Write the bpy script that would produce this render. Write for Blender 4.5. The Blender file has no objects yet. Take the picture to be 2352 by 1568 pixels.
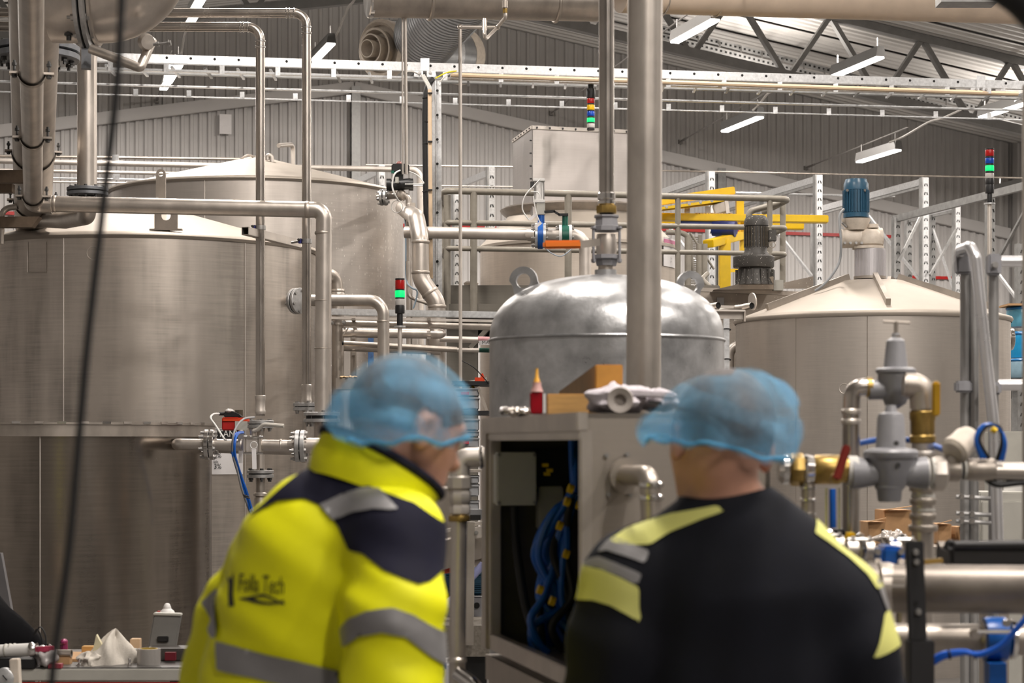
import bpy, bmesh, math, random
import numpy as np
from mathutils import Vector, Matrix, Quaternion
from mathutils.bvhtree import BVHTree
random.seed(7); np.random.seed(7)
SC = bpy.context.scene
COL = SC.collection

# ------------------------------------------------------------------ camera
F, CX, HY, CZ = 4573.3, 1176.0, 1020.0, 1.65
cam_d = bpy.data.cameras.new('camera'); cam = bpy.data.objects.new('camera', cam_d); COL.objects.link(cam)
cam.location = (0, 0, CZ); cam.rotation_euler = (math.pi/2, 0, 0)
cam_d.sensor_width = 36; cam_d.lens = 70; cam_d.shift_y = (HY-784)/2352
cam_d.clip_start = .05; cam_d.clip_end = 200
cam_d.dof.use_dof = True; cam_d.dof.focus_distance = 14.5; cam_d.dof.aperture_fstop = 6.0
SC.camera = cam
# ------------------------------------------------------------------ world, exposure
w = bpy.data.worlds.new('hall_air'); SC.world = w; w.use_nodes = True
w.node_tree.nodes['Background'].inputs[0].default_value = (.9, .87, .83, 1)
w.node_tree.nodes['Background'].inputs[1].default_value = .25
vs = SC.view_settings; vs.view_transform = 'Standard'; vs.look = 'None'; vs.gamma = 1; vs.use_curve_mapping = False
vs.exposure = -0.15
SC.cycles.max_bounces = 6; SC.cycles.diffuse_bounces = 3; SC.cycles.glossy_bounces = 4; SC.cycles.transparent_max_bounces = 12
SC.cycles.sample_clamp_indirect = 6; SC.cycles.use_denoising = True
SC.cycles.caustics_reflective = False; SC.cycles.caustics_refractive = False

# building frame: gable wall turned 16 degrees, ridge seen at pixel column 810
YAW = math.radians(16); UX = Vector((math.cos(YAW), math.sin(YAW), 0)); NX = Vector((math.sin(YAW), -math.cos(YAW), 0))
W0 = Vector(((810-CX)/F*34, 34, 0)); RIDGE = 9.36; PITCH = .162; HALF = 12.6; BACK = 46.
def B(t, s, z): return W0 + UX*t + NX*s + Vector((0, 0, z))
def roof(t): return RIDGE - PITCH*abs(t)
LAMPCOL = (1.0, .922, .85)
def added_area_light(loc, size, energy, up=False):
    l = bpy.data.lights.new('added_hall_light', 'AREA'); l.shape = 'RECTANGLE'; l.size, l.size_y = size
    l.energy = energy; l.color = LAMPCOL; l.spread = math.pi
    o = bpy.data.objects.new('added_hall_light', l); COL.objects.link(o); o.location = loc
    o.rotation_euler = (math.pi if up else 0, 0, YAW - math.pi/2)
    return o
LP = 330.
ROWF = {4.5: 1.0, 11: 1.0, 17.5: .95, 24: .8, 30.5: 1.1, 37: 1.15}  # rearmost row, behind the camera, is added to light the men's backs
for t in (-9.4, -4.4, .6, 5.6, 10.4):           # area lights added in rows for the hall's lamps, apart from the modelled fixtures
    for s in ROWF:
        if t < -9 and s > 6: continue           # no lamps along the near left wall
        if s > 36 and t > 3: continue
        e = LP*ROWF[s]*(.6 if t < -9 else 1.)*(.2 if s > 20 and t > 3 else 1.)*(0 if s > 36 and t > 3 else 1.)
        added_area_light(B(t, s, roof(t)-1.35), (1.45, .22), e); added_area_light(B(t, s, roof(t)-1.25), (1.45, .22), e*.28, True)  # each upward light is added to brighten the roof and upper wall

def P(x, y, d): return Vector(((x-CX)/F*d, d, CZ+(HY-y)/F*d))
def S(n, d): return n*d/F
def BP(x, y, s):                                  # the point of the plane s metres in front of the gable wall seen at x, y
    r = P(x, y, 1.) - Vector((0, 0, CZ)); o = Vector((0, 0, CZ)); p = W0 + NX*s
    k = (p-o).dot(NX)/r.dot(NX)
    return o + r*k

# ------------------------------------------------------------------ materials
MATS = {}
def M(name, col, met=0., rough=.5, var=.12, scale=5., stretch=(1, 1, 1), bump=0., rvar=.1, spec=.5, fine=0.):
    if name in MATS: return MATS[name]
    m = bpy.data.materials.new(name); m.use_nodes = True; nt = m.node_tree; b = nt.nodes['Principled BSDF']
    b.inputs['Metallic'].default_value = met; b.inputs['Roughness'].default_value = rough
    b.inputs['Specular IOR Level'].default_value = spec
    tc = nt.nodes.new('ShaderNodeTexCoord'); mp = nt.nodes.new('ShaderNodeMapping'); mp.inputs['Scale'].default_value = stretch
    nt.links.new(tc.outputs['Object'], mp.inputs[0])
    n = nt.nodes.new('ShaderNodeTexNoise'); n.inputs['Scale'].default_value = scale; n.inputs['Detail'].default_value = 5; n.inputs['Roughness'].default_value = .6
    nt.links.new(mp.outputs[0], n.inputs['Vector'])
    r = nt.nodes.new('ShaderNodeValToRGB'); e = r.color_ramp.elements
    e[0].position = .3; e[1].position = .72
    e[0].color = tuple(max(0, c*(1-var)) for c in col)+(1,); e[1].color = tuple(min(1, c*(1+var)) for c in col)+(1,)
    nt.links.new(n.outputs['Fac'], r.inputs[0]); nt.links.new(r.outputs[0], b.inputs['Base Color'])
    mr = nt.nodes.new('ShaderNodeMapRange'); mr.inputs[3].default_value = max(.02, rough-rvar); mr.inputs[4].default_value = min(1, rough+rvar)
    nt.links.new(n.outputs['Fac'], mr.inputs[0]); nt.links.new(mr.outputs[0], b.inputs['Roughness'])
    if bump:
        n2 = nt.nodes.new('ShaderNodeTexNoise'); n2.inputs['Scale'].default_value = scale*8; n2.inputs['Detail'].default_value = 3
        nt.links.new(mp.outputs[0], n2.inputs['Vector'])
        bp = nt.nodes.new('ShaderNodeBump'); bp.inputs['Strength'].default_value = bump; bp.inputs['Distance'].default_value = .004
        nt.links.new(n2.outputs['Fac'], bp.inputs['Height']); nt.links.new(bp.outputs[0], b.inputs['Normal'])
    MATS[name] = m; return m
def emis(name, col, strength):
    if name in MATS: return MATS[name]
    m = bpy.data.materials.new(name); m.use_nodes = True; b = m.node_tree.nodes['Principled BSDF']
    b.inputs['Base Color'].default_value = tuple(col)+(1,); b.inputs['Emission Color'].default_value = tuple(col)+(1,); b.inputs['Emission Strength'].default_value = strength
    MATS[name] = m; return m
def tank_steel(name, col, rough, stain, specks=None, met=.85, fine=60., dots=34):
    """brushed plate with rising stains; specks = (x0, x1, amount) of dried splashes along object x"""
    m = bpy.data.materials.new(name); m.use_nodes = True; nt = m.node_tree; N, L = nt.nodes.new, nt.links.new; b = nt.nodes['Principled BSDF']
    b.inputs['Metallic'].default_value = met
    tc = N('ShaderNodeTexCoord')
    def noise(sc, stretch, det=4):
        mp = N('ShaderNodeMapping'); mp.inputs['Scale'].default_value = stretch; L(tc.outputs['Object'], mp.inputs[0])
        n = N('ShaderNodeTexNoise'); n.inputs['Scale'].default_value = sc; n.inputs['Detail'].default_value = det; L(mp.outputs[0], n.inputs['Vector']); return n
    a = noise(5., (1, 1, .14)); c = noise(2.2, (1, 1, .5)); f = noise(fine, (.05, .05, 1.2), 2)
    ad = N('ShaderNodeMath'); ad.operation = 'MULTIPLY_ADD'; L(a.outputs[0], ad.inputs[0]); ad.inputs[1].default_value = .55
    ad2 = N('ShaderNodeMath'); ad2.operation = 'MULTIPLY_ADD'; L(c.outputs[0], ad2.inputs[0]); ad2.inputs[1].default_value = .35
    sf = N('ShaderNodeMath'); sf.operation = 'MULTIPLY'; L(f.outputs[0], sf.inputs[0]); sf.inputs[1].default_value = .16
    L(sf.outputs[0], ad2.inputs[2]); L(ad2.outputs[0], ad.inputs[2])
    r = N('ShaderNodeValToRGB'); e = r.color_ramp.elements; e[0].position = .4; e[1].position = .6
    e[0].color = tuple(x*(1-stain) for x in col)+(1,); e[1].color = tuple(min(1, x*1.04) for x in col)+(1,)
    em = r.color_ramp.elements.new(.5); em.color = tuple(x*(1-stain*.35) for x in col)+(1,)
    L(ad.outputs[0], r.inputs[0])
    mr = N('ShaderNodeMapRange'); mr.inputs[1].default_value = .35; mr.inputs[2].default_value = .65; mr.inputs[3].default_value = rough+.1; mr.inputs[4].default_value = rough-.06
    L(ad.outputs[0], mr.inputs[0]); L(mr.outputs[0], b.inputs['Roughness'])
    out = r.outputs[0]
    if specks:
        x0, x1, amt = specks
        mp = N('ShaderNodeMapping'); mp.inputs['Scale'].default_value = (1, 1, .42); L(tc.outputs['Object'], mp.inputs[0])
        v = N('ShaderNodeTexVoronoi'); v.inputs['Scale'].default_value = dots; L(mp.outputs[0], v.inputs['Vector'])
        sx = N('ShaderNodeSeparateXYZ'); L(tc.outputs['Object'], sx.inputs[0])
        g = N('ShaderNodeMapRange'); g.inputs[1].default_value = x0; g.inputs[2].default_value = x1; g.inputs[3].default_value = 0; g.inputs[4].default_value = amt; L(sx.outputs[0], g.inputs[0])
        sep = N('ShaderNodeSeparateColor'); L(v.outputs['Color'], sep.inputs[0])
        pm = N('ShaderNodeMath'); pm.operation = 'MULTIPLY'; L(sep.outputs[0], pm.inputs[0]); L(g.outputs[0], pm.inputs[1])
        lt = N('ShaderNodeMath'); lt.operation = 'LESS_THAN'; L(v.outputs['Distance'], lt.inputs[0]); L(pm.outputs[0], lt.inputs[1])
        mx = N('ShaderNodeMix'); mx.data_type = 'RGBA'; L(lt.outputs[0], mx.inputs[0]); L(out, mx.inputs[6]); mx.inputs[7].default_value = (.8, .76, .7, 1)
        out = mx.outputs[2]
        mm = N('ShaderNodeMath'); mm.operation = 'MULTIPLY_ADD'; L(lt.outputs[0], mm.inputs[0]); mm.inputs[1].default_value = -met; mm.inputs[2].default_value = met; L(mm.outputs[0], b.inputs['Metallic'])
    L(out, b.inputs['Base Color'])
    MATS[name] = m; return m
STEEL_G = M('shiny_pipe_steel', (.5, .46, .42), .95, .24, .14, 7, (1, 1, .6))
STEEL = M('brushed_pipe_steel', (.6, .55, .5), .85, .36, .16, 7, (1, 1, .6))
STEEL_D = M('dull_stained_steel', (.44, .395, .35), .85, .42, .22, 5, (1, 1, .5))
STEEL_L = M('pale_matt_steel', (.66, .61, .56), .75, .45, .12, 5)
CHROME = M('bright_steel', (.7, .68, .66), 1., .16, .06, 9)
FLANGE = M('galvanised_flange', (.5, .5, .5), .8, .4, .16, 30)
FLANGE_D = M('blue_grey_flange', (.22, .23, .25), .6, .45, .14, 20)
GALV = M('galvanised_strut', (.66, .67, .68), .75, .38, .16, 40)
GALV_D = M('dull_galvanised', (.3, .3, .295), .6, .5, .2, 12)
BOLT = M('zinc_bolt', (.42, .41, .4), .85, .38, .1, 40)
DARKBOLT = M('dark_bolt', (.1, .1, .1), .7, .45, .1, 40)
BLACK = M('black_plastic', (.012, .012, .013), 0, .42, .2, 20)
RUBBER = M('black_rubber', (.01, .01, .011), 0, .6, .2, 20)
DARK = M('dark_void', (.006, .006, .006), 0, .8, .1, 10)
WHITE = M('white_paint', (.72, .71, .69), 0, .45, .06, 10)
PAPER = M('label_paper', (.78, .76, .76), 0, .6, .04, 10)
BEIGE = M('beige_casting', (.62, .55, .47), 0, .5, .14, 14, bump=.15)
CONDUIT = M('beige_conduit', (.66, .5, .34), 0, .5, .06, 10)
RAIL = M('grey_green_paint', (.25, .228, .19), 0, .45, .12, 14)
YEL = M('crane_yellow', (.85, .56, .006), 0, .38, .08, 8)
BLUE = M('valve_blue', (.006, .1, .42), 0, .35, .15, 20)
BLUEP = M('motor_blue', (.03, .1, .17), 0, .35, .12, 20)
HOSE = M('blue_hose', (.008, .12, .55), 0, .35, .2, 12)
GREEN = M('valve_green', (.004, .09, .06), 0, .4, .15, 20)
RED = M('red_paint', (.42, .012, .01), 0, .4, .1, 12)
ORANGE = M('orange_plastic', (.75, .17, .005), 0, .45, .05, 12)
REDOR = M('red_orange_plastic', (.62, .05, .01), 0, .4, .08, 12)
BRASS = M('brass', (.4, .27, .085), .9, .38, .2, 25)
GREYPAINT = M('grey_cast_paint', (.29, .29, .31), .1, .42, .1, 12, bump=.1)
LGREY = M('light_grey_box', (.44, .43, .39), 0, .5, .06, 10)
CRATE = M('grey_crate', (.27, .275, .285), 0, .5, .06, 10)
CARD = M('cardboard', (.46, .27, .13), 0, .75, .1, 20)
WOOD = M('raw_timber', (.52, .3, .1), 0, .7, .2, 12, (1, 1, 8))
TAPEW = M('white_thread_tape', (.7, .68, .64), 0, .6, .08, 30)
SPLAT = M('splashed_steel', (.3, .27, .23), .5, .5, .3, 60)

# ------------------------------------------------------------------ mesh builder
def frame(axis):
    a = Vector(axis).normalized(); h = Vector((0, 0, 1)) if abs(a.z) < .9 else Vector((1, 0, 0))
    u = a.cross(h).normalized(); return u, a.cross(u).normalized(), a
class MB:
    def __init__(s): s.v = []; s.f = []
    def add(s, vs, fs):
        o = len(s.v); s.v += [Vector(v) for v in vs]; s.f += [tuple(i+o for i in f) for f in fs]; return s
    def box(s, c, size, ux=None, uz=None):
        """box about c; size along ux, uy, uz (default world axes)"""
        ux = Vector(ux).normalized() if ux is not None else Vector((1, 0, 0))
        uz = Vector(uz).normalized() if uz is not None else (Vector((0, 0, 1)) if abs(ux.z) < .99 else Vector((0, -1, 0)))
        uy = uz.cross(ux).normalized(); uz = ux.cross(uy).normalized(); c = Vector(c); a, b, h = [x/2 for x in size]
        vs = [c+ux*(i*a)+uy*(j*b)+uz*(k*h) for k in (-1, 1) for j in (-1, 1) for i in (-1, 1)]
        return s.add(vs, [(0, 2, 3, 1), (4, 5, 7, 6), (0, 1, 5, 4), (2, 6, 7, 3), (0, 4, 6, 2), (1, 3, 7, 5)])
    def bar(s, p0, p1, wd, th, up=(0, 0, 1)):
        p0, p1 = Vector(p0), Vector(p1); d = p1-p0
        return s.box((p0+p1)/2, (d.length, wd, th), d, up)
    def lathe(s, prof, o, axis, n=24, cap=True, a0=0., ell=1.):
        u, v, a = frame(axis); o = Vector(o); vs = []; fs = []
        for r, h in prof:
            for k in range(n):
                t = a0+2*math.pi*k/n; vs.append(o+a*h+(u*math.cos(t)+v*math.sin(t)*ell)*r)
        m = len(prof)
        for i in range(m-1):
            for k in range(n): fs.append((i*n+k, i*n+(k+1) % n, (i+1)*n+(k+1) % n, (i+1)*n+k))
        if cap:
            if prof[0][0] > 1e-6: fs.append(tuple(range(n))[::-1])
            if prof[-1][0] > 1e-6: fs.append(tuple((m-1)*n+k for k in range(n)))
        return s.add(vs, fs)
    def cyl(s, p0, p1, r, r1=None, n=20, cap=True):
        p0, p1 = Vector(p0), Vector(p1); return s.lathe([(r, 0), (r if r1 is None else r1, (p1-p0).length)], p0, p1-p0, n, cap)
    def tube(s, pts, r, n=16, bend=0., seg=7, cap=True, radii=None):
        pts = [Vector(p) for p in pts]; path = [pts[0]]; rr = [radii[0] if radii else r]
        for i in range(1, len(pts)-1):
            a, b, c = pts[i-1], pts[i], pts[i+1]; d0 = (a-b); d1 = (c-b); l = min(d0.length, d1.length)*.49
            ang = d0.angle(d1) if d0.length > 1e-6 and d1.length > 1e-6 else math.pi
            if bend <= 0 or ang > 3.1: path.append(b); rr.append(radii[i] if radii else r); continue
            t = min(bend/math.tan(ang/2), l); d0.normalize(); d1.normalize(); q0, q1 = b+d0*t, b+d1*t; R = t*math.tan(ang/2)
            cen = b+(d0+d1).normalized()*(R/math.sin(ang/2)); e0, e1 = q0-cen, q1-cen; tot = e0.angle(e1)
            for k in range(seg+1):
                f = k/seg; e = (e0*math.sin((1-f)*tot)+e1*math.sin(f*tot))/math.sin(tot) if tot > 1e-4 else e0
                path.append(cen+e); rr.append(radii[i] if radii else r)
        path.append(pts[-1]); rr.append(radii[-1] if radii else r)
        tang = []
        for i in range(len(path)):
            d = path[min(i+1, len(path)-1)]-path[max(i-1, 0)]; tang.append(d.normalized())
        u, v, _ = frame(tang[0]); vs = []; fs = []
        for i, p in enumerate(path):
            if i: u = (u - tang[i]*u.dot(tang[i])).normalized()
            v = tang[i].cross(u)
            k = 1.
            for j in range(n):
                t = 2*math.pi*j/n; vs.append(p+(u*math.cos(t)+v*math.sin(t))*rr[i])
        for i in range(len(path)-1):
            for j in range(n): fs.append((i*n+j, i*n+(j+1) % n, (i+1)*n+(j+1) % n, (i+1)*n+j))
        if cap: fs += [tuple(range(n))[::-1], tuple((len(path)-1)*n+j for j in range(n))]
        return s.add(vs, fs)
    def smooth_tube(s, pts, r, n=10, seg=6, cap=True):
        pts = [Vector(p) for p in pts]; q = []
        for i in range(len(pts)-1):
            p0, p1, p2, p3 = pts[max(i-1, 0)], pts[i], pts[i+1], pts[min(i+2, len(pts)-1)]
            for k in range(seg):
                t = k/seg; q.append(.5*((2*p1)+(p2-p0)*t+(2*p0-5*p1+4*p2-p3)*t*t+(3*p1-p0-3*p2+p3)*t**3))
        q.append(pts[-1]); return s.tube(q, r, n, 0, cap=cap)
    def torus(s, c, axis, R, r, n=24, m=8, a0=0., a1=2*math.pi):
        u, v, a = frame(axis); c = Vector(c); full = a1-a0 > 6.28; k = n if full else n+1; vs = []; fs = []
        for i in range(k):
            t = a0+(a1-a0)*i/n; e = u*math.cos(t)+v*math.sin(t)
            for j in range(m):
                q = 2*math.pi*j/m; vs.append(c+e*(R+r*math.cos(q))+a*(r*math.sin(q)))
        for i in range(n):
            i2 = (i+1) % k
            for j in range(m): fs.append((i*m+j, i2*m+j, i2*m+(j+1) % m, i*m+(j+1) % m))
        return s.add(vs, fs)
    def sph(s, c, r, n=16, m=10, axis=(0, 0, 1)):
        rx = r if hasattr(r, '__len__') else (r, r, r); c = Vector(c); vs = [c-Vector((0, 0, rx[2]))]; fs = []
        for i in range(1, m):
            ph = -math.pi/2+math.pi*i/m
            for k in range(n):
                t = 2*math.pi*k/n; vs.append(c+Vector((rx[0]*math.cos(ph)*math.cos(t), rx[1]*math.cos(ph)*math.sin(t), rx[2]*math.sin(ph))))
        vs.append(c+Vector((0, 0, rx[2])))
        for k in range(n):
            fs.append((0, 1+(k+1) % n, 1+k)); fs.append((len(vs)-1, 1+(m-2)*n+k, 1+(m-2)*n+(k+1) % n))
        for i in range(m-2):
            for k in range(n): fs.append((1+i*n+k, 1+i*n+(k+1) % n, 1+(i+1)*n+(k+1) % n, 1+(i+1)*n+k))
        return s.add(vs, fs)
    def prism(s, pts, vec):
        """polygon of 3D points pushed along vec"""
        pts = [Vector(p) for p in pts]; n = len(pts); vec = Vector(vec)
        return s.add(pts+[p+vec for p in pts], [tuple(range(n))[::-1], tuple(range(n, 2*n))]+[(i, (i+1) % n, n+(i+1) % n, n+i) for i in range(n)])
    def grid(s, rows, close=False, cap=False):
        """loft of point rows"""
        n = len(rows[0]); vs = [p for r in rows for p in r]; fs = []
        for i in range(len(rows)-1):
            for j in range(n if close else n-1): fs.append((i*n+j, i*n+(j+1) % n, (i+1)*n+(j+1) % n, (i+1)*n+j))
        if cap: fs += [tuple(range(n))[::-1], tuple((len(rows)-1)*n+j for j in range(n))]
        return s.add(vs, fs)

ORG = {}
def org(o): return ORG[o.name] if o is not None else Vector((0, 0, 0))
def mesh_of(mb, name, c, bevel=0., ang=35):
    me = bpy.data.meshes.new(name); me.from_pydata([tuple(v-c) for v in mb.v], [], mb.f)
    bm = bmesh.new(); bm.from_mesh(me); bmesh.ops.recalc_face_normals(bm, faces=bm.faces)
    if bevel: bmesh.ops.bevel(bm, geom=[e for e in bm.edges if e.calc_face_angle(0) > .6], offset=bevel, segments=2, affect='EDGES', clamp_overlap=True)
    bm.to_mesh(me); bm.free()
    me.polygons.foreach_set('use_smooth', [True]*len(me.polygons)); me.set_sharp_from_angle(angle=math.radians(ang))
    return me
def link(name, me, mat, parent, c):
    o = bpy.data.objects.new(name, me); COL.objects.link(o); o.parent = parent; o.location = c-org(parent); ORG[o.name] = c.copy()
    if mat is not None and me is not None and not me.materials: me.materials.append(mat)
    return o
def part(name, mb, mat, parent=None, bevel=0., ang=35, label=None, kind=None):
    xs = np.array([tuple(v) for v in mb.v]); c = Vector((xs.min(0)+xs.max(0))/2)
    o = link(name, mesh_of(mb, name, c, bevel, ang), mat, parent, c)
    if label: o['label'] = label
    if kind: o['kind'] = kind
    return o
def tag(o, label, cat, group=None):
    o['label'] = label; o['category'] = cat
    if group: o['group'] = group
    return o
def solo(name, mb, mat, label, cat, group=None, bevel=0., ang=35):
    xs = np.array([tuple(v) for v in mb.v]); lo, hi = xs.min(0), xs.max(0); c = Vector(((lo[0]+hi[0])/2, (lo[1]+hi[1])/2, lo[2]))
    return tag(link(name, mesh_of(mb, name, c, bevel, ang), mat, None, c), label, cat, group)
def thing(name, label, cat, loc, group=None):
    o = bpy.data.objects.new(name, None); COL.objects.link(o); o.empty_display_size = .1; o.location = loc; ORG[o.name] = Vector(loc)
    return tag(o, label, cat, group)
def struct(name, mb, mat, parent=None, bevel=0., ang=35):
    o = part(name, mb, mat, parent, bevel, ang)
    if parent is None: o['kind'] = 'structure'
    return o
CACHE = {}
def bolt(parent, c, axis, r, grip, mat=None, name='bolt', tail=1.):
    """hex bolt through a joint of thickness grip centred at c: head, shank end and nut; mesh shared"""
    mat = mat or BOLT; key = ('bolt', round(r, 4), round(grip, 4), tail, mat.name)
    if key not in CACHE:
        mb = MB(); h = grip/2; z = Vector((0, 0, 1)); O = Vector((0, 0, 0))
        mb.lathe([(r, h), (r, h+r*.9)], O, z, 6); mb.lathe([(r*1.25, h), (r*1.25, h+r*.18)], O, z, 10)
        mb.lathe([(r, -h-r*1.1), (r, -h)], O, z, 6); mb.lathe([(r*.55, -h-r*(1.1+tail)), (r*.55, h)], O, z, 8)
        CACHE[key] = mesh_of(mb, name, O); CACHE[key].materials.append(mat)
    o = link(name, CACHE[key], None, parent, Vector(c)); o.rotation_mode = 'QUATERNION'
    o.rotation_quaternion = Vector((0, 0, 1)).rotation_difference(Vector(axis).normalized()); return o
def flange(parent, c, axis, R, t, nb=8, gap=.35, mat=None, br=None, a0=.2, bmat=None, core=None):
    """bolted flange pair: two plates, gasket, bolts"""
    mat = mat or FLANGE; u, v, a = frame(axis); c = Vector(c); g = t*gap; br = br or R*.13
    for sgn in (-1, 1):
        part('flange_plate', MB().lathe([(R*.97, -t/2), (R, -t/2+t*.1), (R, t/2-t*.1), (R*.97, t/2)], c+a*(sgn*(t+g)/2), a, 28), mat, parent)
    part('gasket', MB().lathe([(R*.86, -g/2), (R*.86, g/2)], c, a, 24), RUBBER, parent)
    for k in range(nb):
        q = a0+2*math.pi*k/nb; bolt(parent, c+(u*math.cos(q)+v*math.sin(q))*R*.8, a, br, 2*t+g, bmat)
def ring(parent, c, axis, r, wd, mat, name='weld_bead', th=None):
    th = th or r*.06
    return part(name, MB().lathe([(r, -wd/2), (r+th, -wd/4), (r+th, wd/4), (r, wd/2)], c, axis, 24), mat, parent)
def pipe(name, label, pts, dia, mat=None, bend=None, cat='pipe', group=None, n=20, beads=(), cap=True, seg=8, beadmat=None):
    """pts: (x, y, depth) pixels or Vectors; dia in metres; beads: list of (segment index, fraction)"""
    q = [p if isinstance(p, Vector) else P(*p) for p in pts]; mat = mat or STEEL
    base = min(q, key=lambda v: v.z).copy(); t = thing(name, label, cat, base, group); bend = dia*1.3 if bend is None else bend
    part('pipe_run', MB().tube(q, dia/2, n, bend, seg, cap), mat, t, ang=50)
    for i, f in beads:
        ring(t, q[i].lerp(q[i+1], f), q[i+1]-q[i], dia/2, dia*.18, beadmat or mat)
    return t
def text_mesh(s, size, font_shear=0., ext=.0):
    cu = bpy.data.curves.new('t', 'FONT'); cu.body = s; cu.size = size; cu.shear = font_shear; cu.align_x = 'LEFT'; cu.resolution_u = 3; cu.extrude = ext
    o = bpy.data.objects.new('t', cu); COL.objects.link(o); dg = bpy.context.evaluated_depsgraph_get(); dg.update()
    me = bpy.data.meshes.new_from_object(o.evaluated_get(dg)); vs = [v.co.copy() for v in me.vertices]; fs = [tuple(p.vertices) for p in me.polygons]
    bpy.data.objects.remove(o); bpy.data.curves.remove(cu); bpy.data.meshes.remove(me); return vs, fs
def lettering(s, size, o, ux, uz, mat, parent, shear=0., name='lettering'):
    vs, fs = text_mesh(s, size, shear); ux, uz, o = Vector(ux).normalized(), Vector(uz).normalized(), Vector(o)
    if not fs: return
    mb = MB().add([o+ux*v.x+uz*v.y for v in vs], fs); return part(name, mb, mat, parent)
# ================================================================== the hall
CONC = M('concrete_floor', (.13, .122, .115), 0, .45, .25, 1.5, bump=.1)
CLAD = M('pale_cladding', (.5, .485, .475), 0, .5, .05, 2)
CLADU = M('grey_cladding', (.37, .355, .34), 0, .55, .05, 2)
DECK = M('roof_deck', (.46, .445, .425), 0, .55, .06, 2)
floor = struct('floor', MB().box(B(0, BACK/2-1, -.06), (2*HALF+1, BACK+2, .12), UX), CONC)
LEDGE0, LEDGEP = 7.72, .17
def ledge(t): return LEDGE0 - LEDGEP*abs(t)
def ribs(t0, t1, zlo, zhi, s0, pitch=.15, depth=.035, wide=.05):
    """trapezoidal cladding sheet between t0 and t1 with sloped top"""
    mb = MB(); rows = []; n = max(1, round((t1-t0)/pitch)); p = (t1-t0)/n
    for k in range(n):
        a = t0+k*p
        for dt, ds in ((0, 0), (p-wide-.03, 0), (p-wide-.012, depth), (p-.018, depth)): rows.append((a+dt, s0+ds))
    rows.append((t1, s0))
    mb.grid([[B(t, s, zlo(t)) for t, s in rows], [B(t, s, zhi(t)) for t, s in rows]])
    return mb
wb = struct('wall_back', MB().prism([B(-HALF, 0, 0), B(HALF, 0, 0), B(HALF, 0, roof(HALF)), B(0, 0, RIDGE), B(-HALF, 0, roof(HALF))], -NX*.2), CLADU)
for k in range(-7, 13):
    t0 = k*1.05; t1 = t0+1.05
    if t1 > HALF: t1 = HALF
    if t0 < 0 < t1: continue
    part('cladding_panel', ribs(t0, t1, lambda t: .02, ledge, .012, .15), CLAD, wb, ang=20)
    part('upper_cladding_panel', ribs(t0, t1, lambda t: ledge(t)+.02, lambda t: roof(t)-.02, .03, .175, .03), CLADU, wb, ang=20)
for sg in (-1, 1):
    a = B(0, .1, ledge(0)); b = B(sg*(HALF-.1), .1, ledge(HALF-.1))
    part('ledge_rail', MB().bar(a, b, .12, .2), CLAD, wb, .01)
for sg, nm in ((-1, 'wall_left'), (1, 'wall_right')):
    h = roof(HALF)
    wl = struct(nm, MB().box(B(sg*(HALF+.1), BACK/2-1, h/2), (.2, BACK+2, h), UX), CLADU)
    if sg > 0:
        for k in range(10):
            mb = MB(); rows = []
            for j in range(6):
                s0 = .15+k*1.05+j*.175
                for ds, dd in ((0, 0), (.1, 0), (.115, .03), (.16, .03)): rows.append(B(HALF-.012-dd, s0+ds, 0))
            part('cladding_panel', MB().grid([[r+Vector((0, 0, .02)) for r in rows], [r+Vector((0, 0, h-.05)) for r in rows]]), CLADU, wl, ang=20)
struct('wall_front', MB().prism([B(-HALF, BACK-.1, 0), B(HALF, BACK-.1, 0), B(HALF, BACK-.1, roof(HALF)), B(0, BACK-.1, RIDGE), B(-HALF, BACK-.1, roof(HALF))], NX*.2), CLADU)
ceil = struct('ceiling', MB().prism([B(-HALF-.2, -.2, roof(HALF)), B(0, -.2, RIDGE), B(HALF+.2, -.2, roof(HALF)), B(HALF+.2, -.2, roof(HALF)+.3), B(0, -.2, RIDGE+.3), B(-HALF-.2, -.2, roof(HALF)+.3)], NX*(BACK+.2)), DECK)
for sg in (-1, 1):                                   # ribbed roof sheets as far as the camera looks
    for k in range(10):
        rows = []
        for j in range(5):
            s0 = .05+k*1.+j*.2
            for ds, dz in ((0, 0), (.12, 0), (.135, -.03), (.185, -.03)): rows.append((s0+ds, dz))
        ta, tb = 0, sg*HALF
        part('roof_sheet', MB().grid([[B(ta, s, roof(ta)-.012+dz) for s, dz in rows], [B(tb, s, roof(tb)-.012+dz) for s, dz in rows]]), DECK, ceil, ang=20)
# columns standing against the gable wall
for x, y, lab in ((816, 300, 'galvanised wall column at the ridge behind the cone roofed tank'), (1655, 500, 'dark grey wall column beside the yellow crane')):
    q = BP(x, 600, .18); q.z = 0; t = (q-W0).dot(UX)
    h = ledge(t)
    c = thing('wall_column', lab, 'column', q)
    part('web', MB().box(q+Vector((0, 0, h/2)), (.012, .14, h), UX), GALV_D, c)
    for dn in (-.07, .07): part('column_flange', MB().box(q+NX*dn+Vector((0, 0, h/2)), (.15, .012, h), UX), GALV_D, c)
# red line along the gable wall
for x0, x1, y0, y1 in ((-30, 1140, 494, 518), (1240, 2046, 521, 540), (2062, 2240, 635, 640)):
    a, b = BP(x0, y0, .07), BP(x1, y1, .07); b.z = a.z = (a.z+b.z)/2
    struct('trim_1' if x0 < 0 else 'trim_2' if x0 < 2000 else 'trim_3', MB().bar(a, b, .04, .055), RED)
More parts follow.
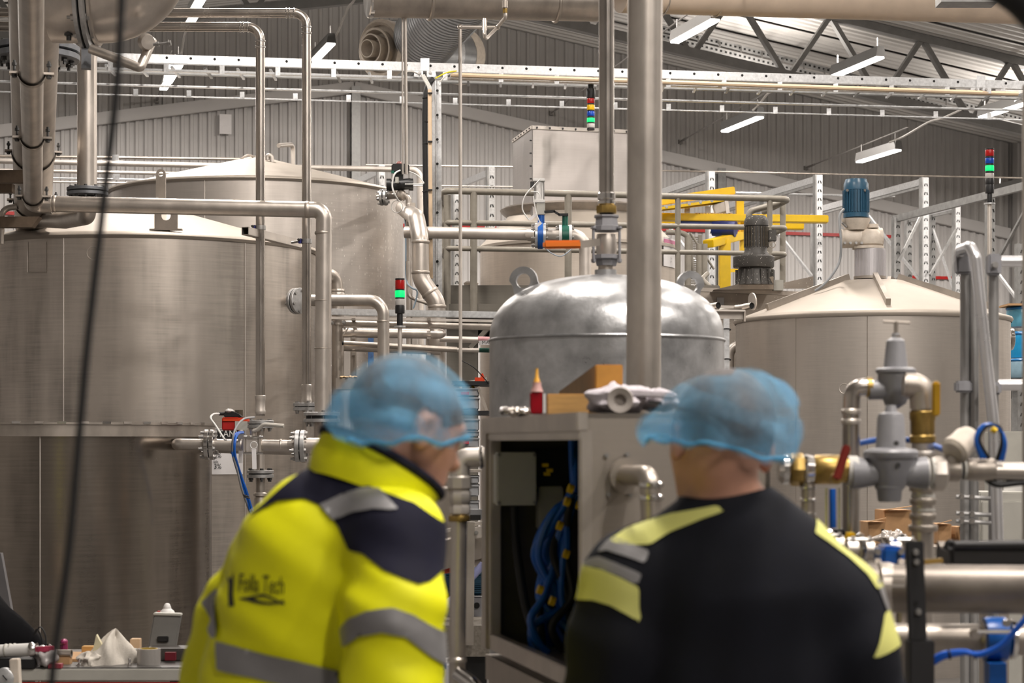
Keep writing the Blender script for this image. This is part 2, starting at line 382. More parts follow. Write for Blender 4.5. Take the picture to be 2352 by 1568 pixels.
# dark window in the corner to the right
wq = BP(2338, 500, .8); wn = struct('window_1', MB().box(B(HALF-.05, 2.3, 4.75), (.04, 1.5, 1.1), UX), DARK)
wnf = MB()
for dz in (-.57, .57): wnf.box(B(HALF-.06, 2.3, 4.75+dz), (.06, 1.6, .06), UX)
for ds in (-.78, .78): wnf.box(B(HALF-.06, 2.3+ds, 4.75), (.06, .06, 1.2), UX)
part('window_frame', wnf, GALV_D, wn)

# ------------------------------------------------------------------ truss
TS = 5.4
def chord(t): return 8.2 - .165*abs(t)
tr = thing('roof_truss', 'grey steel roof truss with diagonal members under the roof', 'truss', B(0, TS, chord(0)))
TRM = M('truss_grey', (.17, .168, .163), .2, .5, .15, 6)
for sg in (-1, 1):
    part('bottom_chord', MB().bar(B(0, TS, chord(0)), B(sg*HALF, TS, chord(HALF)), .14, .14), TRM, tr)
    part('top_chord', MB().bar(B(0, TS, roof(0)-.12), B(sg*HALF, TS, roof(HALF)-.12), .14, .12), TRM, tr)
    k = 0
    for i in range(8):
        t0 = sg*(.15+i*1.56); t1 = sg*(.15+i*1.56+.78); t2 = sg*(.15+i*1.56+1.5)
        if abs(t2) > HALF: break
        part('diagonal', MB().bar(B(t0, TS, roof(t0)-.16), B(t1, TS, chord(t1)), .07, .1, NX), TRM, tr)
        part('diagonal', MB().bar(B(t1+sg*.08, TS, chord(t1)), B(t2, TS, roof(t2)-.16), .07, .1, NX), TRM, tr)
# perforated cable tray hung along the truss
ct = thing('roof_cable_tray', 'dark perforated cable tray sloping beneath the roof sheets', 'cable tray', BP(1610, 95, 3.4))
up = [BP(1480, 55, 3.3), BP(2420, 292, 3.3)]; lw = [BP(1480, 73, 3.9), BP(2420, 310, 3.9)]
for a, b in (up, lw):
    part('tray_rail', MB().bar(a, b, .02, .09), GALV_D, ct)
    part('slot_row', MB().add(*(lambda m: (m.v, m.f))((lambda m: [m.box(a.lerp(b, i/90)+NX*.012, (.035, .006, .03), b-a) for i in range(90)] and m)(MB()))), DARK, ct, kind='stuff')
for i in range(20):
    f = (i+.5)/20; part('rung', MB().bar(up[0].lerp(up[1], f), lw[0].lerp(lw[1], f), .03, .03), GALV_D, ct)
for f in (.37, .72): part('hanger', MB().bar(up[0].lerp(up[1], f), up[0].lerp(up[1], f)+Vector((0, 0, 1.0)), .03, .05), GALV_D, ct)

# ------------------------------------------------------------------ lamps
GLOW = emis('lamp_diffuser', (1, .95, .88), 14.)
HOUS = M('lamp_housing', (.06, .058, .055), .1, .5, .05, 10)
def luminaire(x, y, d, lab, L=1.36, wd=.13):
    c = P(x, y, d); t = thing('ceiling_lamp', lab, 'lamp', c, 'tube lamps hung on wires')
    part('housing', MB().prism([c+UX*(-wd/2)-NX*L/2, c+UX*(wd/2)-NX*L/2, c+UX*(wd*.34)-NX*L/2+Vector((0, 0, .13)), c-UX*(wd*.34)-NX*L/2+Vector((0, 0, .13))], NX*L), HOUS, t)
    part('diffuser', MB().box(c-Vector((0, 0, .012)), (wd*.86, L*.97, .024), UX), GLOW, t, .004)
    for sg in (-1, 1):
        e = c+NX*(sg*L*.42)+Vector((0, 0, .13))
        part('hook', MB().tube([e, e+Vector((0, 0, .12))], .012, 6), BOLT, t)
    return c
lamps = [(1595, 70, 23.5, 'bright tube lamp hung close below the beige plastic pipe'), (1968, 152, 25.5, 'bright tube lamp above the cable ladder between truss diagonals'),
 (1704, 284, 28.5, 'bright tube lamp above the walkway railing and yellow crane'), (2017, 357, 30.5, 'bright tube lamp above the blue mixer motor'),
 (2312, 250, 26.5, 'tube lamp cut by the picture edge just under the cable ladder'), (2338, 431, 32, 'tube lamp low at the picture edge beside the pole mounted stack light'),
 (740, 120, 27.5, 'tube lamp against the gable wall beside the spiral duct nozzle'), (386, 186, 29.5, 'tube lamp under the cable ladder left of the thin bent pipes'),
 (455, 8, 24.5, 'tube lamp at the top picture edge above the two bent pipes'), (442, 42, 26.5, 'tube lamp seen between the two bent thin pipes'),
 (398, 168, 27.0, 'tube lamp nearest above the cable ladder left of the thin bent pipes')]
LC = [luminaire(*l) for l in lamps]
WIRE = M('wire_steel', (.2, .19, .18), .7, .5, .1, 20)
for (ax, ay, i, lab) in ((1265, 260, 0, 'thin lamp wire anchored left of the hanging stack light'), (1562, 326, 2, 'thin lamp wire anchored above the hopper box'), (1850, 386, 3, 'thin lamp wire anchored above the rack uprights'), (360, 232, 7, 'thin lamp wire anchored low on the gable wall left of the bent pipes')):
    a = BP(ax, ay, .06); c = LC[i]+Vector((0, 0, .25)); e = c+(c-a)*.32
    t = thing('suspension_wire', lab, 'wire', a)
    part('wire', MB().tube([a, c, e], .011, 6), WIRE, t)
    part('turnbuckle', MB().cyl(a.lerp(c, .05), a.lerp(c, .14), .022, n=8), WIRE, t)
    part('wall_anchor', MB().box(a, (.07, .1, .07), UX), WIRE, t)
CORD = M('white_cord', (.55, .53, .5), 0, .5, .05, 20)
for i, off, lab in ((6, (62, -115), 'white lamp cord looping up from the lamp by the duct nozzle'), (3, (165, -75), 'white lamp cord along the wire above the blue mixer motor'), (2, (60, -60), 'white lamp cord rising from the lamp above the crane'), (7, (20, -110), 'white lamp cord rising beside the thin bent pipes')):
    x, y, d, _ = lamps[i]; a = P(x+25, y-30, d-.6)
    pts = [a, P(x+25+off[0]*.2, y-32+off[1]*.15, d-.7), P(x+25+off[0]*.55, y-30+off[1]*.62, d-1.2), P(x+25+off[0]*.75, y-30+off[1]*.75, d-1.5), P(x+25+off[0], y-30+off[1], d-2)]
    solo('lamp_cable', MB().smooth_tube(pts, .016, 6, 5), CORD, lab, 'cord')

# ------------------------------------------------------------------ spiral duct with two jet nozzles
GD = M('duct_galvanised', (.36, .37, .38), .8, .32, .12, 6)
du = thing('spiral_duct', 'galvanised spiral duct ending in a two way piece with nozzles', 'duct', P(985, 115, 27.2))
d0, d1 = P(958, 108, 27.4), P(1165, -150, 20.5)
part('duct_tube', MB().cyl(d0, d1, .42, n=36), GD, du)
ax = (d1-d0).normalized()
for k in range(44): part('spiral_seam', MB().torus(d0.lerp(d1, (k+.5)/44), ax, .422, .01, 36, 6), GD, du)
for sg, tip in ((-1, P(858, 112, 26.6)), (1, P(1074, 132, 28.4))):
    c0 = P(965, 118, 27.3); a = (tip-c0).normalized(); L = (tip-c0).length
    part('branch', MB().lathe([(.4, 0), (.4, L*.55), (.38, L*.56), (.38, L*.74)], c0, a, 32), GD, du)
    part('branch_band', MB().lathe([(.405, L*.3), (.405, L*.42)], c0, a, 32, False), GALV, du)
    part('nozzle', MB().lathe([(.385, L*.7), (.4, L*.86), (.36, L*.9), (.32, L*.86), (.32, L*.8)], c0, a, 32), BEIGE, du)
    for r, f0, f1 in ((.28, .82, .98), (.2, .84, 1.07), (.12, .86, 1.14)):
        part('nozzle_ring', MB().lathe([(r*.82, L*f0), (r, L*f1), (r*.9, L*f1), (r*.74, L*f0)], c0, a, 28, False), BEIGE, du)

# ------------------------------------------------------------------ large pipes at the roof
tp = thing('steel_duct_pipe', 'wide stainless pipe with open end along the top of the picture', 'pipe', P(1110, 50, 16))
part('pipe_run', MB().cyl(P(850, -6, 15.6), P(1382, 5, 16.1), S(45, 15.8), n=36), STEEL_D, tp)
part('end_ring', MB().lathe([(S(44, 15.6), 0), (S(47, 15.6), .01), (S(47, 15.6), .04), (S(44, 15.6), .05)], P(843, -6, 15.6), P(1382, 5, 16.1)-P(850, -6, 15.6), 36), CHROME, tp)
for x in (986, 1276): ring(tp, P(x, -3+(x-850)*.02, 15.6+(x-850)/532*.5), P(1382, 5, 16.1)-P(850, -6, 15.6), S(45, 15.8), .03, STEEL_D)
PVC = M('beige_plastic_pipe', (.58, .47, .37), 0, .5, .1, 3)
bp = thing('plastic_pipe', 'long beige plastic pipe with printed line below the roof', 'pipe', P(1900, 45, 22))
pa, pb = P(1424, -16, 21), P(2420, 16, 23)
part('pipe_run', MB().cyl(pa, pa+(pb-pa)*1.8, S(43, 22), n=36), PVC, bp)
for x in (1520, 1642): part('joint_band', MB().torus(P(x, -14+(x-1424)*.032, 21+(x-1424)/498), pb-pa, S(44, 22), .01, 36, 6), STEEL_D, bp)
lettering('DN 315 0000 0 0 DIN 00000 PE 100', .055, P(1795, 12, 21.53), pb-pa, (0, 0, 1), STEEL_D, bp, name='printed_line')
gb = thing('roof_beam_end', 'grey beam end above the beige plastic pipe at the top edge', 'beam', P(2220, 12, 18))
part('beam', MB().box(P(2220, -12, 18), (S(130, 18), .25, S(46, 18))), GALV_D, gb)

# ------------------------------------------------------------------ thin water line hanging from the wide pipe
wl = thing('condensate_line', 'thin steel line stepping down from the wide pipe', 'pipe', P(1058, 860, 16))
part('pipe_run', MB().tube([P(1160, 0, 15.4), P(1161, 40, 15.4), P(1142, 63, 15.7), P(1057, 62, 15.7), P(1058, 1010, 15.7)], S(4.2, 15.7), 10, .02), STEEL_L, wl)
part('drain_leg', MB().tube([P(1142, 63, 15.7), P(1118, 88, 15.5), P(1113, 85, 15.3), P(1113, 44, 15.4)], S(4, 15.5), 10, .02), STEEL_L, wl)
part('brass_nut', MB().lathe([(S(6, 15.4), 0), (S(6, 15.4), .035)], P(1160, 30, 15.4), (0, 0, 1), 6), BRASS, wl)
part('socket', MB().cyl(P(1160, 18, 15.4), P(1160, 2, 15.4), S(7, 15.4), n=12), STEEL_D, wl)
part('socket', MB().cyl(P(1113, 70, 15.4), P(1113, 46, 15.4), S(6, 15.4), n=12), STEEL_D, wl)
for p in (P(1057, 62, 15.7), P(1142, 63, 15.7)): part('fitting', MB().sph(p, S(6.5, 15.7), 10, 8), STEEL, wl)
for x, lab in ((924, 'thin vertical rod behind, left of the pair above the black valve'), (930.5, 'thin vertical steel line nearer, right of the pair above the black valve')):
    solo('drop_line', MB().tube([P(x, -5, 15.7), P(x+(3 if x > 925 else 1), 400, 15.75)], S(3.6 if x > 925 else 2, 15.75), 8), STEEL_L, lab, 'pipe')

# ------------------------------------------------------------------ cable ladder across the hall with its post
def LD(x, y, extra=0.): return P(x, y, 18.5+(x-150)/2202*1.5+extra)
la = thing('cable_ladder', 'long galvanised cable ladder spanning the hall under the roof', 'cable ladder', LD(1000, 180))
x0, x1 = 60, 2352
def at_ladder(x, dy=0, back=0.): 
    def e(q): d = 18.5+(q-150)/2202*1.5; return Vector(((q-CX)/F*d, d, 5.29))
    a, b = e(-40), e(2420); k = (x-CX)/F; t = (k*a.y-a.x)/((b.x-a.x)-k*(b.y-a.y)); p = a.lerp(b, t); nrm = Vector((-(b-a).y, (b-a).x, 0)).normalized()
    return p+nrm*back-Vector((0, 0, dy))
def rail(z0, h, back, name, mat=GALV, th=.05):
    a, b = at_ladder(-500, 0, back), at_ladder(3000, 0, back); a.z = b.z = z0
    part(name, MB().bar(a, b, th, h), mat, la, .004)
rail(5.25, .085, 0, 'side_rail'); rail(5.165, .022, .1, 'lower_lip'); rail(5.23, .045, .55, 'side_rail', GALV_D); rail(5.11, .018, .62, 'lower_lip'); rail(5.07, .014, .95, 'tie_rod', th=.02)
for k in range(46):
    x = -442+k*76
    d0 = 18.5+(x-150)/2202*1.5; a = at_ladder(x, .09, .1); b = at_ladder(x+18, .09, .6)
    part('rung', MB().bar(a, b, .022, .022), GALV_D if k % 4 == 0 else GALV, la)
hole = MB()
for k in range(42):
    x = 108+k*55; c = at_ladder(x, .028, -.027); hole.lathe([(.013, 0), (.013, .004)], c, (0, 1, 0), 8)
part('bolt_hole_row', hole, DARK, la, kind='stuff')
for k in range(18):
    x = 126+k*128; part('bracket_plate', MB().box(at_ladder(x, .12, -.02), (.045, .006, .085)), GALV, la)
    part('bracket_plate', MB().box(at_ladder(x+52, .2, .9), (.045, .006, .07)), GALV, la)
for x in (975, 2250):
    for dx, dy in ((0, 0), (-.06, -.09), (.06, -.09)): part('splice_plate', MB().box(at_ladder(x, 0, -.035)+Vector((dx, 0, dy-.02)), (.085, .008, .12 if dx == 0 else .055)), GALV, la)
    for dx in (-.05, .05): bolt(la, at_ladder(x, 0, -.04)+Vector((dx, 0, -.1)), (0, -1, 0), .012, .01)
solo('cable_duct', MB().tube([at_ladder(1034, .11, -.03), at_ladder(2335, .13, -.03)], .022, 8), CONDUIT, 'long cream cable duct strapped along the cable ladder', 'cable duct')
for i, x in enumerate((1350, 2026)):
    t = at_ladder(x, 0, .3); solo('hanger_rod', MB().bar(t, t+Vector((0, 0, 1.0 if i else .62)), .04, .04), GALV, 'galvanised hanger rod above the hanging stack light' if i == 0 else 'galvanised hanger rod beside the lamp near the truss diagonals', 'rod')
po = thing('strut_post', 'galvanised perforated post carrying the cable ladder', 'post', P(1001, 720, 18.9))
for s_ in (-1, 1): part('post_side', MB().bar(P(1001+s_*5, 185, 18.9), P(1004+s_*5, 745, 18.9), .012, .06, (1, 0, 0)), GALV, po)
part('post_face', MB().bar(P(1001, 185, 18.87), P(1004, 745, 18.87), .012, .045, (0, 1, 0)), GALV, po)
part('post_foot', MB().bar(P(1004, 745, 18.9), Vector((P(1004, 745, 18.9).x, 18.9, 0)), .05, .05, (1, 0, 0)), GALV, po)
hm = MB()
for k in range(9): hm.lathe([(.013, 0), (.013, .004)], P(1004.5, 208+k*56, 18.835), (0, 1, 0), 8)
part('bolt_hole_row', hm, DARK, po, kind='stuff')
cd = thing('cable_duct_upright', 'upright cream cable duct beside the galvanised post', 'cable duct', P(987, 680, 18.8))
part('duct', MB().bar(P(987, 205, 18.75), P(990, 640, 18.75), .03, .036, (1, 0, 0)), CONDUIT, cd, .004)
for y in (214, 325, 436, 548): part('cable_tie', MB().box(P(988, y, 18.73), (.042, .04, .01)), RUBBER, cd)
for k, dx in enumerate((0, 3, 6)): part('cable', MB().smooth_tube([P(968+dx, 172, 18.9), P(975+dx, 185, 18.8), P(983+dx, 200, 18.75), P(985+dx, 212, 18.75)], .009, 6, 4), CORD, cd)
bc = thing('black_cable_bundle', 'thick black cable bundle running down beside the galvanised post', 'cable', P(978, 700, 18.8))
part('cable', MB().smooth_tube([P(993, 182, 18.9), P(982, 200, 18.82), P(976, 250, 18.8), P(977, 400, 18.8), P(980, 560, 18.8), P(982, 700, 18.8)], .026, 10, 6), RUBBER, bc)
for y in (225, 280, 330, 440): part('cable_tie', MB().torus(P(977, y, 18.8), (0, 0, 1), .027, .005, 12, 6), RUBBER, bc)
for k, (pa_, pb_, m_) in enumerate((((1000, 180), (1048, 163), M('yellow_cable', (.7, .6, .02), 0, .5)), ((1010, 188), (1042, 166), CORD), ((930, 165), (965, 172), CORD))):
    solo('loose_cable', MB().smooth_tube([P(*pa_, 18.8), P((pa_[0]+pb_[0])/2, (pa_[1]+pb_[1])/2-4, 18.85), P(*pb_, 19)], .007, 6, 4), m_, ('yellow cable looping off the ladder at the post', 'white cable looping off the ladder at the post', 'white cable bending onto the ladder left of the post')[k], 'cable')

# ------------------------------------------------------------------ stack lights
def stack_light(base, up, segs, d, lab, pole=None, foot=True):
    """segs: list of (height px, radius px, material) from base along up (+1 up, -1 hanging)"""
    t = thing('stack_light', lab, 'signal light', base); h = 0.; z = Vector((0, 0, up))
    for i, (hp, rp, m, nm) in enumerate(segs):
        hh, r = S(hp, d), S(rp, d)
        part(nm, MB().lathe([(r*.96, h+.001), (r, h+hh*.12), (r, h+hh*.88), (r*.96, h+hh-.001)], base, z, 20), m, t); h += hh
    if pole: part('pole', MB().cyl(base, base-z*pole, S(5, d), n=12), STEEL_L, t); part('base_disc', MB().lathe([(S(13, d), -.012), (S(13, d), 0)], base, z, 20), GALV, t)
    return t
GLN = emis('green_lit_lens', (.0, .6, .14), 1.4)
RL, YL, BL, CL, GLD = M('red_lens', (.4, .008, .008), 0, .2), M('yellow_lens', (.75, .45, .01), 0, .2), M('blue_lens', (.006, .06, .4), 0, .2), M('clear_lens', (.5, .48, .46), 0, .2), M('green_lens', (.005, .22, .1), 0, .2)
K = BLACK
stack_light(P(1357, 182, 19.42), -1, [(22, 7, K, 'bracket'), (22, 10, K, 'housing'), (12, 9, RL, 'red_lens'), (3, 9, K, 'spacer'), (12, 9, YL, 'yellow_lens'), (3, 9, K, 'spacer'), (11, 9, BL, 'blue_lens'), (4, 9, K, 'spacer'), (10, 9, GLN, 'green_lens'), (3, 9, K, 'spacer'), (10, 9, CL, 'clear_lens'), (5, 9, K, 'cap')], 19.42, 'hanging five colour stack light beneath the cable ladder')
stack_light(P(2273, 466, 16.4), 1, [(22, 6, K, 'foot'), (20, 10, K, 'housing'), (14, 10, K, 'collar'), (12, 10, CL, 'clear_lens'), (5, 10, K, 'spacer'), (13, 10, GLN, 'green_lens'), (4, 10, K, 'spacer'), (13, 10, BL, 'blue_lens'), (4, 10, K, 'spacer'), (15, 10, RL, 'red_lens'), (4, 10, K, 'cap')], 16.4, 'pole mounted stack light with red blue and green lenses', P(0, 466, 16.4).z)
stack_light(P(918.5, 748, 14.6), 1, [(28, 7, K, 'foot'), (19, 11, K, 'housing'), (15, 11, CL, 'clear_lens'), (3, 11, K, 'spacer'), (16, 11.5, GLN, 'green_lens'), (3, 11, K, 'spacer'), (21, 11, RL, 'red_lens'), (4, 11, K, 'cap')], 14.6, 'splashed stack light with red and green lenses beside the round tank', P(0, 748, 14.6).z)
# ================================================================== tanks on the left
TANK_A = tank_steel('tank_plate_front', (.60, .545, .49), .38, .42)
TANK_B = tank_steel('tank_plate_rear', (.60, .555, .515), .44, .2, specks=(.2, 1.4, .3), dots=42)
TANK_P = tank_steel('polished_vessel_plate', (.34, .30, .26), .22, .45, met=.95, specks=(.5, 1.0, .05))
TANK_C = tank_steel('tank_plate_right', (.6, .55, .5), .4, .2, fine=110)
ROOF_S = M('tank_roof_plate', (.46, .41, .355), .5, .55, .08, 4)
def round_tank(name, lab, x, D, R, zr, za, mat, lip=.05, n=96, z0=0.0, roofmat=None, apexr=.02):
    c = Vector(((x-CX)/F*D, D, 0)); t = thing(name, lab, 'tank', c)
    body = part('tank_wall', MB().lathe([(R, z0), (R, zr)], c, (0, 0, 1), n, False), mat, t)
    part('tank_roof', MB().lathe([(R+.012, zr-.005), (R+.03, zr+lip*.3), (R+.02, zr+lip*.75), (R-.04, zr+lip), (apexr, za), (1e-7, za)], c, (0, 0, 1), n, False), roofmat or ROOF_S, t, ang=60)
    part('rim_seam', MB().torus(c+Vector((0, 0, zr)), (0, 0, 1), R+.008, .006, n, 6), STEEL_D, t)
    return t, c
tA, cA = round_tank('process_tank', 'large stainless tank with shallow cone roof behind the bent pipes', 325, 16.5, 1.44, 3.22, 3.66, TANK_A)
def on_tank(c, R, x, y, off=0.):
    """point of a tank's wall seen at pixel x, y"""
    rx, rz = (x-CX)/F, (HY-y)/F; a = rx*rx+1; b = -2*(rx*c.x+c.y); k = c.x**2+c.y**2-(R+off)**2
    d = (-b-math.sqrt(max(0, b*b-4*a*k)))/(2*a); return Vector((rx*d, d, CZ+rz*d))
for x in (146, 563): 
    p = on_tank(cA, 1.44, x, 700); part('plate_seam', MB().tube([Vector((p.x, p.y, 0)), Vector((p.x, p.y, 3.22))], .005, 6), STEEL_L, tA)
p = on_tank(cA, 1.44, 214, 581, .0); part('blind_boss', MB().torus(p, (p-Vector((cA.x, cA.y, p.z))), S(15, 15), .004, 24, 6), STEEL_L, tA)
for k in range(3):
    pts = [on_tank(cA, 1.445, x, y) for x, y in ((63, 555), (63, 625), (106, 625), (106, 555))]
    if k < 3: part('patch_seam', MB().tube([pts[k], pts[k+1]], .003, 5), STEEL_L, tA)
# lifting lugs on the roof
def lug(parent, c, wd, h, hole, th, ux=(1, 0, 0), mat=STEEL_D, rnd=True, foot=True, name='lifting_lug'):
    ux = Vector(ux).normalized(); uy = Vector((0, 0, 1)).cross(ux); mb = MB(); c = Vector(c); n = 12
    out = [(wd/2, 0)]
    out += [(wd/2*math.cos(a), h-wd/2+wd/2*math.sin(a)) for a in [math.pi*k/n for k in range(n+1)]] if rnd else [(wd/2, h), (-wd/2, h)]
    out += [(-wd/2, 0)]
    hc = h-wd/2 if rnd else h*.62
    inn = [(hole*math.cos(2*math.pi*k/24), hc+hole*math.sin(2*math.pi*k/24)) for k in range(24)]
    bm = bmesh.new(); vo = [bm.verts.new(c+ux*a+Vector((0, 0, b))) for a, b in out]; vi = [bm.verts.new(c+ux*a+Vector((0, 0, b))) for a, b in inn]
    eo = [bm.edges.new((vo[i], vo[(i+1) % len(vo)])) for i in range(len(vo))]; ei = [bm.edges.new((vi[i], vi[(i+1) % 24])) for i in range(24)]
    r = bmesh.ops.triangle_fill(bm, edges=eo+ei, use_beauty=True)
    fs = [f for f in r['geom'] if isinstance(f, bmesh.types.BMFace)]
    e = bmesh.ops.extrude_face_region(bm, geom=fs); bmesh.ops.translate(bm, verts=[v for v in e['geom'] if isinstance(v, bmesh.types.BMVert)], vec=uy*th)
    bm.verts.index_update(); mb.add([v.co.copy() for v in bm.verts], [tuple(v.index for v in f.verts) for f in bm.faces]); bm.free()
    return part(name, mb, mat, parent, ang=30)
z = 3.27+.02; pl = P(381, 527, 15.18); lug(tA, pl, S(53, 15.18), S(52, 15.18), S(11, 15.18), .02, rnd=False)
part('lug_foot', MB().box(pl+Vector((0, .01, 0)), (S(75, 15.1), .05, .012)), STEEL_D, tA)
pl = P(369, 470, 16.3); lug(tA, pl-Vector((0, 0, .12)), S(22, 16.3), S(82, 16.3)+.12, S(6, 16.3), .03)
tB, cB = round_tank('process_tank', 'stainless tank with pale cone roof standing furthest left behind', 590, 21.0, 1.54, 4.24, 4.69, TANK_B)
for x in (470,): 
    p = on_tank(cB, 1.54, x, 470); part('plate_seam', MB().tube([Vector((p.x, p.y, 0)), Vector((p.x, p.y, 4.24))], .006, 6), STEEL_L, tB)
pv = P(624, 372, 20.6); part('vent_goose', MB().tube([pv-Vector((0, 0, .1)), pv+Vector((0, 0, .07)), pv+Vector((-.045, 0, .07)), pv+Vector((-.045, 0, .02))], .022, 12, .03), STEEL_L, tB)
part('ridge_clip', MB().smooth_tube([P(552, 366, 20.8), P(570, 356, 20.8), P(590, 363, 20.9)], .012, 6, 4), STEEL_L, tB)
vp = pipe('vent_pipe', 'gooseneck vent pipe rising behind the cone roofed tank', [(673, 420, 23), (673, 332, 23), (640, 334, 22.6)], S(10, 23), STEEL_L, .06)
solo('paper_note', MB().box(BP(518, 285, .12), (.2, .01, .33), UX), PAPER, 'white notice sheet fixed high on the gable wall', 'notice')
# polished vessel standing in front
PVc = Vector(((128-CX)/F*12.7, 12.7, 0)); PVR = .985; pvz = 1.775
tP = thing('polished_vessel', 'dark mirror polished steel vessel with bolted rim by the workbench', 'vessel', PVc)
part('vessel_wall', MB().lathe([(PVR, 0), (PVR, pvz-.075)], PVc, (0, 0, 1), 96, False), TANK_P, tP)
part('rim_band', MB().lathe([(PVR, pvz-.078), (PVR+.022, pvz-.078), (PVR+.022, pvz-.008), (PVR, pvz)], PVc, (0, 0, 1), 96, False), STEEL_D, tP)
part('vessel_lid', MB().lathe([(PVR+.03, pvz-.008), (PVR+.03, pvz+.006), (1e-7, pvz+.012)], PVc, (0, 0, 1), 96, False), STEEL_D, tP)
for k in range(-4, 14):
    a = -math.pi/2+(k-3)*.13; e = Vector((math.cos(a), math.sin(a), 0)); part('rim_clip', MB().box(PVc+e*(PVR+.028)+Vector((0, 0, pvz+.004)), (.012, .05, .014), e), CHROME if k % 2 else STEEL, tP)
p = on_tank(PVc, PVR, 92, 1200); part('plate_seam', MB().tube([Vector((p.x, p.y, .0)), Vector((p.x, p.y, pvz-.08))], .004, 6), STEEL_L, tP)

# ================================================================== sloping pipes at the upper left
sp = thing('large_sloping_pipe', 'wide steel pipe sloping away overhead to the tank roof', 'pipe', P(75, 525, 14.2))
q0, q1 = P(80, -90, 10.2), P(76, 500, 15.55); part('pipe_run', MB().tube([q0, q1, q1+Vector((0, .12, -.4))], .14, 32, .2), STEEL_D, sp)
s2 = thing('small_sloping_pipe', 'narrower steel pipe strapped below the wide sloping pipe', 'pipe', P(75, 470, 13))
r0, r1 = P(70, -90, 8.4), P(76, 468, 13.0)
part('pipe_run', MB().tube([r0, r1, P(120, 470, 13.0)], .059, 28, .09, 8), STEEL, s2)
def strap(parent, c, axis, r, bar, lens=1.):
    """half clamp with two bolted ears, seen from below"""
    a = Vector(axis).normalized(); u = a.cross(Vector((0, 0, 1))).normalized(); v = u.cross(a)
    if v.z > 0: v = -v
    mb = MB(); pts = [Vector(c)+(u*math.cos(t)+v*math.sin(t))*r for t in [math.pi*k/16 for k in range(17)]]
    mb.grid([[p-a*.022 for p in pts], [p+a*.022 for p in pts], [p+a*.022+(p-Vector(c)).normalized()*.008 for p in pts], [p-a*.022+(p-Vector(c)).normalized()*.008 for p in pts]], False)
    part('strap', mb, STEEL_D, parent)
    for sg in (-1, 1):
        e = Vector(c)+u*(sg*(r+.024)); part('strap_ear', MB().box(e, (.05, .044, .012), u, v), STEEL_D, parent); bolt(parent, e-v*.015, v, .013, .05, DARKBOLT)
ax = (r1-r0).normalized()
for f, k in ((.36, 0), (.635, 1), (.955, 2)): strap(s2, r0.lerp(r1, f), ax, .061, .03)
ax = (q1-q0).normalized()
for f in (.655, .9): strap(sp, q0.lerp(q1, f), ax, .143, .03)
for (x, y, w_, h_, d, lab) in ((8, 404, 104, 28, 13.4, 'rusty support bar under the sloping pipes, upper one'), (0, 431, 54, 20, 13.9, 'rusty support bar under the sloping pipes, middle shorter one'), (20, 509, 140, 24, 13.6, 'rusty support bar with slanted end under the sloping pipes, lowest one')):
    a = P(x-w_/2, y, d); b = P(x+w_/2, y, d); h2 = S(h_, d)/2; z = Vector((0, 0, h2))
    solo('support_bar', MB().prism([a-z, b-z-Vector((.0 if y < 500 else .05, 0, 0)), b+z, a+z], Vector((0, .09, 0))), M('rusty_bar', (.2, .15, .11), .6, .55, .25, 9), lab, 'bar')
pipe('wall_bend', 'small steel bend half hidden behind the wide sloping pipe', [(2, 560, 14.9), (4, 480, 14.9), (40, 474, 14.9)], S(14, 14.9), STEEL, .1)
# flanged overhead elbow
fe = thing('flanged_elbow', 'big flanged steel elbow rising out of the picture at top left', 'pipe', P(300, 100, 10.6))
dE = 10.6; R = S(104, dE); ye = -6
part('elbow_pipe', MB().tube([P(120, ye, dE), P(330, ye, dE), P(345, -330, dE-.25)], R, 40, R*1.05, 12), STEEL, fe)
ring(fe, P(222, ye, dE), (1, 0, 0), R, .03, STEEL)
flange(fe, P(203, ye, dE), (1, 0, 0), S(128, dE), S(11, dE), 12, .35, FLANGE, .02, .13)
part('bypass_tube', MB().tube([P(208, 112, 10.4), P(322, 156, 10.35), P(350, 92, 10.45)], S(11, 10.4), 16, .012), STEEL, fe)
part('bypass_boss', MB().lathe([(S(17, 10.4), 0), (S(20, 10.4), .02), (S(16, 10.4), .06)], P(333, 96, 10.4), P(362, 100, 10.2)-P(333, 96, 10.4), 20), STEEL, fe)
bolt(fe, P(376, 100, 10.3), (1, 0, .1), .014, .05)
part('flange_tag', MB().box(P(198, 136, 10.55), (.05, .05, S(46, 10.5)), (1, .2, 0)), FLANGE_D, fe)
hf = thing('upright_flange', 'dark horizontal flange pair behind the wide sloping pipe', 'flange', P(84, 140, 12.9))
flange(hf, P(84, 122, 12.9), (0, 0, 1), S(98, 12.9), S(15, 12.9), 12, .25, FLANGE_D, .02, .1, DARKBOLT)
part('pipe_run', MB().cyl(P(84, 150, 12.9), P(84, -80, 12.9), S(52, 12.9), n=28), STEEL_D, hf)
part('side_branch', MB().cyl(P(120, 40, 12.6), P(196, 40, 10.7), S(50, 11), n=28), STEEL_D, hf)
for y in (20, 44): bolt(hf, P(156, 22, 10.5) if y == 20 else P(158, 60, 10.5), (0, 0, 1), .024, .05, DARKBOLT)
up = thing('upright_pipe', 'upright steel pipe standing on a flange above the front tank', 'pipe', P(200, 450, 13.7))
part('pipe_run', MB().cyl(P(200, 440, 13.7), P(200, 100, 13.7), S(22.5, 13.7), n=28), STEEL, up)
flange(up, P(201, 440, 13.7), (0, 0, 1), S(47, 13.7), S(8, 13.7), 10, .25, FLANGE_D, .012, .1, DARKBOLT)
part('lower_bend', MB().tube([P(201, 450, 13.7), P(200, 495, 13.8), P(150, 505, 14.5), P(84, 503, 15.4)], S(21, 13.8), 24, .12), STEEL, up)

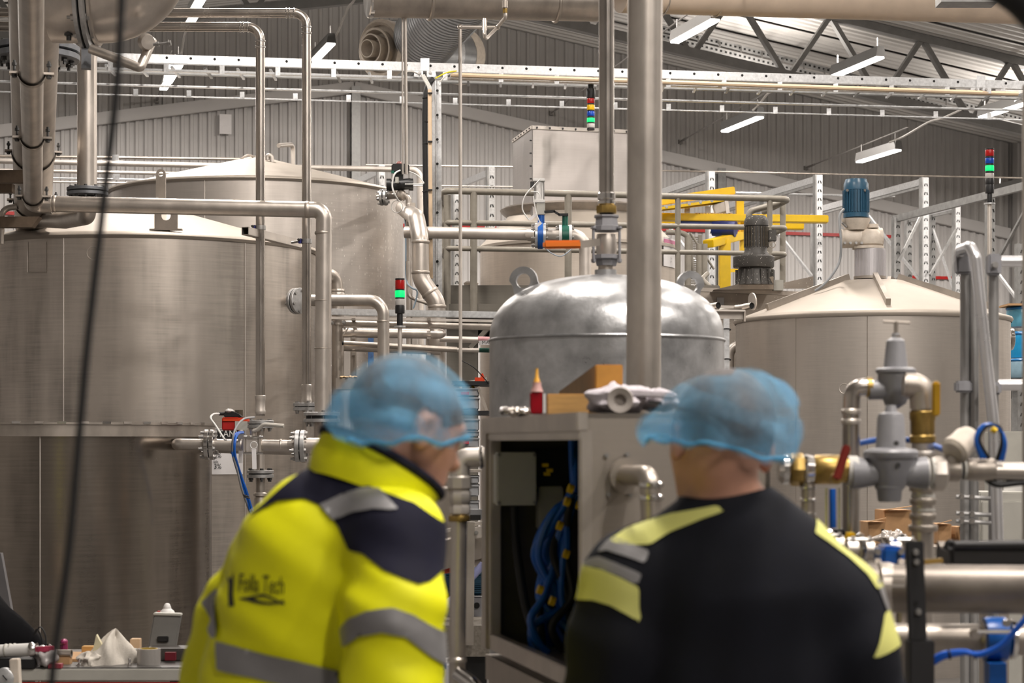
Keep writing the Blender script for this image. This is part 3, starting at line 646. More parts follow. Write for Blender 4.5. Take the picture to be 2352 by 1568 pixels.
# ================================================================== pipes in front of the tanks
dH = 13.0; dp = S(37, dH)
hp = thing('transfer_pipe', 'long stained steel pipe crossing both tanks and turning down', 'pipe', P(741, 960, dH))
part('pipe_run', MB().tube([P(112, 468, dH), P(744, 482, dH), P(741, 958, dH)], dp/2, 28, dp*.62, 10), STEEL, hp)
for x, y in ((118, 468), (125, 468), (706, 481)): ring(hp, P(x, y, dH), (1, 0, -.02), dp/2, .03, STEEL_D)
ring(hp, P(742, 535, dH), (0, 0, 1), dp/2, .02, STEEL_D)
for y in (800, 690): ring(hp, P(741, y, dH), (0, 0, 1), dp/2, .008, STEEL_D)
flange(hp, P(739, 958, dH), (0, 0, 1), S(42, dH), S(8, dH), 8, .9, FLANGE, .013, .2)
part('lower_stub', MB().tube([P(739, 966, dH), P(739, 1020, dH)], dp/2, 24), STEEL, hp)
dT = 13.45
for (x, yt, xl, yb, lab) in ((598, 62, -300, 955, 'thin bright steel pipe with lower bend of the pair, nearer the left'), (704, 30, -300, 930, 'thin bright steel pipe with upper bend of the pair, nearer the right')):
    r = S(10.7, dT); t = thing('thin_riser_pipe', lab, 'pipe', P(x, yb, dT))
    part('pipe_run', MB().tube([P(xl, yt-2, dT), P(x, yt, dT), P(x, yb, dT)], r, 24, S(30, dT), 10), STEEL_G, t)
    xe = x-36; 
    for dx in (-10, -3, 8): ring(t, P(xe+dx, yt, dT), (1, 0, 0), r, .012, CHROME, 'press_collar', r*.14)
    for dy in (32, 46): ring(t, P(x, yt+dy, dT), (0, 0, 1), r, .016, CHROME, 'press_collar', r*.14)
    part('press_socket', MB().lathe([(r*1.04, 0), (r*1.15, .01), (r*1.15, .02), (r*1.05, .03), (r*1.05, .09), (r*1.17, .1), (r*1.17, .12), (r*1.02, .125)], P(x, yb-5, dT), (0, 0, 1), 24), STEEL_L, t)
    flange(t, P(x, yb+ (19 if x < 650 else 4), dT), (0, 0, 1), S(31, dT), S(8, dT), 6, .2, FLANGE, .011, .25, BOLT)
    part('lower_stub', MB().tube([P(x, yb+8, dT), P(x, 1062 if x > 650 else 1150, dT)], r, 20), STEEL, t)
    if x < 650:
        flange(t, P(x, 1088, dT), (0, 0, 1), S(31, dT), S(7.5, dT), 6, .35, FLANGE, .013, .25, DARKBOLT)
        part('lower_collar', MB().lathe([(r*1.1, 0), (r*1.5, .005), (r*1.5, .02), (r*1.1, .03)], P(x, 1140, dT), (0, 0, 1), 20), STEEL, t)
        part('ball_valve', MB().lathe([(r*1.3, 0), (r*1.45, .05), (r*1.45, .12), (r*1.3, .17)], P(x, 1200, dT), (0, 0, 1), 20), STEEL, t)
    # pipe clip with blue insert
    y = 523 if x < 650 else 554
    part('clip_band', MB().lathe([(r*1.03, 0), (r*1.16, 0), (r*1.16, .03), (r*1.03, .03)], P(x, y+5, dT), (0, 0, 1), 20), BOLT, t)
    part('clip_insert', MB().box(P(x-15, y, dT-.01), (.02, .03, .028)), M('clip_blue', (.03, .03, .2), 0, .5), t); bolt(t, P(x-15, y-3, dT-.02), (.4, 1, 0), .01, .02, DARKBOLT)
    part('clip_screw', MB().cyl(P(x-34, y+3, dT+.05), P(x-15, y, dT), .008, n=8), BOLT, t)
sq = thing('square_tube_bracket', 'open square steel tube holding the two thin pipes', 'bracket', P(620, 545, 13.6))
a, b = P(563, 530, 13.3), P(684, 560, 14.0); dv = b-a; ww = S(18, 13.5)
u = dv.normalized(); v = u.cross(Vector((0, 0, 1))).normalized(); wv = v.cross(u)
for sg in (-1, 1):
    part('tube_side', MB().bar(a+v*sg*ww*.46, b+v*sg*ww*.46, ww*.08, ww, wv), STEEL, sq); part('tube_side', MB().bar(a+wv*sg*ww*.46, b+wv*sg*ww*.46, ww, ww*.08, wv), STEEL, sq)
part('tube_inside', MB().bar(a+u*.08, b, ww*.84, ww*.84, wv), DARK, sq)
# tank outlet with bend down
ob = thing('tank_outlet_pipe', 'tank outlet pipe with blank flange bending down beside the stack light', 'pipe', P(880, 850, 15.5))
part('pipe_run', MB().tube([P(690, 689, 15.6), P(881, 690, 15.5), Vector((P(880, 960, 15.5).x, 15.5, 0))], S(13.6, 15.5), 24, S(34, 15.5), 10), STEEL, ob)
pt = on_tank(cA, 1.44, 672, 690); part('nozzle', MB().lathe([(S(18, 15.6), 0), (S(10, 15.6), .05), (S(10, 15.6), .12)], pt, P(700, 690, 15.35)-pt, 20), STEEL_L, ob)
flange(ob, P(684, 691, 15.5), (.8, -.6, 0), S(30, 15.5), S(8, 15.5), 6, .4, FLANGE, .012, .3)
ring(ob, P(880, 738, 15.5), (0, 0, 1), S(13.6, 15.5), .02, STEEL_D)
sp2 = thing('branch_pipe', 'steel branch pipe with bend and clamp beside the transfer pipe', 'pipe', P(777, 960, 16.3))
part('pipe_run', MB().tube([P(735, 628, 16.2), P(772, 632, 16.3), P(776, 690, 16.3), Vector((P(776, 960, 16.3).x, 16.3, 0))], S(14, 16.3), 24, S(30, 16.3), 8), STEEL_D, sp2)
for y in (668, 676): ring(sp2, P(776, y, 16.3), (0, 0, 1), S(15, 16.3), .03, STEEL)
part('clamp', MB().lathe([(S(15, 16.3), 0), (S(17, 16.3), 0), (S(17, 16.3), .04), (S(15, 16.3), .04)], P(776, 746, 16.3), (0, 0, 1), 20), STEEL, sp2)
for dx in (-14, 14): bolt(sp2, P(776+dx, 740, 16.2), (0, 1, 0), .014, .05, BOLT)

# ================================================================== valve group before the polished vessel
dM = 11.95; r = S(13, dM)
mf = thing('manifold_pipe', 'horizontal flanged steel pipe with valve leaving the polished vessel', 'pipe', P(600, 1034, dM))
part('pipe_run', MB().tube([P(407, 1020, dM+.25), P(407, 1020, dM), P(770, 1024, dM)], r, 24, r*1.1, 8), STEEL, mf)
part('reducer', MB().lathe([(r, 0), (r*1.4, .12), (r*1.4, .2)], P(660, 1023, dM), (1, 0, 0), 24), STEEL, mf)
flange(mf, P(482, 1021, dM), (1, 0, 0), S(35, dM), S(10, dM), 6, .2, CHROME, .014, .35)
flange(mf, P(690, 1024, dM), (1, 0, 0), S(37, dM), S(10, dM), 6, .2, FLANGE, .014, .35)
for x in (554, 561, 645): ring(mf, P(x, 1021.5, dM), (1, 0, 0), r, .012, STEEL)
vb = part('valve_body', MB().box(P(581, 1022, dM), (S(34, dM), S(36, dM), S(34, dM))), STEEL_L, mf, .01)
for dx in (-18, 18):
    part('valve_end', MB().box(P(581+dx, 1022, dM), (S(6, dM), S(42, dM), S(42, dM))), STEEL, mf, .004)
for dz in (-18, 18): part('valve_stud', MB().cyl(P(560, 1022+dz, dM-.05), P(604, 1022+dz, dM-.05), .009, n=8), CHROME, mf)
part('valve_stem', MB().cyl(P(582, 1006, dM), P(582, 985, dM), .02, n=12), STEEL_D, mf)
part('lever', MB().smooth_tube([P(582, 990, dM-.02), P(592, 986, dM-.03), P(604, 976, dM-.04), P(620, 975, dM-.05), P(652, 978, dM-.06)], .012, 8, 5), M('lever_sleeve', (.55, .52, .47), .2, .5), mf)
part('tag_loop', MB().torus(P(583, 1022, dM-.08), (0, 1, 0), S(8, dM), .003, 16, 5), WHITE, mf)
part('paper_tag', MB().box(P(584, 1054, dM-.08), (S(10, dM), .003, S(46, dM)), (1, 0, .03)), PAPER, mf)
part('second_pipe', MB().tube([P(500, 1028, 12.6), P(560, 1030, 12.6), P(720, 1034, 12.6)], S(12, 12.6), 20), STEEL_D, mf)
# red actuator
ac = thing('valve_actuator', 'red orange valve actuator with black head above the flanged pipe', 'actuator', P(545, 1000, 12.2))
part('red_body', MB().box(P(532, 973, 12.2), (S(40, 12.2), .1, S(30, 12.2))), RED, ac, .006)
part('red_cover', MB().box(P(542, 964, 12.2), (S(58, 12.2), .11, S(10, 12.2))), REDOR, ac, .005)
part('rating_plate', MB().box(P(554, 977, 12.13), (S(28, 12.2), .01, S(20, 12.2))), LGREY, ac)
part('black_head', MB().prism([P(514, 958, 12.16), P(514, 946, 12.16), P(530, 943, 12.16), P(548, 950, 12.16), P(556, 958, 12.16)], Vector((0, .09, 0))), BLACK, ac, .004)
part('clear_dome', MB().sph(P(527, 944, 12.2), (S(11, 12.2), .05, S(6, 12.2)), 12, 8), CL, ac)
part('knob', MB().cyl(P(549, 956, 12.25), P(549, 941, 12.25), S(9, 12.2), n=16), M('smoked_knob', (.08, .07, .05), .3, .3), ac)
part('cable_gland', MB().cyl(P(503, 950, 12.2), P(515, 950, 12.2), S(4, 12.2), n=10), BLACK, ac)
part('stem_block', MB().box(P(556, 1004, 12.2), (S(16, 12.2), .06, S(30, 12.2))), GREYPAINT, ac)
solo('white_signal_cable', MB().smooth_tube([P(503, 950, 12.15), P(490, 951, 12.05), P(484, 960, 11.95), P(496, 978, 11.8), P(514, 1006, 11.75), P(519, 1010, 11.78)], S(2.3, 12), 8, 6), WHITE, 'white cable curving from the actuator gland over the flanged pipe', 'cable')
solo('grey_signal_cable', MB().smooth_tube([P(584, 958, 12.1), P(560, 962, 11.9), P(543, 980, 11.8), P(535, 1005, 11.75), P(534, 1040, 11.8), P(545, 1080, 11.85), P(556, 1125, 11.9), P(570, 1165, 12), P(582, 1200, 12)], S(2.4, 12), 8, 6), M('grey_cable', (.28, .28, .29), 0, .5), 'grey cable dropping from the flanged valve past the tank sign', 'cable')
bh = thing('blue_air_hose', 'blue air hose bundle hanging beside the tank sign', 'hose', P(570, 1190, 12))
for k, dx in enumerate((0, 5)): part('hose', MB().smooth_tube([P(553+dx, 993, 12), P(542+dx, 996, 11.9), P(536+dx, 1008, 11.8), P(534+dx, 1040, 11.8), P(548+dx, 1090, 11.9), P(562+dx, 1130, 11.95), P(574+dx, 1170, 12), P(590+dx*2, 1215, 12)], S(3, 12), 8, 6), HOSE, bh)
for y, x in ((1042, 536), (1138, 565), (1142, 567)): part('cable_tie', MB().torus(P(x, y, 11.86), (.3, 0, 1), S(6, 12), .004, 12, 6), RUBBER, bh)
solo('tag_strip', MB().box(P(553, 1045, 12.3), (S(10, 12.3), .004, S(36, 12.3))), PAPER, 'narrow paper tag hanging behind the flanged pipe', 'tag')
# tank sign on the front tank
sg_ = thing('tank_sign', 'white tank sign with black header and percentages behind the pipes', 'sign', on_tank(cA, 1.44, 520, 1090, .02))
def curved_panel(x0, x1, y0, y1, off, mat, name, parent, c=cA, R=1.44):
    rows = []
    for y in (y0, y1): rows.append([on_tank(c, R, x0+(x1-x0)*k/10, y, off) for k in range(11)])
    z0 = sum(p.z for p in rows[0])/11; z1 = sum(p.z for p in rows[1])/11
    for rr, zz in ((rows[0], z0), (rows[1], z1)):
        for p in rr: p.z = zz
    cc = Vector((c.x, c.y, 0)); inner = [[p-(Vector((p.x, p.y, 0))-cc).normalized()*.004 for p in rr] for rr in rows]
    return part(name, MB().grid([inner[0], rows[0], rows[1], inner[1]]), mat, parent)
curved_panel(470, 558, 984, 1089, .012, PAPER, 'sign_plate', sg_)
curved_panel(470, 552, 986, 1007, .016, BLACK, 'sign_header', sg_)
def curved_text(s, size, x, y, mat, parent, c, R, off=.02):
    vs, fs = text_mesh(s, size); o = on_tank(c, R, x, y, off); a0 = math.atan2(o.y-c.y, o.x-c.x); q = []
    for v in vs:
        a = a0+v.x/(R+off); q.append(Vector((c.x+(R+off)*math.cos(a), c.y+(R+off)*math.sin(a), o.z+v.y)))
    return part('lettering', MB().add(q, fs), mat, parent)
curved_text('STANK', .074, 491, 1003, WHITE, sg_, cA, 1.44)
INK = M('print_ink', (.02, .02, .02), 0, .6)
curved_text('3%', .055, 491, 1051, INK, sg_, cA, 1.44); curved_text('åde', .03, 490, 1063, INK, sg_, cA, 1.44); curved_text('3%', .055, 491, 1076, INK, sg_, cA, 1.44)

# ================================================================== long pipes at the back wall
for i, (ya, yb, x1, dd, m_, lab) in enumerate(((358, 366, 590, 7, STEEL_D, 'thin dark pipe running along the back, topmost of the row'), (372, 389, 905, 13, STEEL_L, 'pale pipe passing behind the cone roof, thickest of the row'), (389, 400, 470, 9, STEEL_L, 'pale pipe of the back row, third from the top'), (405, 414, 430, 5, GALV, 'galvanised conduit of the back row, fourth from the top'), (414, 422, 420, 5, STEEL_L, 'slim pale pipe of the back row, lowest'))):
    pipe('wall_pipe', lab, [(-600, ya-(yb-ya)*.9, 23.4), (x1, yb, 24.6)], S(dd, 24), m_, group='row of pipes behind the tanks')
for x, y in ((265, 362), (267, 406)): solo('pipe_bracket', MB().box(P(x, y, 23.9), (.08, .02, .07)), GALV, 'small galvanised bracket on the top back pipe' if y < 400 else 'small galvanised bracket on the lower back conduits', 'bracket')
pipe('wall_pipe_elbow', 'pale pipe bending down right of the black control valve', [(900, 388, 24.4), (966, 390, 24.4), Vector((P(966, 0, 24.4).x, 24.4, 0))], S(15, 24.4), STEEL_L, .12)
# ================================================================== middle: valves, S pipe, platform, hopper
sb = thing('s_bend_pipe', 'wide steel S bend pipe going down beside the galvanised post', 'pipe', P(1006, 790, 16.9))
part('pipe_run', MB().tube([P(925, 478, 20.2), P(956, 500, 17.1), P(965, 548, 16.9), P(966, 640, 16.9), P(1004, 695, 16.9), Vector((P(1004, 0, 16.9).x, 16.9, 0))], S(20, 16.9), 28, S(46, 16.9), 8), STEEL, sb)
for x, y, a in ((966, 556, (0, 0, 1)), (966, 626, (0, 0, 1)), (988, 672, (.57, 0, -.82)), (1004, 704, (0, 0, 1))): ring(sb, P(x, y, 16.9), a, S(20, 16.9), .03, STEEL_D)
# black control valve
cv = thing('control_valve', 'black control valve with blinking dome on the tank outlet', 'valve', P(915, 450, 18.4))
part('valve_cap', MB().box(P(920, 388, 18.4), (S(40, 18.4), .14, S(20, 18.4))), BLACK, cv, .01)
part('cap_dome', MB().sph(P(917, 376, 18.4), (S(7, 18.4), .03, S(6, 18.4)), 14, 8), M('smoky_dome', (.25, .1, .09), 0, .2), cv)
part('actuator_barrel', MB().cyl(P(893, 426, 18.4), P(944, 422, 18.4), S(13, 18.4), n=20), BLACK, cv)
for x in (893, 944): part('barrel_cap', MB().cyl(P(x-5, 424, 18.4), P(x+5, 424, 18.4), S(14, 18.4), n=20), BLACK, cv)
part('neck', MB().box(P(915, 408, 18.4), (S(22, 18.4), .07, S(20, 18.4))), BLACK, cv, .005)
part('solenoid', MB().box(P(912, 414, 18.3), (S(8, 18.4), .05, S(14, 18.4))), LGREY, cv, .003)
part('green_mark', MB().box(P(902, 395, 18.32), (S(7, 18.4), .02, S(6, 18.4))), GREEN, cv)
part('valve_body', MB().sph(P(921, 448, 18.4), S(13, 18.4), 14, 10), STEEL_D, cv)
part('inlet', MB().cyl(P(868, 454, 18.6), P(922, 448, 18.4), S(7, 18.4), n=16), STEEL, cv)
flange(cv, P(882, 453, 18.5), (1, -.2, 0), S(19, 18.5), S(7, 18.5), 6, .3, FLANGE, .012, .3)
part('drop_pipe', MB().tube([P(922, 448, 18.4), P(938, 450, 18.4), P(940, 500, 18.4), Vector((P(940, 0, 18.4).x, 18.4, 0))], S(7, 18.4), 16, .05), STEEL, cv)
for y in (470, 484, 505, 520): ring(cv, P(940, y, 18.4), (0, 0, 1), S(7.5, 18.4), .025, STEEL_L)
part('hand_lever', MB().tube([P(944, 478, 18.3), P(957, 482, 18.25), P(958, 515, 18.25)], S(2.5, 18.3), 8, .02), STEEL_L, cv)
part('side_cock', MB().box(P(948, 472, 18.3), (S(12, 18.3), .05, S(12, 18.3))), STEEL_D, cv, .005)
solo('white_control_cable', MB().smooth_tube([P(919, 391, 18.25), P(906, 400, 18.2), P(901, 425, 18.2), P(906, 445, 18.2), P(916, 462, 18.25)], S(2, 18.3), 6, 6), WHITE, 'white cable looping down from the black control valve', 'cable')
solo('white_control_cable', MB().smooth_tube([P(940, 394, 18.3), P(958, 402, 18.3), P(970, 415, 18.3), P(970, 422, 18.3), P(930, 423, 18.3)], S(1.6, 18.3), 6, 6), WHITE, 'white cable looping behind right of the black control valve', 'cable')
solo('cable_coil', MB().torus(P(912, 474, 18.3), (.3, 1, .1), S(14, 18.3), S(1.2, 18.3), 28, 6), CORD, 'coiled thin cable hanging under the black control valve', 'cable')
# small sampling line
sl = pipe('sampling_line', 'small steel line bending right below the S bend', [(936, 600, 18.2), (938, 680, 18.2), (960, 690, 18.2), (988, 698, 18.2), Vector((P(990, 0, 18.2).x, 18.2, 0))], S(8, 18.2), STEEL, .05)
solo('thin_hose', MB().smooth_tube([P(930, 480, 18.2), P(932, 560, 18.2), P(933, 640, 18.2), P(945, 660, 18.1), P(958, 668, 18.1), P(955, 690, 18.1), P(949, 708, 18.1)], S(2, 18.2), 6, 5), M('grey_blue_hose', (.25, .32, .38), 0, .4), 'thin grey hose following the drop pipe of the control valve', 'hose')
# pipe rack between the tank and the dome vessel
for i, (xa, xb, ya, yb, dd, d, m_, lab) in enumerate((
  (785, 1160, 742, 752, 15, 16.3, STEEL, 'upper round pipe of the low rack beneath the galvanised channel'),
  (790, 1050, 788, 803, 13, 16.0, STEEL_D, 'slim rusty ended pipe of the low rack'),
  (788, 1012, 797, 806, 18, 16.6, STEEL, 'lower short pipe of the low rack with plain end'),
  (1010, 1160, 778, 782, 14, 16.75, STEEL_L, 'pale pipe with pink marker leaving the rounded pipe end'),
  (1005, 1160, 803, 805, 10, 16.8, STEEL_L, 'pale pipe with green marker below the pink marked one'))):
    t = pipe('rack_pipe', lab, [(xa, ya, d), (xb, yb, d)], S(dd, d), m_, group='pipes of the low rack')
    if i == 3:
        part('pink_marker', MB().cyl(P(1098, 779.5, d), P(1160, 781.5, d), S(7.3, d), n=20), M('pink_tape', (.6, .3, .32), 0, .5), t)
        part('marker_plate', MB().box(P(1130, 787, d-.05), (S(60, d), .003, S(10, d))), PAPER, t); lettering('MALD', .04, P(1107, 790, d-.053), (1, 0, 0), (0, 0, 1), INK, t)
    if i == 4: part('green_marker', MB().cyl(P(1101, 803.8, d), P(1160, 805, d), S(5.4, d), n=20), GREEN, t)
    if i == 1: part('open_end', MB().cyl(P(786, 787.8, d), P(793, 788, d), S(4.6, d), n=16), DARK, t)
capd = thing('capped_pipe', 'thick pipe with rounded cap on the low rack', 'pipe', P(900, 772, 16.2))
part('pipe_run', MB().cyl(P(788, 763, 16.2), P(1005, 766, 16.2), S(12, 16.2), n=24), STEEL, capd)
part('end_cap', MB().lathe([(S(12, 16.2)*math.cos(a), S(20, 16.2)*math.sin(a)) for a in [k*math.pi/16 for k in range(9)]], P(1005, 766, 16.2), (1, 0, 0), 24), STEEL, capd)
part('slanted_rod', MB().cyl(P(790, 768, 16.0), P(800, 752, 16.0), S(2, 16.0), n=6), STEEL, capd)
ch = thing('galvanised_channel', 'galvanised bolted channel across the low rack', 'channel', P(960, 725, 16.2))
part('channel', MB().bar(P(760, 716, 16.2), P(1175, 724, 16.2), .05, S(15, 16.2)), GALV, ch, .004)
part('channel_lip', MB().bar(P(760, 730, 16.2), P(1175, 738, 16.2), .05, S(6, 16.2)), STEEL_L, ch)
hm = MB()
for k in range(7): hm.lathe([(.013, 0), (.013, .004)], P(842+k*63, 717.8+k*1.22, 16.26), (0, 1, 0), 8)
part('bolt_hole_row', hm, DARK, ch, kind='stuff')
for x, lab in ((852, 'blue sprayed square post behind the low rack'),):
    solo('blue_post', MB().bar(P(x, 760, 18.6), Vector((P(x, 760, 18.6).x, 18.6, 0)), .05, .05, (1, 0, 0)), M('worn_blue', (.05, .12, .28), .2, .5, .4, 30), lab, 'post')
gp = thing('pipe_stand', 'galvanised upright frame behind the S bend', 'frame', P(945, 900, 20))
for x in (952, 985): part('upright', MB().bar(P(x, 690, 20.0), Vector((P(x, 690, 20.0).x, 20.0, 0)), .05, .05, (1, 0, 0)), STEEL_L, gp)
part('cross_bar', MB().bar(P(945, 735, 19.95), P(1010, 737, 19.95), .04, .06), STEEL_D, gp)
rs = thing('pipe_rack_stand', 'plain steel stand carrying the low rack pipes', 'stand', Vector((P(830, 0, 16.4).x, 16.4, 0)))
for x in (812, 985, 1150):
    part('upright', MB().bar(P(x, 712, 16.95), Vector((P(x, 0, 16.95).x, 16.95, 0)), .05, .05, (1, 0, 0)), STEEL_D, rs)
    for y in (733, 776, 813): part('arm', MB().bar(P(x, y, 16.0), P(x, y, 16.95), .03, .02), STEEL_D, rs)
wb_ = thing('splashed_ledge', 'brown ledge with dried pulp behind the left cap', 'ledge', P(805, 890, 16))
part('ledge_plate', MB().box(P(800, 882, 16), (S(50, 16), .3, S(26, 16))), STEEL_D, wb_)
PULP = M('pale_pulp', (.62, .45, .26), 0, .8, .2, 30, bump=.4)
mb = MB(); 
for k in range(9): mb.sph(P(784+k*4.2, 866+random.uniform(-1, 2), 15.9+random.uniform(-.05, .05)), (S(4, 16), .05, S(random.uniform(2, 4), 16)), 8, 6)
part('dried_pulp', mb, PULP, wb_, kind='stuff')

# ------------------------------------------------------------------ walkway platform with railing
wy = math.radians(4); dW = 18.0
def R3(x, y, back=0.): return P(x, y, dW+(x-1020)/800*.35+back)
rw = thing('walkway_railing', 'grey green tubular railing round the raised walkway', 'railing', R3(1300, 690))
rr = S(8, dW)
def tub(name, pts, r, bend=.12): part(name, MB().tube(pts, r, 14, bend, 6), RAIL, rw)
tub('handrail', [R3(1021, 470, 1.8), R3(1021, 438), R3(1812, 457), R3(1812, 457, .0)+Vector((-.1, 1.0, 0))], S(7.5, dW), .1)
tub('handrail_return', [R3(1812, 456)+Vector((-.02, .25, 0)), R3(1726, 484, .2), R3(1720, 492, .2), R3(1720, 690, .2)], S(7.5, dW), .12)
tub('mid_rail', [R3(1021, 520, 1.4), R3(1023, 511), R3(1806, 523), R3(1806, 523)+Vector((-.1, .9, 0))], S(6.5, dW), .08)
tub('lower_rail', [R3(1021, 590, 1.4), R3(1023, 570), R3(1806, 583), R3(1806, 583)+Vector((-.1, .9, 0))], S(6, dW), .08)
for x in (1088, 1305, 1557, 1768): tub('railing_post', [R3(x, 440+(x-1020)*.024), R3(x, 720)], S(8.5 if x < 1400 else 6.5, dW))
tub('railing_post', [R3(1027, 448, .05), R3(1027, 720, .05)], S(8.5, dW)); tub('railing_post', [R3(1798, 470, .6), R3(1798, 660, .6)], S(7, dW))
tub('railing_post', [R3(1016, 470, 1.6), R3(1016, 700, 1.6)], S(8, dW))
for x, y0 in ((1580, 545), (1618, 560), (1606, 560)): tub('rear_post', [R3(x, y0, 2.0), R3(x, 720, 2.0)], S(8, dW))
tub('rear_rail', [R3(1530, 533, 2.2), R3(1585, 535, 2.2), R3(1588, 640, 2.2)], S(7, dW)); tub('rear_rail', [R3(1585, 535, 2.2), R3(1640, 618, 2.2)], S(3, dW)); tub('rear_rail', [R3(1625, 628, 1.6), R3(1612, 640, 1.5), R3(1640, 668, 1.4)], S(6, dW), .04)
pfm = thing('walkway_platform', 'splashed grey steel walkway platform under the railing', 'platform', Vector((R3(1300, 700).x, 18.6, 0)))
PLAT = tank_steel('platform_paint', (.17, .155, .13), .5, .15, specks=(-1.5, 1.5, .12), met=.1)
part('platform_deck', MB().box(P(1330, 705, 18.9), (S(610, 18.9), 1.5, S(72, 18.9))), PLAT, pfm, .01)
part('platform_lip', MB().box(P(1310, 708, 18.05), (S(580, 18.05), .05, S(20, 18.05))), PLAT, pfm)
for x in (1062, 1160, 1560): part('platform_leg', MB().box(Vector((P(x, 700, 18.4).x, 18.4, P(x, 735, 18.4).z/2)), (S(72 if x < 1100 else 50, 18.4), .2, P(x, 735, 18.4).z)), PLAT, pfm)
part('stair_brace', MB().bar(P(1080, 800, 18.3), P(1125, 750, 18.3), .04, .2, (0, 1, 0)), RAIL, pfm)
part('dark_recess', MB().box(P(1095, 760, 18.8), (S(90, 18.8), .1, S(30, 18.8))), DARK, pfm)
for y, x in ((650, 1082),):
    pw = thing('floor_nozzle', 'low steel nozzle with plate on the walkway deck', 'nozzle', P(x, 668, 18.6)); part('disc', MB().lathe([(S(16, 18.6), 0), (S(17, 18.6), .02), (S(12, 18.6), .035)], P(x, 655, 18.6), (0, 0, 1), 20), STEEL_D, pw); part('stem', MB().cyl(P(x, 668, 18.6), P(x, 650, 18.6), S(7, 18.6), n=14), STEEL_D, pw)
# ------------------------------------------------------------------ mixing tank with hopper box
mt, cM = round_tank('mixing_tank', 'stainless mixing tank with domed top under the hopper box', 1328, 21.6, S(227, 21.5), 0, 0, TANK_A) if False else (None, None)
D = 20.95; cM = Vector(((1328-CX)/F*D, D, 0)); RM = S(226, 20.85); zM = P(0, 548, 19.95).z
mt = thing('mixing_tank', 'stainless mixing tank with shallow cone top under the hopper box', 'tank', cM)
TANK_M = tank_steel('mixing_tank_plate', (.56, .50, .44), .48, .2)
part('tank_wall', MB().lathe([(RM, 0), (RM, zM)], cM, (0, 0, 1), 80, False), TANK_M, mt)
zl = P(0, 500, D).z; RL_ = S(178, D)
part('tank_roof', MB().lathe([(RM+.02, zM-.03), (RM+.02, zM), (RL_*.93, zl-.02), (RL_*.9, zl+.04)], cM, (0, 0, 1), 80, False), ROOF_S, mt)
part('charging_rim', MB().lathe([(RL_*.88, zl-.03), (RL_*1.0, zl+.05), (RL_*1.01, zl+.07), (RL_*.97, zl+.09), (RL_*.5, zl+.13)], cM, (0, 0, 1), 80, False), STEEL_D, mt, ang=60)
lb = thing('tank_label', 'white tank label with pink header on the mixing tank', 'label', on_tank(cM, RM, 1540, 610, .02))
curved_panel(1524, 1553, 547, 613, .012, PAPER, 'label_plate', lb, cM, RM); curved_panel(1525, 1553, 551, 563, .016, M('pink_header', (.62, .2, .35), 0, .5), 'label_header', lb, cM, RM)
curved_text('MASSAUPPR', .042, 1526, 562, RED, lb, cM, RM, .018)
for y, s_ in ((572, 'Nivå'), (579, '0-100%'), (595, 'Ton'), (602, 'pH')): curved_text(s_, .028, 1540, y, M('grey_print', (.3, .3, .3), 0, .6), lb, cM, RM, .018)
hb = thing('hopper_box', 'tall sheet steel hopper box with riveted edges', 'hopper', P(1222, 475, 20.3))
HOP = tank_steel('hopper_sheet', (.74, .69, .66), .36, .14); HOPS = tank_steel('hopper_side_sheet', (.5, .48, .47), .42, .1)
fa = P(1222, 290, 20.3); ux = UX; uy = (P(1178, 322, 21.23)-P(1222, 290, 20.3)); uy.z = 0; zb = P(1222, 494, 20.3).z; hgt = fa.z-zb; wid = 1.2
def HB(u, v, z): return Vector((fa.x, fa.y, 0))+ux*u+uy*v+Vector((0, 0, z))
part('front_sheet', MB().prism([HB(0, 0, zb), HB(wid, 0, zb), HB(wid, 0, fa.z), HB(0, 0, fa.z)], uy*.01), HOP, hb)
part('left_sheet', MB().prism([HB(0, 0, zb), HB(0, 1, zb), HB(0, 1, fa.z), HB(0, 0, fa.z)], ux*.01), HOPS, hb)
part('right_sheet', MB().prism([HB(wid, 0, zb), HB(wid, 1, zb), HB(wid, 1, fa.z), HB(wid, 0, fa.z)], -ux*.01), HOPS, hb)
part('back_sheet', MB().prism([HB(0, 1, zb), HB(wid, 1, zb), HB(wid, 1, fa.z), HB(0, 1, fa.z)], -uy*.01), HOPS, hb)
part('top_sheet', MB().prism([HB(0, 0, fa.z), HB(wid, 0, fa.z), HB(wid, 1, fa.z), HB(0, 1, fa.z)], Vector((0, 0, .01))), HOP, hb)
part('top_edge_strip', MB().bar(HB(0, -.005, fa.z-.01), HB(wid, -.005, fa.z-.01), .012, .035), STEEL_L, hb); part('top_edge_strip', MB().bar(HB(-.005, 0, fa.z-.01), HB(-.005, 1, fa.z-.01), .012, .035), STEEL_L, hb)
for k in range(9): bolt(hb, HB(.05+k*.138, -.012, fa.z-.012), -NX*-1, .009, .004, DARKBOLT, 'rivet')
for k in range(7): bolt(hb, HB(-.01, .08+k*.14, fa.z-.012), -UX, .008, .004, DARKBOLT, 'rivet')
for k in range(6): bolt(hb, HB(-.01, .03, fa.z-.14-k*.13), -UX, .008, .004, DARKBOLT, 'rivet')
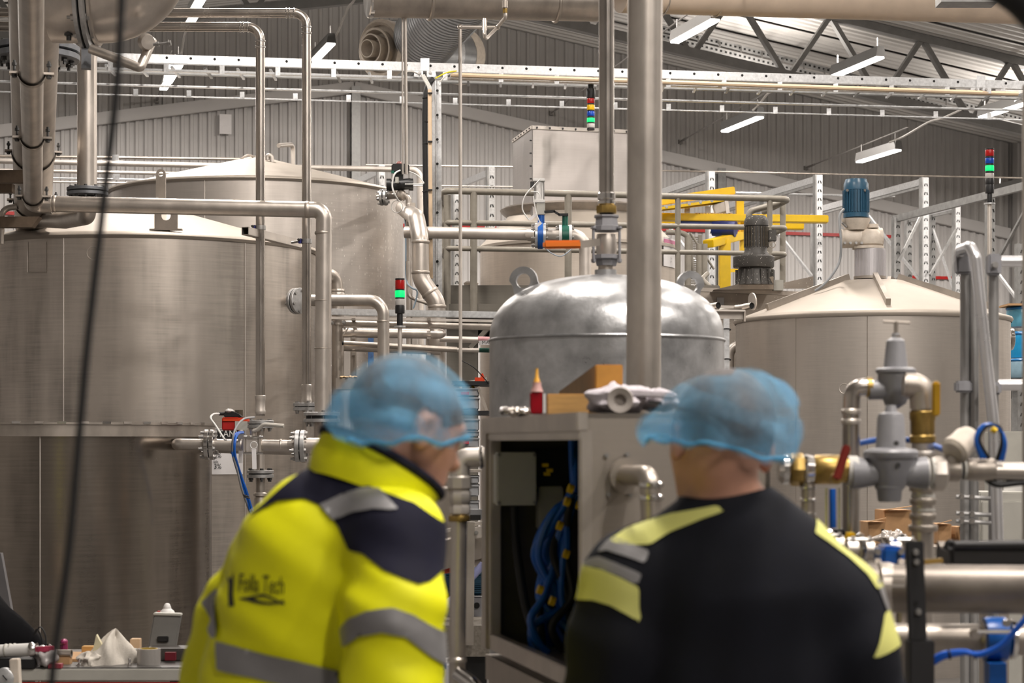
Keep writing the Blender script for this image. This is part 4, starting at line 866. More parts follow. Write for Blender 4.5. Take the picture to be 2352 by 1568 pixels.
# ------------------------------------------------------------------ horizontal pipe with blue and green valves
vpz = 17.2
hv = thing('valved_pipe', 'pale pipe with flanged valves running to a downward bend', 'pipe', P(1150, 545, vpz))
part('pipe_run', MB().tube([P(930, 533, vpz+.3), P(1328, 540, vpz), P(1344, 560, vpz), Vector((P(1345, 0, vpz).x, vpz, 0))], S(14, vpz), 28, S(26, vpz), 8), STEEL_L, hv)
part('narrow_run', MB().cyl(P(1215, 538.5, vpz+.05), P(1235, 538.7, vpz), S(15.5, vpz), n=24), STEEL_L, hv)
bv = thing('blue_butterfly_valve', 'blue butterfly valve with pneumatic cylinder on the pale pipe', 'valve', P(1240, 565, vpz))
part('valve_ring', MB().lathe([(S(29, vpz), -.025), (S(31, vpz), -.02), (S(31, vpz), .02), (S(29, vpz), .025)], P(1241, 541, vpz), (1, 0, 0), 28), BLUE, bv)
part('valve_neck', MB().cyl(P(1243, 515, vpz), P(1243, 490, vpz), S(8, vpz), n=14), BLUE, bv)
for x in (1232, 1250): part('valve_flange', MB().lathe([(S(29, vpz), -.012), (S(29, vpz), .012)], P(x, 541, vpz), (1, 0, 0), 28), GALV, bv)
for k in range(8):
    a = k*math.pi/4+.3; bolt(bv, P(1241, 541, vpz)+Vector((0, math.cos(a)*S(25, vpz), math.sin(a)*S(25, vpz))), (1, 0, 0), .012, .11, BOLT)
part('cylinder', MB().cyl(P(1238, 460, vpz), P(1238, 418, vpz), S(10, vpz), n=20), WHITE, bv)
for y in (414, 463): part('cylinder_head', MB().box(P(1238, y, vpz), (S(27, vpz), S(25, vpz), S(7, vpz))), WHITE, bv, .004)
for dx in (-11, 11): part('tie_rod', MB().cyl(P(1238+dx, 463, vpz-.03), P(1238+dx, 413, vpz-.03), .006, n=6), BOLT, bv)
part('actuator_block', MB().box(P(1242, 480, vpz), (S(20, vpz), .08, S(28, vpz))), LGREY, bv, .004)
part('position_switch', MB().box(P(1222, 424, vpz-.02), (S(8, vpz), .05, S(14, vpz))), BLACK, bv, .003)
part('label_tag', MB().box(P(1224, 498, vpz-.1), (S(20, vpz), .004, S(7, vpz)), (1, 0, .8)), PAPER, bv); part('label_tag', MB().box(P(1236, 516, vpz-.15), (S(18, vpz), .004, S(7, vpz)), (1, 0, .8)), PAPER, bv)
for k, pts in enumerate((((1240, 412), (1225, 428), (1206, 450), (1200, 480), (1215, 505)), ((1220, 440), (1236, 442), (1242, 455)), ((1225, 450), (1232, 490), (1240, 510)))):
    part('air_line', MB().smooth_tube([P(x, y, vpz-.12) for x, y in pts], S(1.6, vpz), 6, 5), WHITE, bv)
solo('sagging_cable', MB().smooth_tube([P(1253, 570, vpz-.1), P(1268, 582, vpz-.1), P(1290, 588, vpz-.1), P(1315, 570, vpz-.1)], S(1.3, vpz), 6, 6), M('pale_blue_cable', (.35, .42, .5), 0, .5), 'thin pale cable sagging below the orange lever', 'cable')
gv = thing('green_butterfly_valve', 'dark green lever valve beside the blue butterfly valve', 'valve', P(1299, 560, vpz))
part('valve_body', MB().lathe([(S(24, vpz), -.03), (S(24, vpz), .03)], P(1299, 541, vpz), (1, 0, 0), 24), GREEN, gv)
part('valve_neck', MB().cyl(P(1298, 520, vpz), P(1298, 494, vpz), S(7, vpz), n=12), GREEN, gv)
for x in (1287, 1310): part('valve_flange', MB().lathe([(S(25, vpz), -.012), (S(25, vpz), .012)], P(x, 541, vpz), (1, 0, 0), 24), WHITE, gv)
for k in range(6):
    a = k*math.pi/3+.3; bolt(gv, P(1299, 541, vpz)+Vector((0, math.cos(a)*S(21, vpz), math.sin(a)*S(21, vpz))), (1, 0, 0), .012, .12, BOLT)
part('lever', MB().bar(P(1305, 493, vpz-.02), P(1283, 493, vpz-.02), .04, .02), RUBBER, gv); part('lever', MB().bar(P(1285, 493, vpz-.02), P(1272, 485, vpz-.02), .04, .016), RUBBER, gv); part('lever', MB().bar(P(1274, 485, vpz-.02), P(1250, 487, vpz-.02), .04, .02), RUBBER, gv)
gs = thing('round_green_sign', 'small round green sign on the red line behind the railing', 'sign', BP(1122, 518, .15)); part('disc', MB().lathe([(.055, 0), (.055, .01)], BP(1122, 517, .15), NX, 20), GREEN, gs); part('plate', MB().box(BP(1122, 522, .13), (.13, .01, .05), UX), PAPER, gs)

# ================================================================== galvanised dome vessel with valve and pipes
dG = 7.6; cG = Vector(((1393-CX)/F*dG, dG, 0)); RG = S(269, dG); zs = P(0, 768, dG-RG).z; zt = P(0, 633, dG).z
dv_ = thing('dome_vessel', 'galvanised pressure vessel with rounded dome top', 'pressure vessel', cG)
GV = M('blotchy_galvanised', (.45, .455, .465), .7, .33, .3, 9, bump=.15, rvar=.16)
prof = [(RG, .25)]+[(RG, zs)]
he = zt-zs; hp_ = []
for k in range(1, 25):
    a = k/24*math.pi/2; e = 2.35; hp_.append((RG*max(1e-7, math.cos(a))**(2/e), zs+he*math.sin(a)**(2/e)))
part('shell', MB().lathe([(RG*.9, .2)]+prof, cG, (0, 0, 1), 72, False), GV, dv_)
part('dome', MB().lathe([(RG, zs)]+hp_, cG, (0, 0, 1), 72, False), GV, dv_, ang=60)
part('weld_bead', MB().torus(cG+Vector((0, 0, zs)), (0, 0, 1), RG+.001, .006, 72, 8), GV, dv_)
for k in range(3):
    a = k*2.1+.4; part('foot', MB().box(cG+Vector((math.cos(a)*RG*.8, math.sin(a)*RG*.8, .13)), (.1, .1, .26)), GV, dv_)
for x, y, sgn, rot in ((1203, 645, -1, .3), (1585, 655, 1, -.25)):
    dd = dG-.03; c = P(x, y, dd)
    mb = MB(); n = 24; ro, ri = S(33, dd), S(17, dd); th = .02; o = len(mb.v)
    ang = [math.pi*2*k/n for k in range(n)]; u = Vector((1, 0, 0)).lerp(Vector((1, .5*sgn, 0)), .5).normalized(); nrm = u.cross(Vector((0, 0, 1)))
    rows = []
    for rad, off in ((ri, -th/2), (ro, -th/2), (ro, th/2), (ri, th/2), (ri, -th/2)):
        row = []
        for a in ang:
            q = rad
            down = (a > math.pi*1.05 and a < math.pi*1.95) and rad == ro
            p = c+u*(q*math.cos(a))+Vector((0, 0, q*math.sin(a)))+nrm*off
            if down: p = p+Vector((-sgn*.012, 0, -S(34, dd)*math.sin((a-math.pi*1.05)/(.9*math.pi)*math.pi)))
            row.append(p)
        rows.append(row)
    part('lifting_lug', mb.grid(rows, True), GV, dv_)
gv2 = thing('ball_valve_riser', 'three piece ball valve with orange lever on the dome vessel', 'valve', P(1392, 635, dG))
part('socket', MB().lathe([(S(25, dG), 0), (S(25, dG), S(14, dG))], P(1391, 634, dG), (0, 0, 1), 24), GV, gv2)
part('nipple', MB().lathe([(S(17, dG), 0), (S(17, dG), S(16, dG))], P(1391, 622, dG), (0, 0, 1), 20), STEEL_D, gv2)
part('lower_end', MB().lathe([(S(24, dG), 0), (S(27, dG), S(10, dG)), (S(27, dG), S(14, dG)), (S(35, dG), S(15, dG)), (S(35, dG), S(24, dG))], P(1393, 610, dG), (0, 0, 1), 8, a0=.39), GREYPAINT, gv2)
part('ball_body', MB().lathe([(S(22, dG), 0), (S(24, dG), S(12, dG)), (S(24, dG), S(38, dG)), (S(22, dG), S(50, dG))], P(1393, 588, dG), (0, 0, 1), 24), STEEL, gv2)
part('upper_end', MB().lathe([(S(35, dG), 0), (S(35, dG), S(10, dG)), (S(28, dG), S(12, dG)), (S(26, dG), S(30, dG)), (S(30, dG), S(32, dG)), (S(30, dG), S(36, dG))], P(1393, 531, dG), (0, 0, 1), 8, a0=.39), GREYPAINT, gv2)
for dx, dy in ((-30, -.04), (30, -.04), (-30, .04), (30, .04)): bolt(gv2, P(1393+dx, 560, dG+dy), (0, 0, 1), S(6, dG), S(70, dG), GREYPAINT, 'body_bolt', .3)
part('brass_nut', MB().lathe([(S(24, dG), 0), (S(25, dG), S(8, dG)), (S(24, dG), S(17, dG))], P(1393, 490, dG), (0, 0, 1), 8, a0=.3), BRASS, gv2)
part('lever_arm', MB().bar(P(1375, 556, dG-.1), P(1330, 562, dG-.14), .02, S(16, dG)), STEEL_D, gv2)
part('lever_grip', MB().bar(P(1247, 562, dG-.16), P(1337, 561, dG-.14), .025, S(19, dG)), ORANGE, gv2, .008)
rp = thing('valve_riser_pipe', 'slim steel pipe rising from the ball valve on the dome vessel', 'pipe', P(1393, 475, dG))
part('pipe_run', MB().cyl(P(1393, 490, dG), P(1393, -30, dG), S(17.5, dG), n=28), STEEL_G, rp)
for y, k in ((466, 1.15), (454, 1.25), (448, 1.12)): ring(rp, P(1393, y, dG), (0, 0, 1), S(17.5, dG), .02, CHROME, 'press_collar', S(3, dG))
fp = thing('vertical_pipe', 'thick steel pipe crossing the view from top to the cabinet', 'pipe', Vector((P(1480, 900, 6.0).x, 6.0, 0)))
dF = 6.0; part('pipe_run', MB().tube([P(1482, -40, dF), P(1478, 900, dF), Vector((P(1478, 900, dF).x, dF, 0))], S(40, dF), 36), STEEL, fp)
# ================================================================== right: crane, mixers, racks, cone roofed tank
cR = Vector(((2002-CX)/F*15.0, 15.0, 0)); RR = S(311, 15.0)*.998
zR = P(0, 718, 15.0-RR).z
tR = thing('mixer_tank', 'stainless mixer tank with ribbed cone roof at the right', 'tank', cR)
part('tank_wall', MB().lathe([(RR, 0), (RR, zR)], cR, (0, 0, 1), 96, False), TANK_C, tR)
zA = P(0, 640, 15.0).z
part('tank_roof', MB().lathe([(RR+.006, zR-.02), (RR+.02, zR), (RR+.012, zR+.018), (RR-.05, zR+.035), (.24, zA-.02), (1e-6, zA)], cR, (0, 0, 1), 96, False), ROOF_S, tR, ang=60)
for k, a in enumerate((-1.62, -2.75, -.42, .7, 1.6, 2.6)):
    e = Vector((math.cos(a), math.sin(a), 0)); p0 = cR+e*.2+Vector((0, 0, zA-.01)); p1 = cR+e*(RR-.12)+Vector((0, 0, zR+.06))
    sl_ = (zA-zR)/(RR-.2); part('roof_rib', MB().bar(p0+Vector((0, 0, .012)), p1+Vector((0, 0, .02)), .035, .06), STEEL_D, tR)
for x in (1828, 1992): 
    p = on_tank(cR, RR, x, 900); part('plate_seam', MB().tube([Vector((p.x, p.y, 0)), Vector((p.x, p.y, zR-.02))], .003, 6), STEEL_D, tR)
p = on_tank(cR, RR, 1939, 892); part('blind_boss', MB().torus(p, p-Vector((cR.x, cR.y, p.z)), S(11, 14.2), .0025, 20, 5), STEEL_L, tR)
part('side_nozzle', MB().cyl(P(2304, 775, 15.2), P(2322, 778, 15.2), S(22, 15.2), n=20), STEEL, tR); part('nozzle_clamp', MB().torus(P(2322, 778, 15.2), (1, 0, 0), S(22, 15.2), S(5, 15), 20, 8), CHROME, tR)
part('lip_plate', MB().lathe([(S(20, 14.6), 0), (S(20, 14.6), .01)], P(1727, 692, 14.6), (1, .35, .1), 20), STEEL_L, tR)
# agitator on the cone
ag = thing('blue_mixer_drive', 'blue finned motor on a beige gearbox above the cone roof', 'motor', P(1996, 640, 15.0))
dA = 15.0; z = Vector((0, 0, 1))
STUB = M('ribbed_alloy', (.62, .6, .62), .7, .4, .05, 6)
def fins(parent, c, h, r, n, mat, th=.006, depth=.012, name='cooling_fin'):
    for k in range(n):
        a = 2*math.pi*k/n; e = Vector((math.cos(a), math.sin(a), 0)); part(name, MB().box(c+e*(r+depth/2)+Vector((0, 0, h/2)), (depth, th, h), e), mat, parent)
part('mount_cylinder', MB().cyl(P(1998, 640, dA), P(1998, 572, dA), S(35, dA), n=36), STUB, ag)
for k in range(12):
    a = math.pi+(k+.5)*math.pi/12; e = Vector((math.cos(a), math.sin(a), 0)); part('mount_groove', MB().box(P(1998, 606, dA)+e*S(35.3, dA), (.004, .012, S(62, dA)), e), STUB, ag)
part('mount_flange', MB().lathe([(S(37, dA), 0), (S(37, dA), .02)], P(1998, 641, dA), z, 28), STEEL_D, ag)
part('foot_flange', MB().lathe([(S(36, dA), 0), (S(36, dA), .02)], P(1994, 572, dA), z, 28), BEIGE, ag)
part('gearbox', MB().lathe([(S(26, dA), 0), (S(34, dA), .02), (S(35, dA), .06), (S(30, dA), .11), (S(22, dA), .13)], P(1998, 568, dA), z, 20, ell=.9), BEIGE, ag)
part('gearbox_side', MB().cyl(P(1932, 548, dA), P(2026, 545, dA), S(22, dA), n=20), BEIGE, ag); part('gear_cover', MB().lathe([(S(14, dA), 0), (S(13, dA), .03)], P(2004, 524, dA), z, 18), BEIGE, ag)
for k in range(7): bolt(ag, P(1940+k*13, 558, dA-.075), (0, -1, 0), .009, .01, BOLT)
part('motor_adapter', MB().lathe([(S(24, dA), 0), (S(26, dA), .02), (S(32, dA), .07), (S(33, dA), .085)], P(1966, 529, dA), z, 28), BEIGE, ag)
part('breather', MB().cyl(P(1944, 522, dA-.05), P(1934, 512, dA-.05), S(4.5, dA), n=10), CHROME, ag)
mo = P(1966, 500, dA); r = S(27, dA)
part('motor_body', MB().lathe([(r*1.08, 0), (r*1.08, .03), (r, .035), (r, S(62, dA)), (r*1.04, S(63, dA)), (r*1.04, S(78, dA)), (r*.96, S(82, dA)), (r*.9, S(88, dA)), (1e-6, S(89, dA))], mo, z, 32), BLUEP, ag)
fins(ag, mo+z*.04, S(50, dA), r, 28, BLUEP)
for x in (1946, 1986): bolt(ag, P(x, 437, dA-.085), (0, -1, 0), .009, .004, CHROME)
solo('motor_cable', MB().smooth_tube([P(1938, 480, 14.9), P(1928, 500, 14.85), P(1932, 560, 14.8), P(1928, 600, 14.8), P(1912, 630, 14.75), P(1890, 655, 14.7), P(1872, 668, 14.7)], S(3, 14.8), 8, 6), M('grey_flex', (.25, .26, .27), 0, .5), 'grey flexible cable from the blue motor to the tank roof', 'cable')
# dirty mixer drive on the trough
dD = 15.8
tg = thing('steel_trough', 'splashed stainless trough carrying the dirty motor', 'trough', Vector((P(1760, 700, 16.3).x, 16.3, 0)))
SPL = tank_steel('trough_plate', (.42, .37, .32), .5, .2, specks=(-1.2, -.9, .2), met=.6, dots=80)
part('trough_wall', MB().box(Vector((P(1738, 700, 16.3).x, 16.55, P(0, 668, 16).z/2)), (S(290, 16.2), .9, P(0, 668, 16).z)), SPL, tg)
part('trough_rim', MB().bar(P(1600, 665, 15.9), P(1872, 676, 15.9), .06, S(9, 15.9)), STEEL_D, tg)
part('mount_plate', MB().prism([P(1640, 665, 15.75), P(1776, 634, 15.7), P(1777, 640, 15.7), P(1777, 664, 15.75)], Vector((0, .5, 0))), SPL, tg)
part('guard_plate', MB().prism([P(1796, 650, 15.8), P(1868, 634, 15.9), P(1868, 662, 15.9), P(1798, 662, 15.8)], Vector((0, .03, 0))), SPL, tg)
part('inspection_box', MB().box(P(1786, 656, 15.85), (S(22, 15.8), .12, S(24, 15.8))), LGREY, tg)
dm = thing('dirty_mixer_drive', 'splashed dark finned motor with gearbox above the trough', 'motor', P(1738, 655, dD))
DIRT = tank_steel('splashed_motor_paint', (.075, .07, .065), .55, .3, specks=(-1.0, -.6, .22), met=.1, dots=110); DIRTF = M('greasy_motor_fins', (.1, .085, .065), .1, .55, .35, 40)
c = P(1734, 655, dD)
part('gear_base', MB().lathe([(S(44, dD), 0), (S(40, dD), S(20, dD)), (S(36, dD), S(40, dD))], c, z, 24), DIRT, dm)
for k in range(8):
    a = math.pi+k*math.pi/7; e = Vector((math.cos(a), math.sin(a), 0)); part('base_web', MB().box(c+e*S(42, dD)+z*S(18, dD), (S(6, dD), .012, S(34, dD)), e), DIRT, dm)
part('gear_case', MB().lathe([(S(45, dD), 0), (S(47, dD), .01), (S(47, dD), S(24, dD)), (S(44, dD), S(27, dD))], P(1731, 615, dD), z, 32), DIRT, dm)
part('adapter', MB().lathe([(S(34, dD), 0), (S(26, dD), S(12, dD)), (S(26, dD), S(24, dD))], P(1736, 590, dD), z, 28), DIRT, dm)
mo = P(1737, 568, dD); r = S(25, dD)
part('motor_body', MB().lathe([(r, 0), (r, S(48, dD)), (r*1.12, S(49, dD)), (r*1.12, S(60, dD)), (r*1.02, S(66, dD)), (r*.85, S(72, dD)), (1e-6, S(74, dD))], mo, z, 30), DIRT, dm)
fins(dm, mo, S(46, dD), r, 24, DIRTF)
part('terminal_box', MB().box(P(1773, 542, dD), (S(18, dD), .09, S(26, dD))), DIRT, dm, .006)
part('eye_ring', MB().torus(P(1774, 562, dD-.05), (.3, 1, 0), S(7, dD), .004, 16, 6), STEEL, dm)
# yellow crane beams
dY = 22.5
yc = thing('yellow_crane', 'yellow painted crane frame with beams and blue hoist', 'crane', Vector((P(1690, 640, dY).x, dY, 0)))
part('upper_beam', MB().bar(P(1480, 468, dY-.4), P(1682, 438, dY+.2), .12, S(18, dY)), YEL, yc, .008)
part('upper_beam_flange', MB().bar(P(1480, 484, dY-.45), P(1690, 456, dY+.15), .2, S(6, dY)), YEL, yc)
part('notched_rack', MB().bar(P(1480, 486, dY-.3), P(1665, 464, dY+.1), .1, S(6, dY)), M('crane_yellow_oiled', (.6, .38, .01), 0, .5), yc)
for k in range(6): bolt(yc, P(1505+k*26, 479-k*3.6, dY-.5), (0, -1, 0), .014, .02, BOLT)
part('main_beam', MB().bar(P(1470, 498, dY), P(1901, 504, dY), .14, S(17, dY)), YEL, yc, .008)
part('second_beam', MB().bar(P(1480, 515, dY+.5), P(1845, 520, dY+.5), .14, S(16, dY)), YEL, yc, .008)
part('pillar', MB().bar(P(1664, 550, dY-.2), Vector((P(1664, 550, dY-.2).x, dY-.2, 0)), .13, S(26, dY), (1, 0, 0)), YEL, yc, .008)
part('short_pillar', MB().bar(P(1699, 456, dY+.1), P(1699, 500, dY+.1), .12, S(17, dY), (1, 0, 0)), YEL, yc); part('short_pillar', MB().bar(P(1704, 500, dY+.2), P(1704, 580, dY+.2), .1, S(9, dY), (1, 0, 0)), YEL, yc)
part('cross_beam', MB().bar(P(1626, 560, dY-.5), P(1704, 540, dY+.2), .13, S(18, dY)), YEL, yc, .008); part('cross_beam', MB().bar(P(1664, 622, dY), P(1700, 620, dY+.2), .06, S(8, dY)), YEL, yc)
part('hoist_motor', MB().cyl(P(1638, 524, dY), P(1690, 526, dY-.1), S(18, dY), n=24), M('hoist_blue', (.01, .03, .2), 0, .4), yc); part('hoist_rail', MB().bar(P(1560, 511, dY), P(1650, 512, dY), .08, S(7, dY)), M('hoist_blue', (0, 0, 0)), yc)
part('trolley', MB().box(P(1654, 478, dY), (S(30, dY), .12, S(22, dY)), (1, 0, .3)), STEEL_D, yc, .006); part('trolley_post', MB().bar(P(1668, 460, dY-.05), P(1672, 490, dY-.05), .04, .04, (1, 0, 0)), STEEL_L, yc)
for x in (1578, 1626): part('hanger', MB().bar(P(x, 474, dY), P(x, 494, dY), .03, .06, (1, 0, 0)), STEEL_D, yc)
part('pulp_crust', (lambda m: [m.sph(P(1600+k*7, 491, dY-.02), (.03, .05, .012), 8, 5) for k in range(12)] and m)(MB()), PULP, yc, kind='stuff')
ms = thing('mesh_screen', 'dark grey louvred screen behind the walkway railing', 'screen', P(1590, 640, 21.4))
for k in range(22): part('louvre', MB().bar(P(1578, 545+k*5, 21.4), P(1606, 545+k*5, 21.4), .03, .012), RAIL, ms)
for x in (1577, 1608): part('screen_frame', MB().bar(P(x, 540, 21.4), Vector((P(x, 0, 21.4).x, 21.4, 0)), .04, .04, (1, 0, 0)), RAIL, ms)
# ------------------------------------------------------------------ pallet rack frames
def upright(parent, p0, h, wd, front=True, name='upright', slots=True):
    part(name, MB().box(p0+Vector((0, 0, h/2)), (wd, .07, h), UX), GALV if front else GALV_D, parent)
    if slots:
        mb = MB(); f = NX*.037
        for k in range(int(h/.12)):
            zz = .08+k*.12
            if p0.z+zz < 1.2: continue
            for sx in (-1, 1): mb.box(p0+f+UX*(sx*wd*.2)+Vector((0, 0, zz)), (.012, .006, .04), UX+Vector((0, 0, .35*sx)))
        if mb.v: part('slot_row', mb, DARK, parent, kind='stuff')
    part(name+'_side', MB().box(p0+UX*(-wd*.5-.012)+Vector((0, 0, h/2)), (.02, .09, h), UX), GALV_D, parent)
for i, (x, y, d, dep, lab) in enumerate(((1633, 394, 27.0, 5.2, 'galvanised rack frame right behind the yellow crane top'), (1880, 402, 27.3, 5.2, 'galvanised rack frame left of the blue mixer motor'), (2124, 408, 27.6, 5.2, 'galvanised rack frame right of the blue mixer motor'), (2198, 466, 31.0, 5.0, 'far galvanised rack frame left of the pole mounted stack light'))):
    top = P(x, y, d); b0 = Vector((top.x, top.y, 0)); h = top.z; rk = thing('pallet_rack', lab, 'rack', b0, 'pallet rack frames')
    upright(rk, b0, h, .088)
    m1 = b0-NX*(dep*.45); m2 = b0-NX*dep
    m2 = b0-NX*min(dep, 31.2-d if i < 3 else 1.6); m1 = b0-NX*(min(dep, 31.2-d if i < 3 else 1.6)*.5)
    part('top_rail', MB().bar(b0+Vector((0, 0, h-.05)), m2+Vector((0, 0, h-.05)), .05, .09), GALV, rk)
    part('top_rail_slots', MB().bar(b0+Vector((0, 0, h-.11)), m2+Vector((0, 0, h-.11)), .04, .05), GALV_D, rk)
    upright(rk, m1, h-.1, .08, False); upright(rk, m2, h-.1, .08, False)
    for k in range(4):
        za, zb_ = h-.3-k*1.25, h-1.5-k*1.25
        if zb_ > .2: part('brace', MB().bar(b0+Vector((0, 0, zb_ if k % 2 == 0 else za)), m1+Vector((0, 0, za if k % 2 == 0 else zb_)), .03, .04), GALV_D if k else GALV, rk)
rk = thing('pallet_rack', 'dark rack frame with long sloping rail behind the aluminium handrail', 'rack', Vector((P(2290, 700, 24).x, 24, 0)), 'pallet rack frames')
part('top_rail', MB().bar(P(2056, 503, 27.5), P(2420, 410, 22.5), .06, .09), GALV_D, rk)
for x, y0, d in ((2060, 500, 27.4), (2276, 450, 24.5), (2345, 560, 23.5)): upright(rk, Vector((P(x, y0, d).x, d, 0)), P(x, y0, d).z, .08, False)
part('brace', MB().bar(P(2286, 620, 24.3), P(2355, 712, 23.4), .03, .035), GALV, rk); part('brace', MB().bar(P(2296, 590, 24.4), P(2356, 480, 23.5), .03, .035), GALV_D, rk)
part('brace', MB().bar(P(2064, 600, 27.3), P(2118, 490, 27.4), .03, .035), GALV_D, rk); part('brace', MB().bar(P(2136, 632, 27.5), P(2196, 528, 27.9), .03, .035), GALV_D, rk)
part('shelf_beam', MB().bar(P(2286, 905, 23.8), P(2420, 908, 23.6), .06, .1), BLACK, rk)
for (a, b, dd, dep, m_, lab) in (((1480, 391), (2420, 410), 4, 28.5, STEEL_D, 'thin dark rail running along the rack tops'), ((1690, 443), (2055, 451), 5, 29.5, GALV, 'pale tube behind the rack uprights'), ((840, 379), (1240, 384), 5, 24.93, STEEL_L, 'thin rail behind the black control valve'), ((945, 426), (1180, 429), 4, 24, STEEL_L, 'thin lower rail behind the galvanised post')):
    pipe('long_rail', lab, [(a[0], a[1], dep), (b[0], b[1], dep+.8)], S(dd, dep), m_, cat='rail', n=10)
# rack behind the platform
for x, y, d, lab in ((1128, 384, 25, 'perforated rack upright behind the walkway railing corner'), (876, 380, 25, 'perforated rack upright behind the black control valve')):
    b0 = Vector((P(x, y, d).x, d, 0)); h = P(x, y, d).z; rk = thing('storage_rack', lab, 'rack', b0)
    upright(rk, b0, h, .075); e = b0-NX*1.0 if x > 1000 else b0-NX*1.2
    dirv = P(x-75, y+42, d+2.2) if x > 1000 else P(x-50, y+35, d+2)
    part('sloping_rail', MB().bar(b0+Vector((0, 0, h-.06)), dirv, .05, .08), GALV, rk)
    if x > 1000: upright(rk, Vector((P(1048, 450, 26.5).x, 26.5, 0)), P(1048, 440, 26.5).z, .07)
# steel ledge with tube ends left of the right tank
tl = thing('tube_shelf', 'steel angle shelf with open tube ends beside the dome vessel', 'shelf', P(1690, 735, 14.0))
part('angle', MB().bar(P(1620, 722, 14.0), P(1708, 724, 14.0), .06, S(20, 14)), STEEL, tl); part('angle_lip', MB().bar(P(1620, 713, 13.95), P(1710, 714, 13.95), .08, S(4, 14)), STEEL_L, tl)
part('end_plate', MB().box(P(1709, 726, 13.98), (.012, .09, S(26, 14))), STEEL_D, tl)
for x, y in ((1650, 701), (1727, 702)):
    part('tube', MB().cyl(P(x-70, y+12, 14.25), P(x, y, 13.95), S(7.5, 14), n=18, cap=False), STEEL, tl); part('tube_bore', MB().cyl(P(x-8, y+1, 13.99), P(x-1, y, 13.96), S(6.3, 14), n=18), DARK, tl)
part('rod', MB().bar(P(1640, 704, 14.1), P(1725, 706, 14.1), .015, .02), STEEL, tl)
solo('paper_note', MB().box(P(1655, 695, 16.09), (S(16, 16), .01, S(24, 16))), PAPER, 'small white note hanging behind the open tube ends', 'note')
gpst = thing('shelf_post', 'galvanised post with black cable ties between vessel and right tank', 'post', Vector((P(1668, 800, 13.6).x, 13.6, 0)))
part('post', MB().bar(P(1668, 732, 13.6), Vector((P(1668, 800, 13.6).x, 13.6, 0)), .04, .04, (1, 0, 0)), GALV, gpst)
for y in (757, 826): part('cable_tie', MB().torus(P(1668, y, 13.6), (0, .2, 1), .03, .004, 12, 6), RUBBER, gpst)
pipe('corner_bend', 'pale steel bend between the galvanised post and right tank', [(1674, 880, 15.4), (1676, 795, 15.4), (1720, 790, 15.4)], S(22, 15.4), STEEL_L, .1)
# blue tubs on the rack at the far right
for k, (x, y, w_, h_, lab) in enumerate(((2352, 728, 80, 46, 'clear blue wrapped tub on the rack shelf, uppermost'), (2354, 792, 78, 60, 'blue plastic tub under the wrapped one on the rack'), (2352, 846, 84, 44, 'pale blue water bag lowest on the rack'))):
    mcol = M(f'tub_blue_{k}', ((.12, .36, .5), (.02, .3, .6), (.3, .45, .55))[k], 0, .2, .2, 8)
    t = thing('blue_tub', lab, 'tub', P(x, y+h_/2, 20)); c = P(x, y, 20)
    part('tub_body', MB().lathe([(S(w_*.46, 20), -S(h_/2, 20)), (S(w_/2, 20), -S(h_*.3, 20)), (S(w_/2, 20), S(h_*.3, 20)), (S(w_*.46, 20), S(h_/2, 20))], c, z, 20), mcol, t)
    part('tub_rim', MB().torus(c+z*S(h_*.42, 20), z, S(w_*.48, 20), .015, 24, 6), M('tub_rim_blue', (.02, .2, .5), 0, .3), t)
solo('wood_sheet', MB().box(P(2350, 702, 20), (S(90, 20), .4, .02)), CARD, 'thin wooden sheet lying on the wrapped blue tub', 'board')
sh = thing('rack_shelf', 'dark shelf carrying the blue tubs at the picture edge', 'shelf', P(2352, 880, 20))
part('shelf_board', MB().box(P(2352, 875, 20), (S(100, 20), .5, S(10, 20))), BLACK, sh)
part('shelf_leg', MB().bar(P(2330, 880, 20), Vector((P(2330, 880, 20).x, 20, 0)), .05, .05, (1, 0, 0)), GALV_D, sh)
part('shelf_leg', MB().bar(P(2390, 880, 20), Vector((P(2390, 880, 20).x, 20, 0)), .05, .05, (1, 0, 0)), GALV_D, sh)
# low grey cabinets at the right
for x, y0, wd, lab in ((2330, 990, 60, 'light grey cabinet behind the aluminium ladder, taller one'), (2310, 1130, 120, 'light grey cabinet behind the aluminium ladder, lower wider one')):
    d = 11.0 if wd < 100 else 10.6; a = P(x, y0, d); cbn = thing('grey_cabinet', lab, 'cabinet', Vector((a.x, a.y, 0)))
    part('body', MB().box(Vector((a.x, a.y+.2, a.z/2)), (S(wd, d), .4, a.z)), LGREY, cbn, .006); part('door', MB().box(Vector((a.x, a.y-.01, a.z/2)), (S(wd-8, d), .02, a.z-.1)), LGREY, cbn, .004)
    part('top_strip', MB().box(Vector((a.x, a.y-.02, a.z-.32)), (S(wd-6, d), .02, .05)), WHITE, cbn)
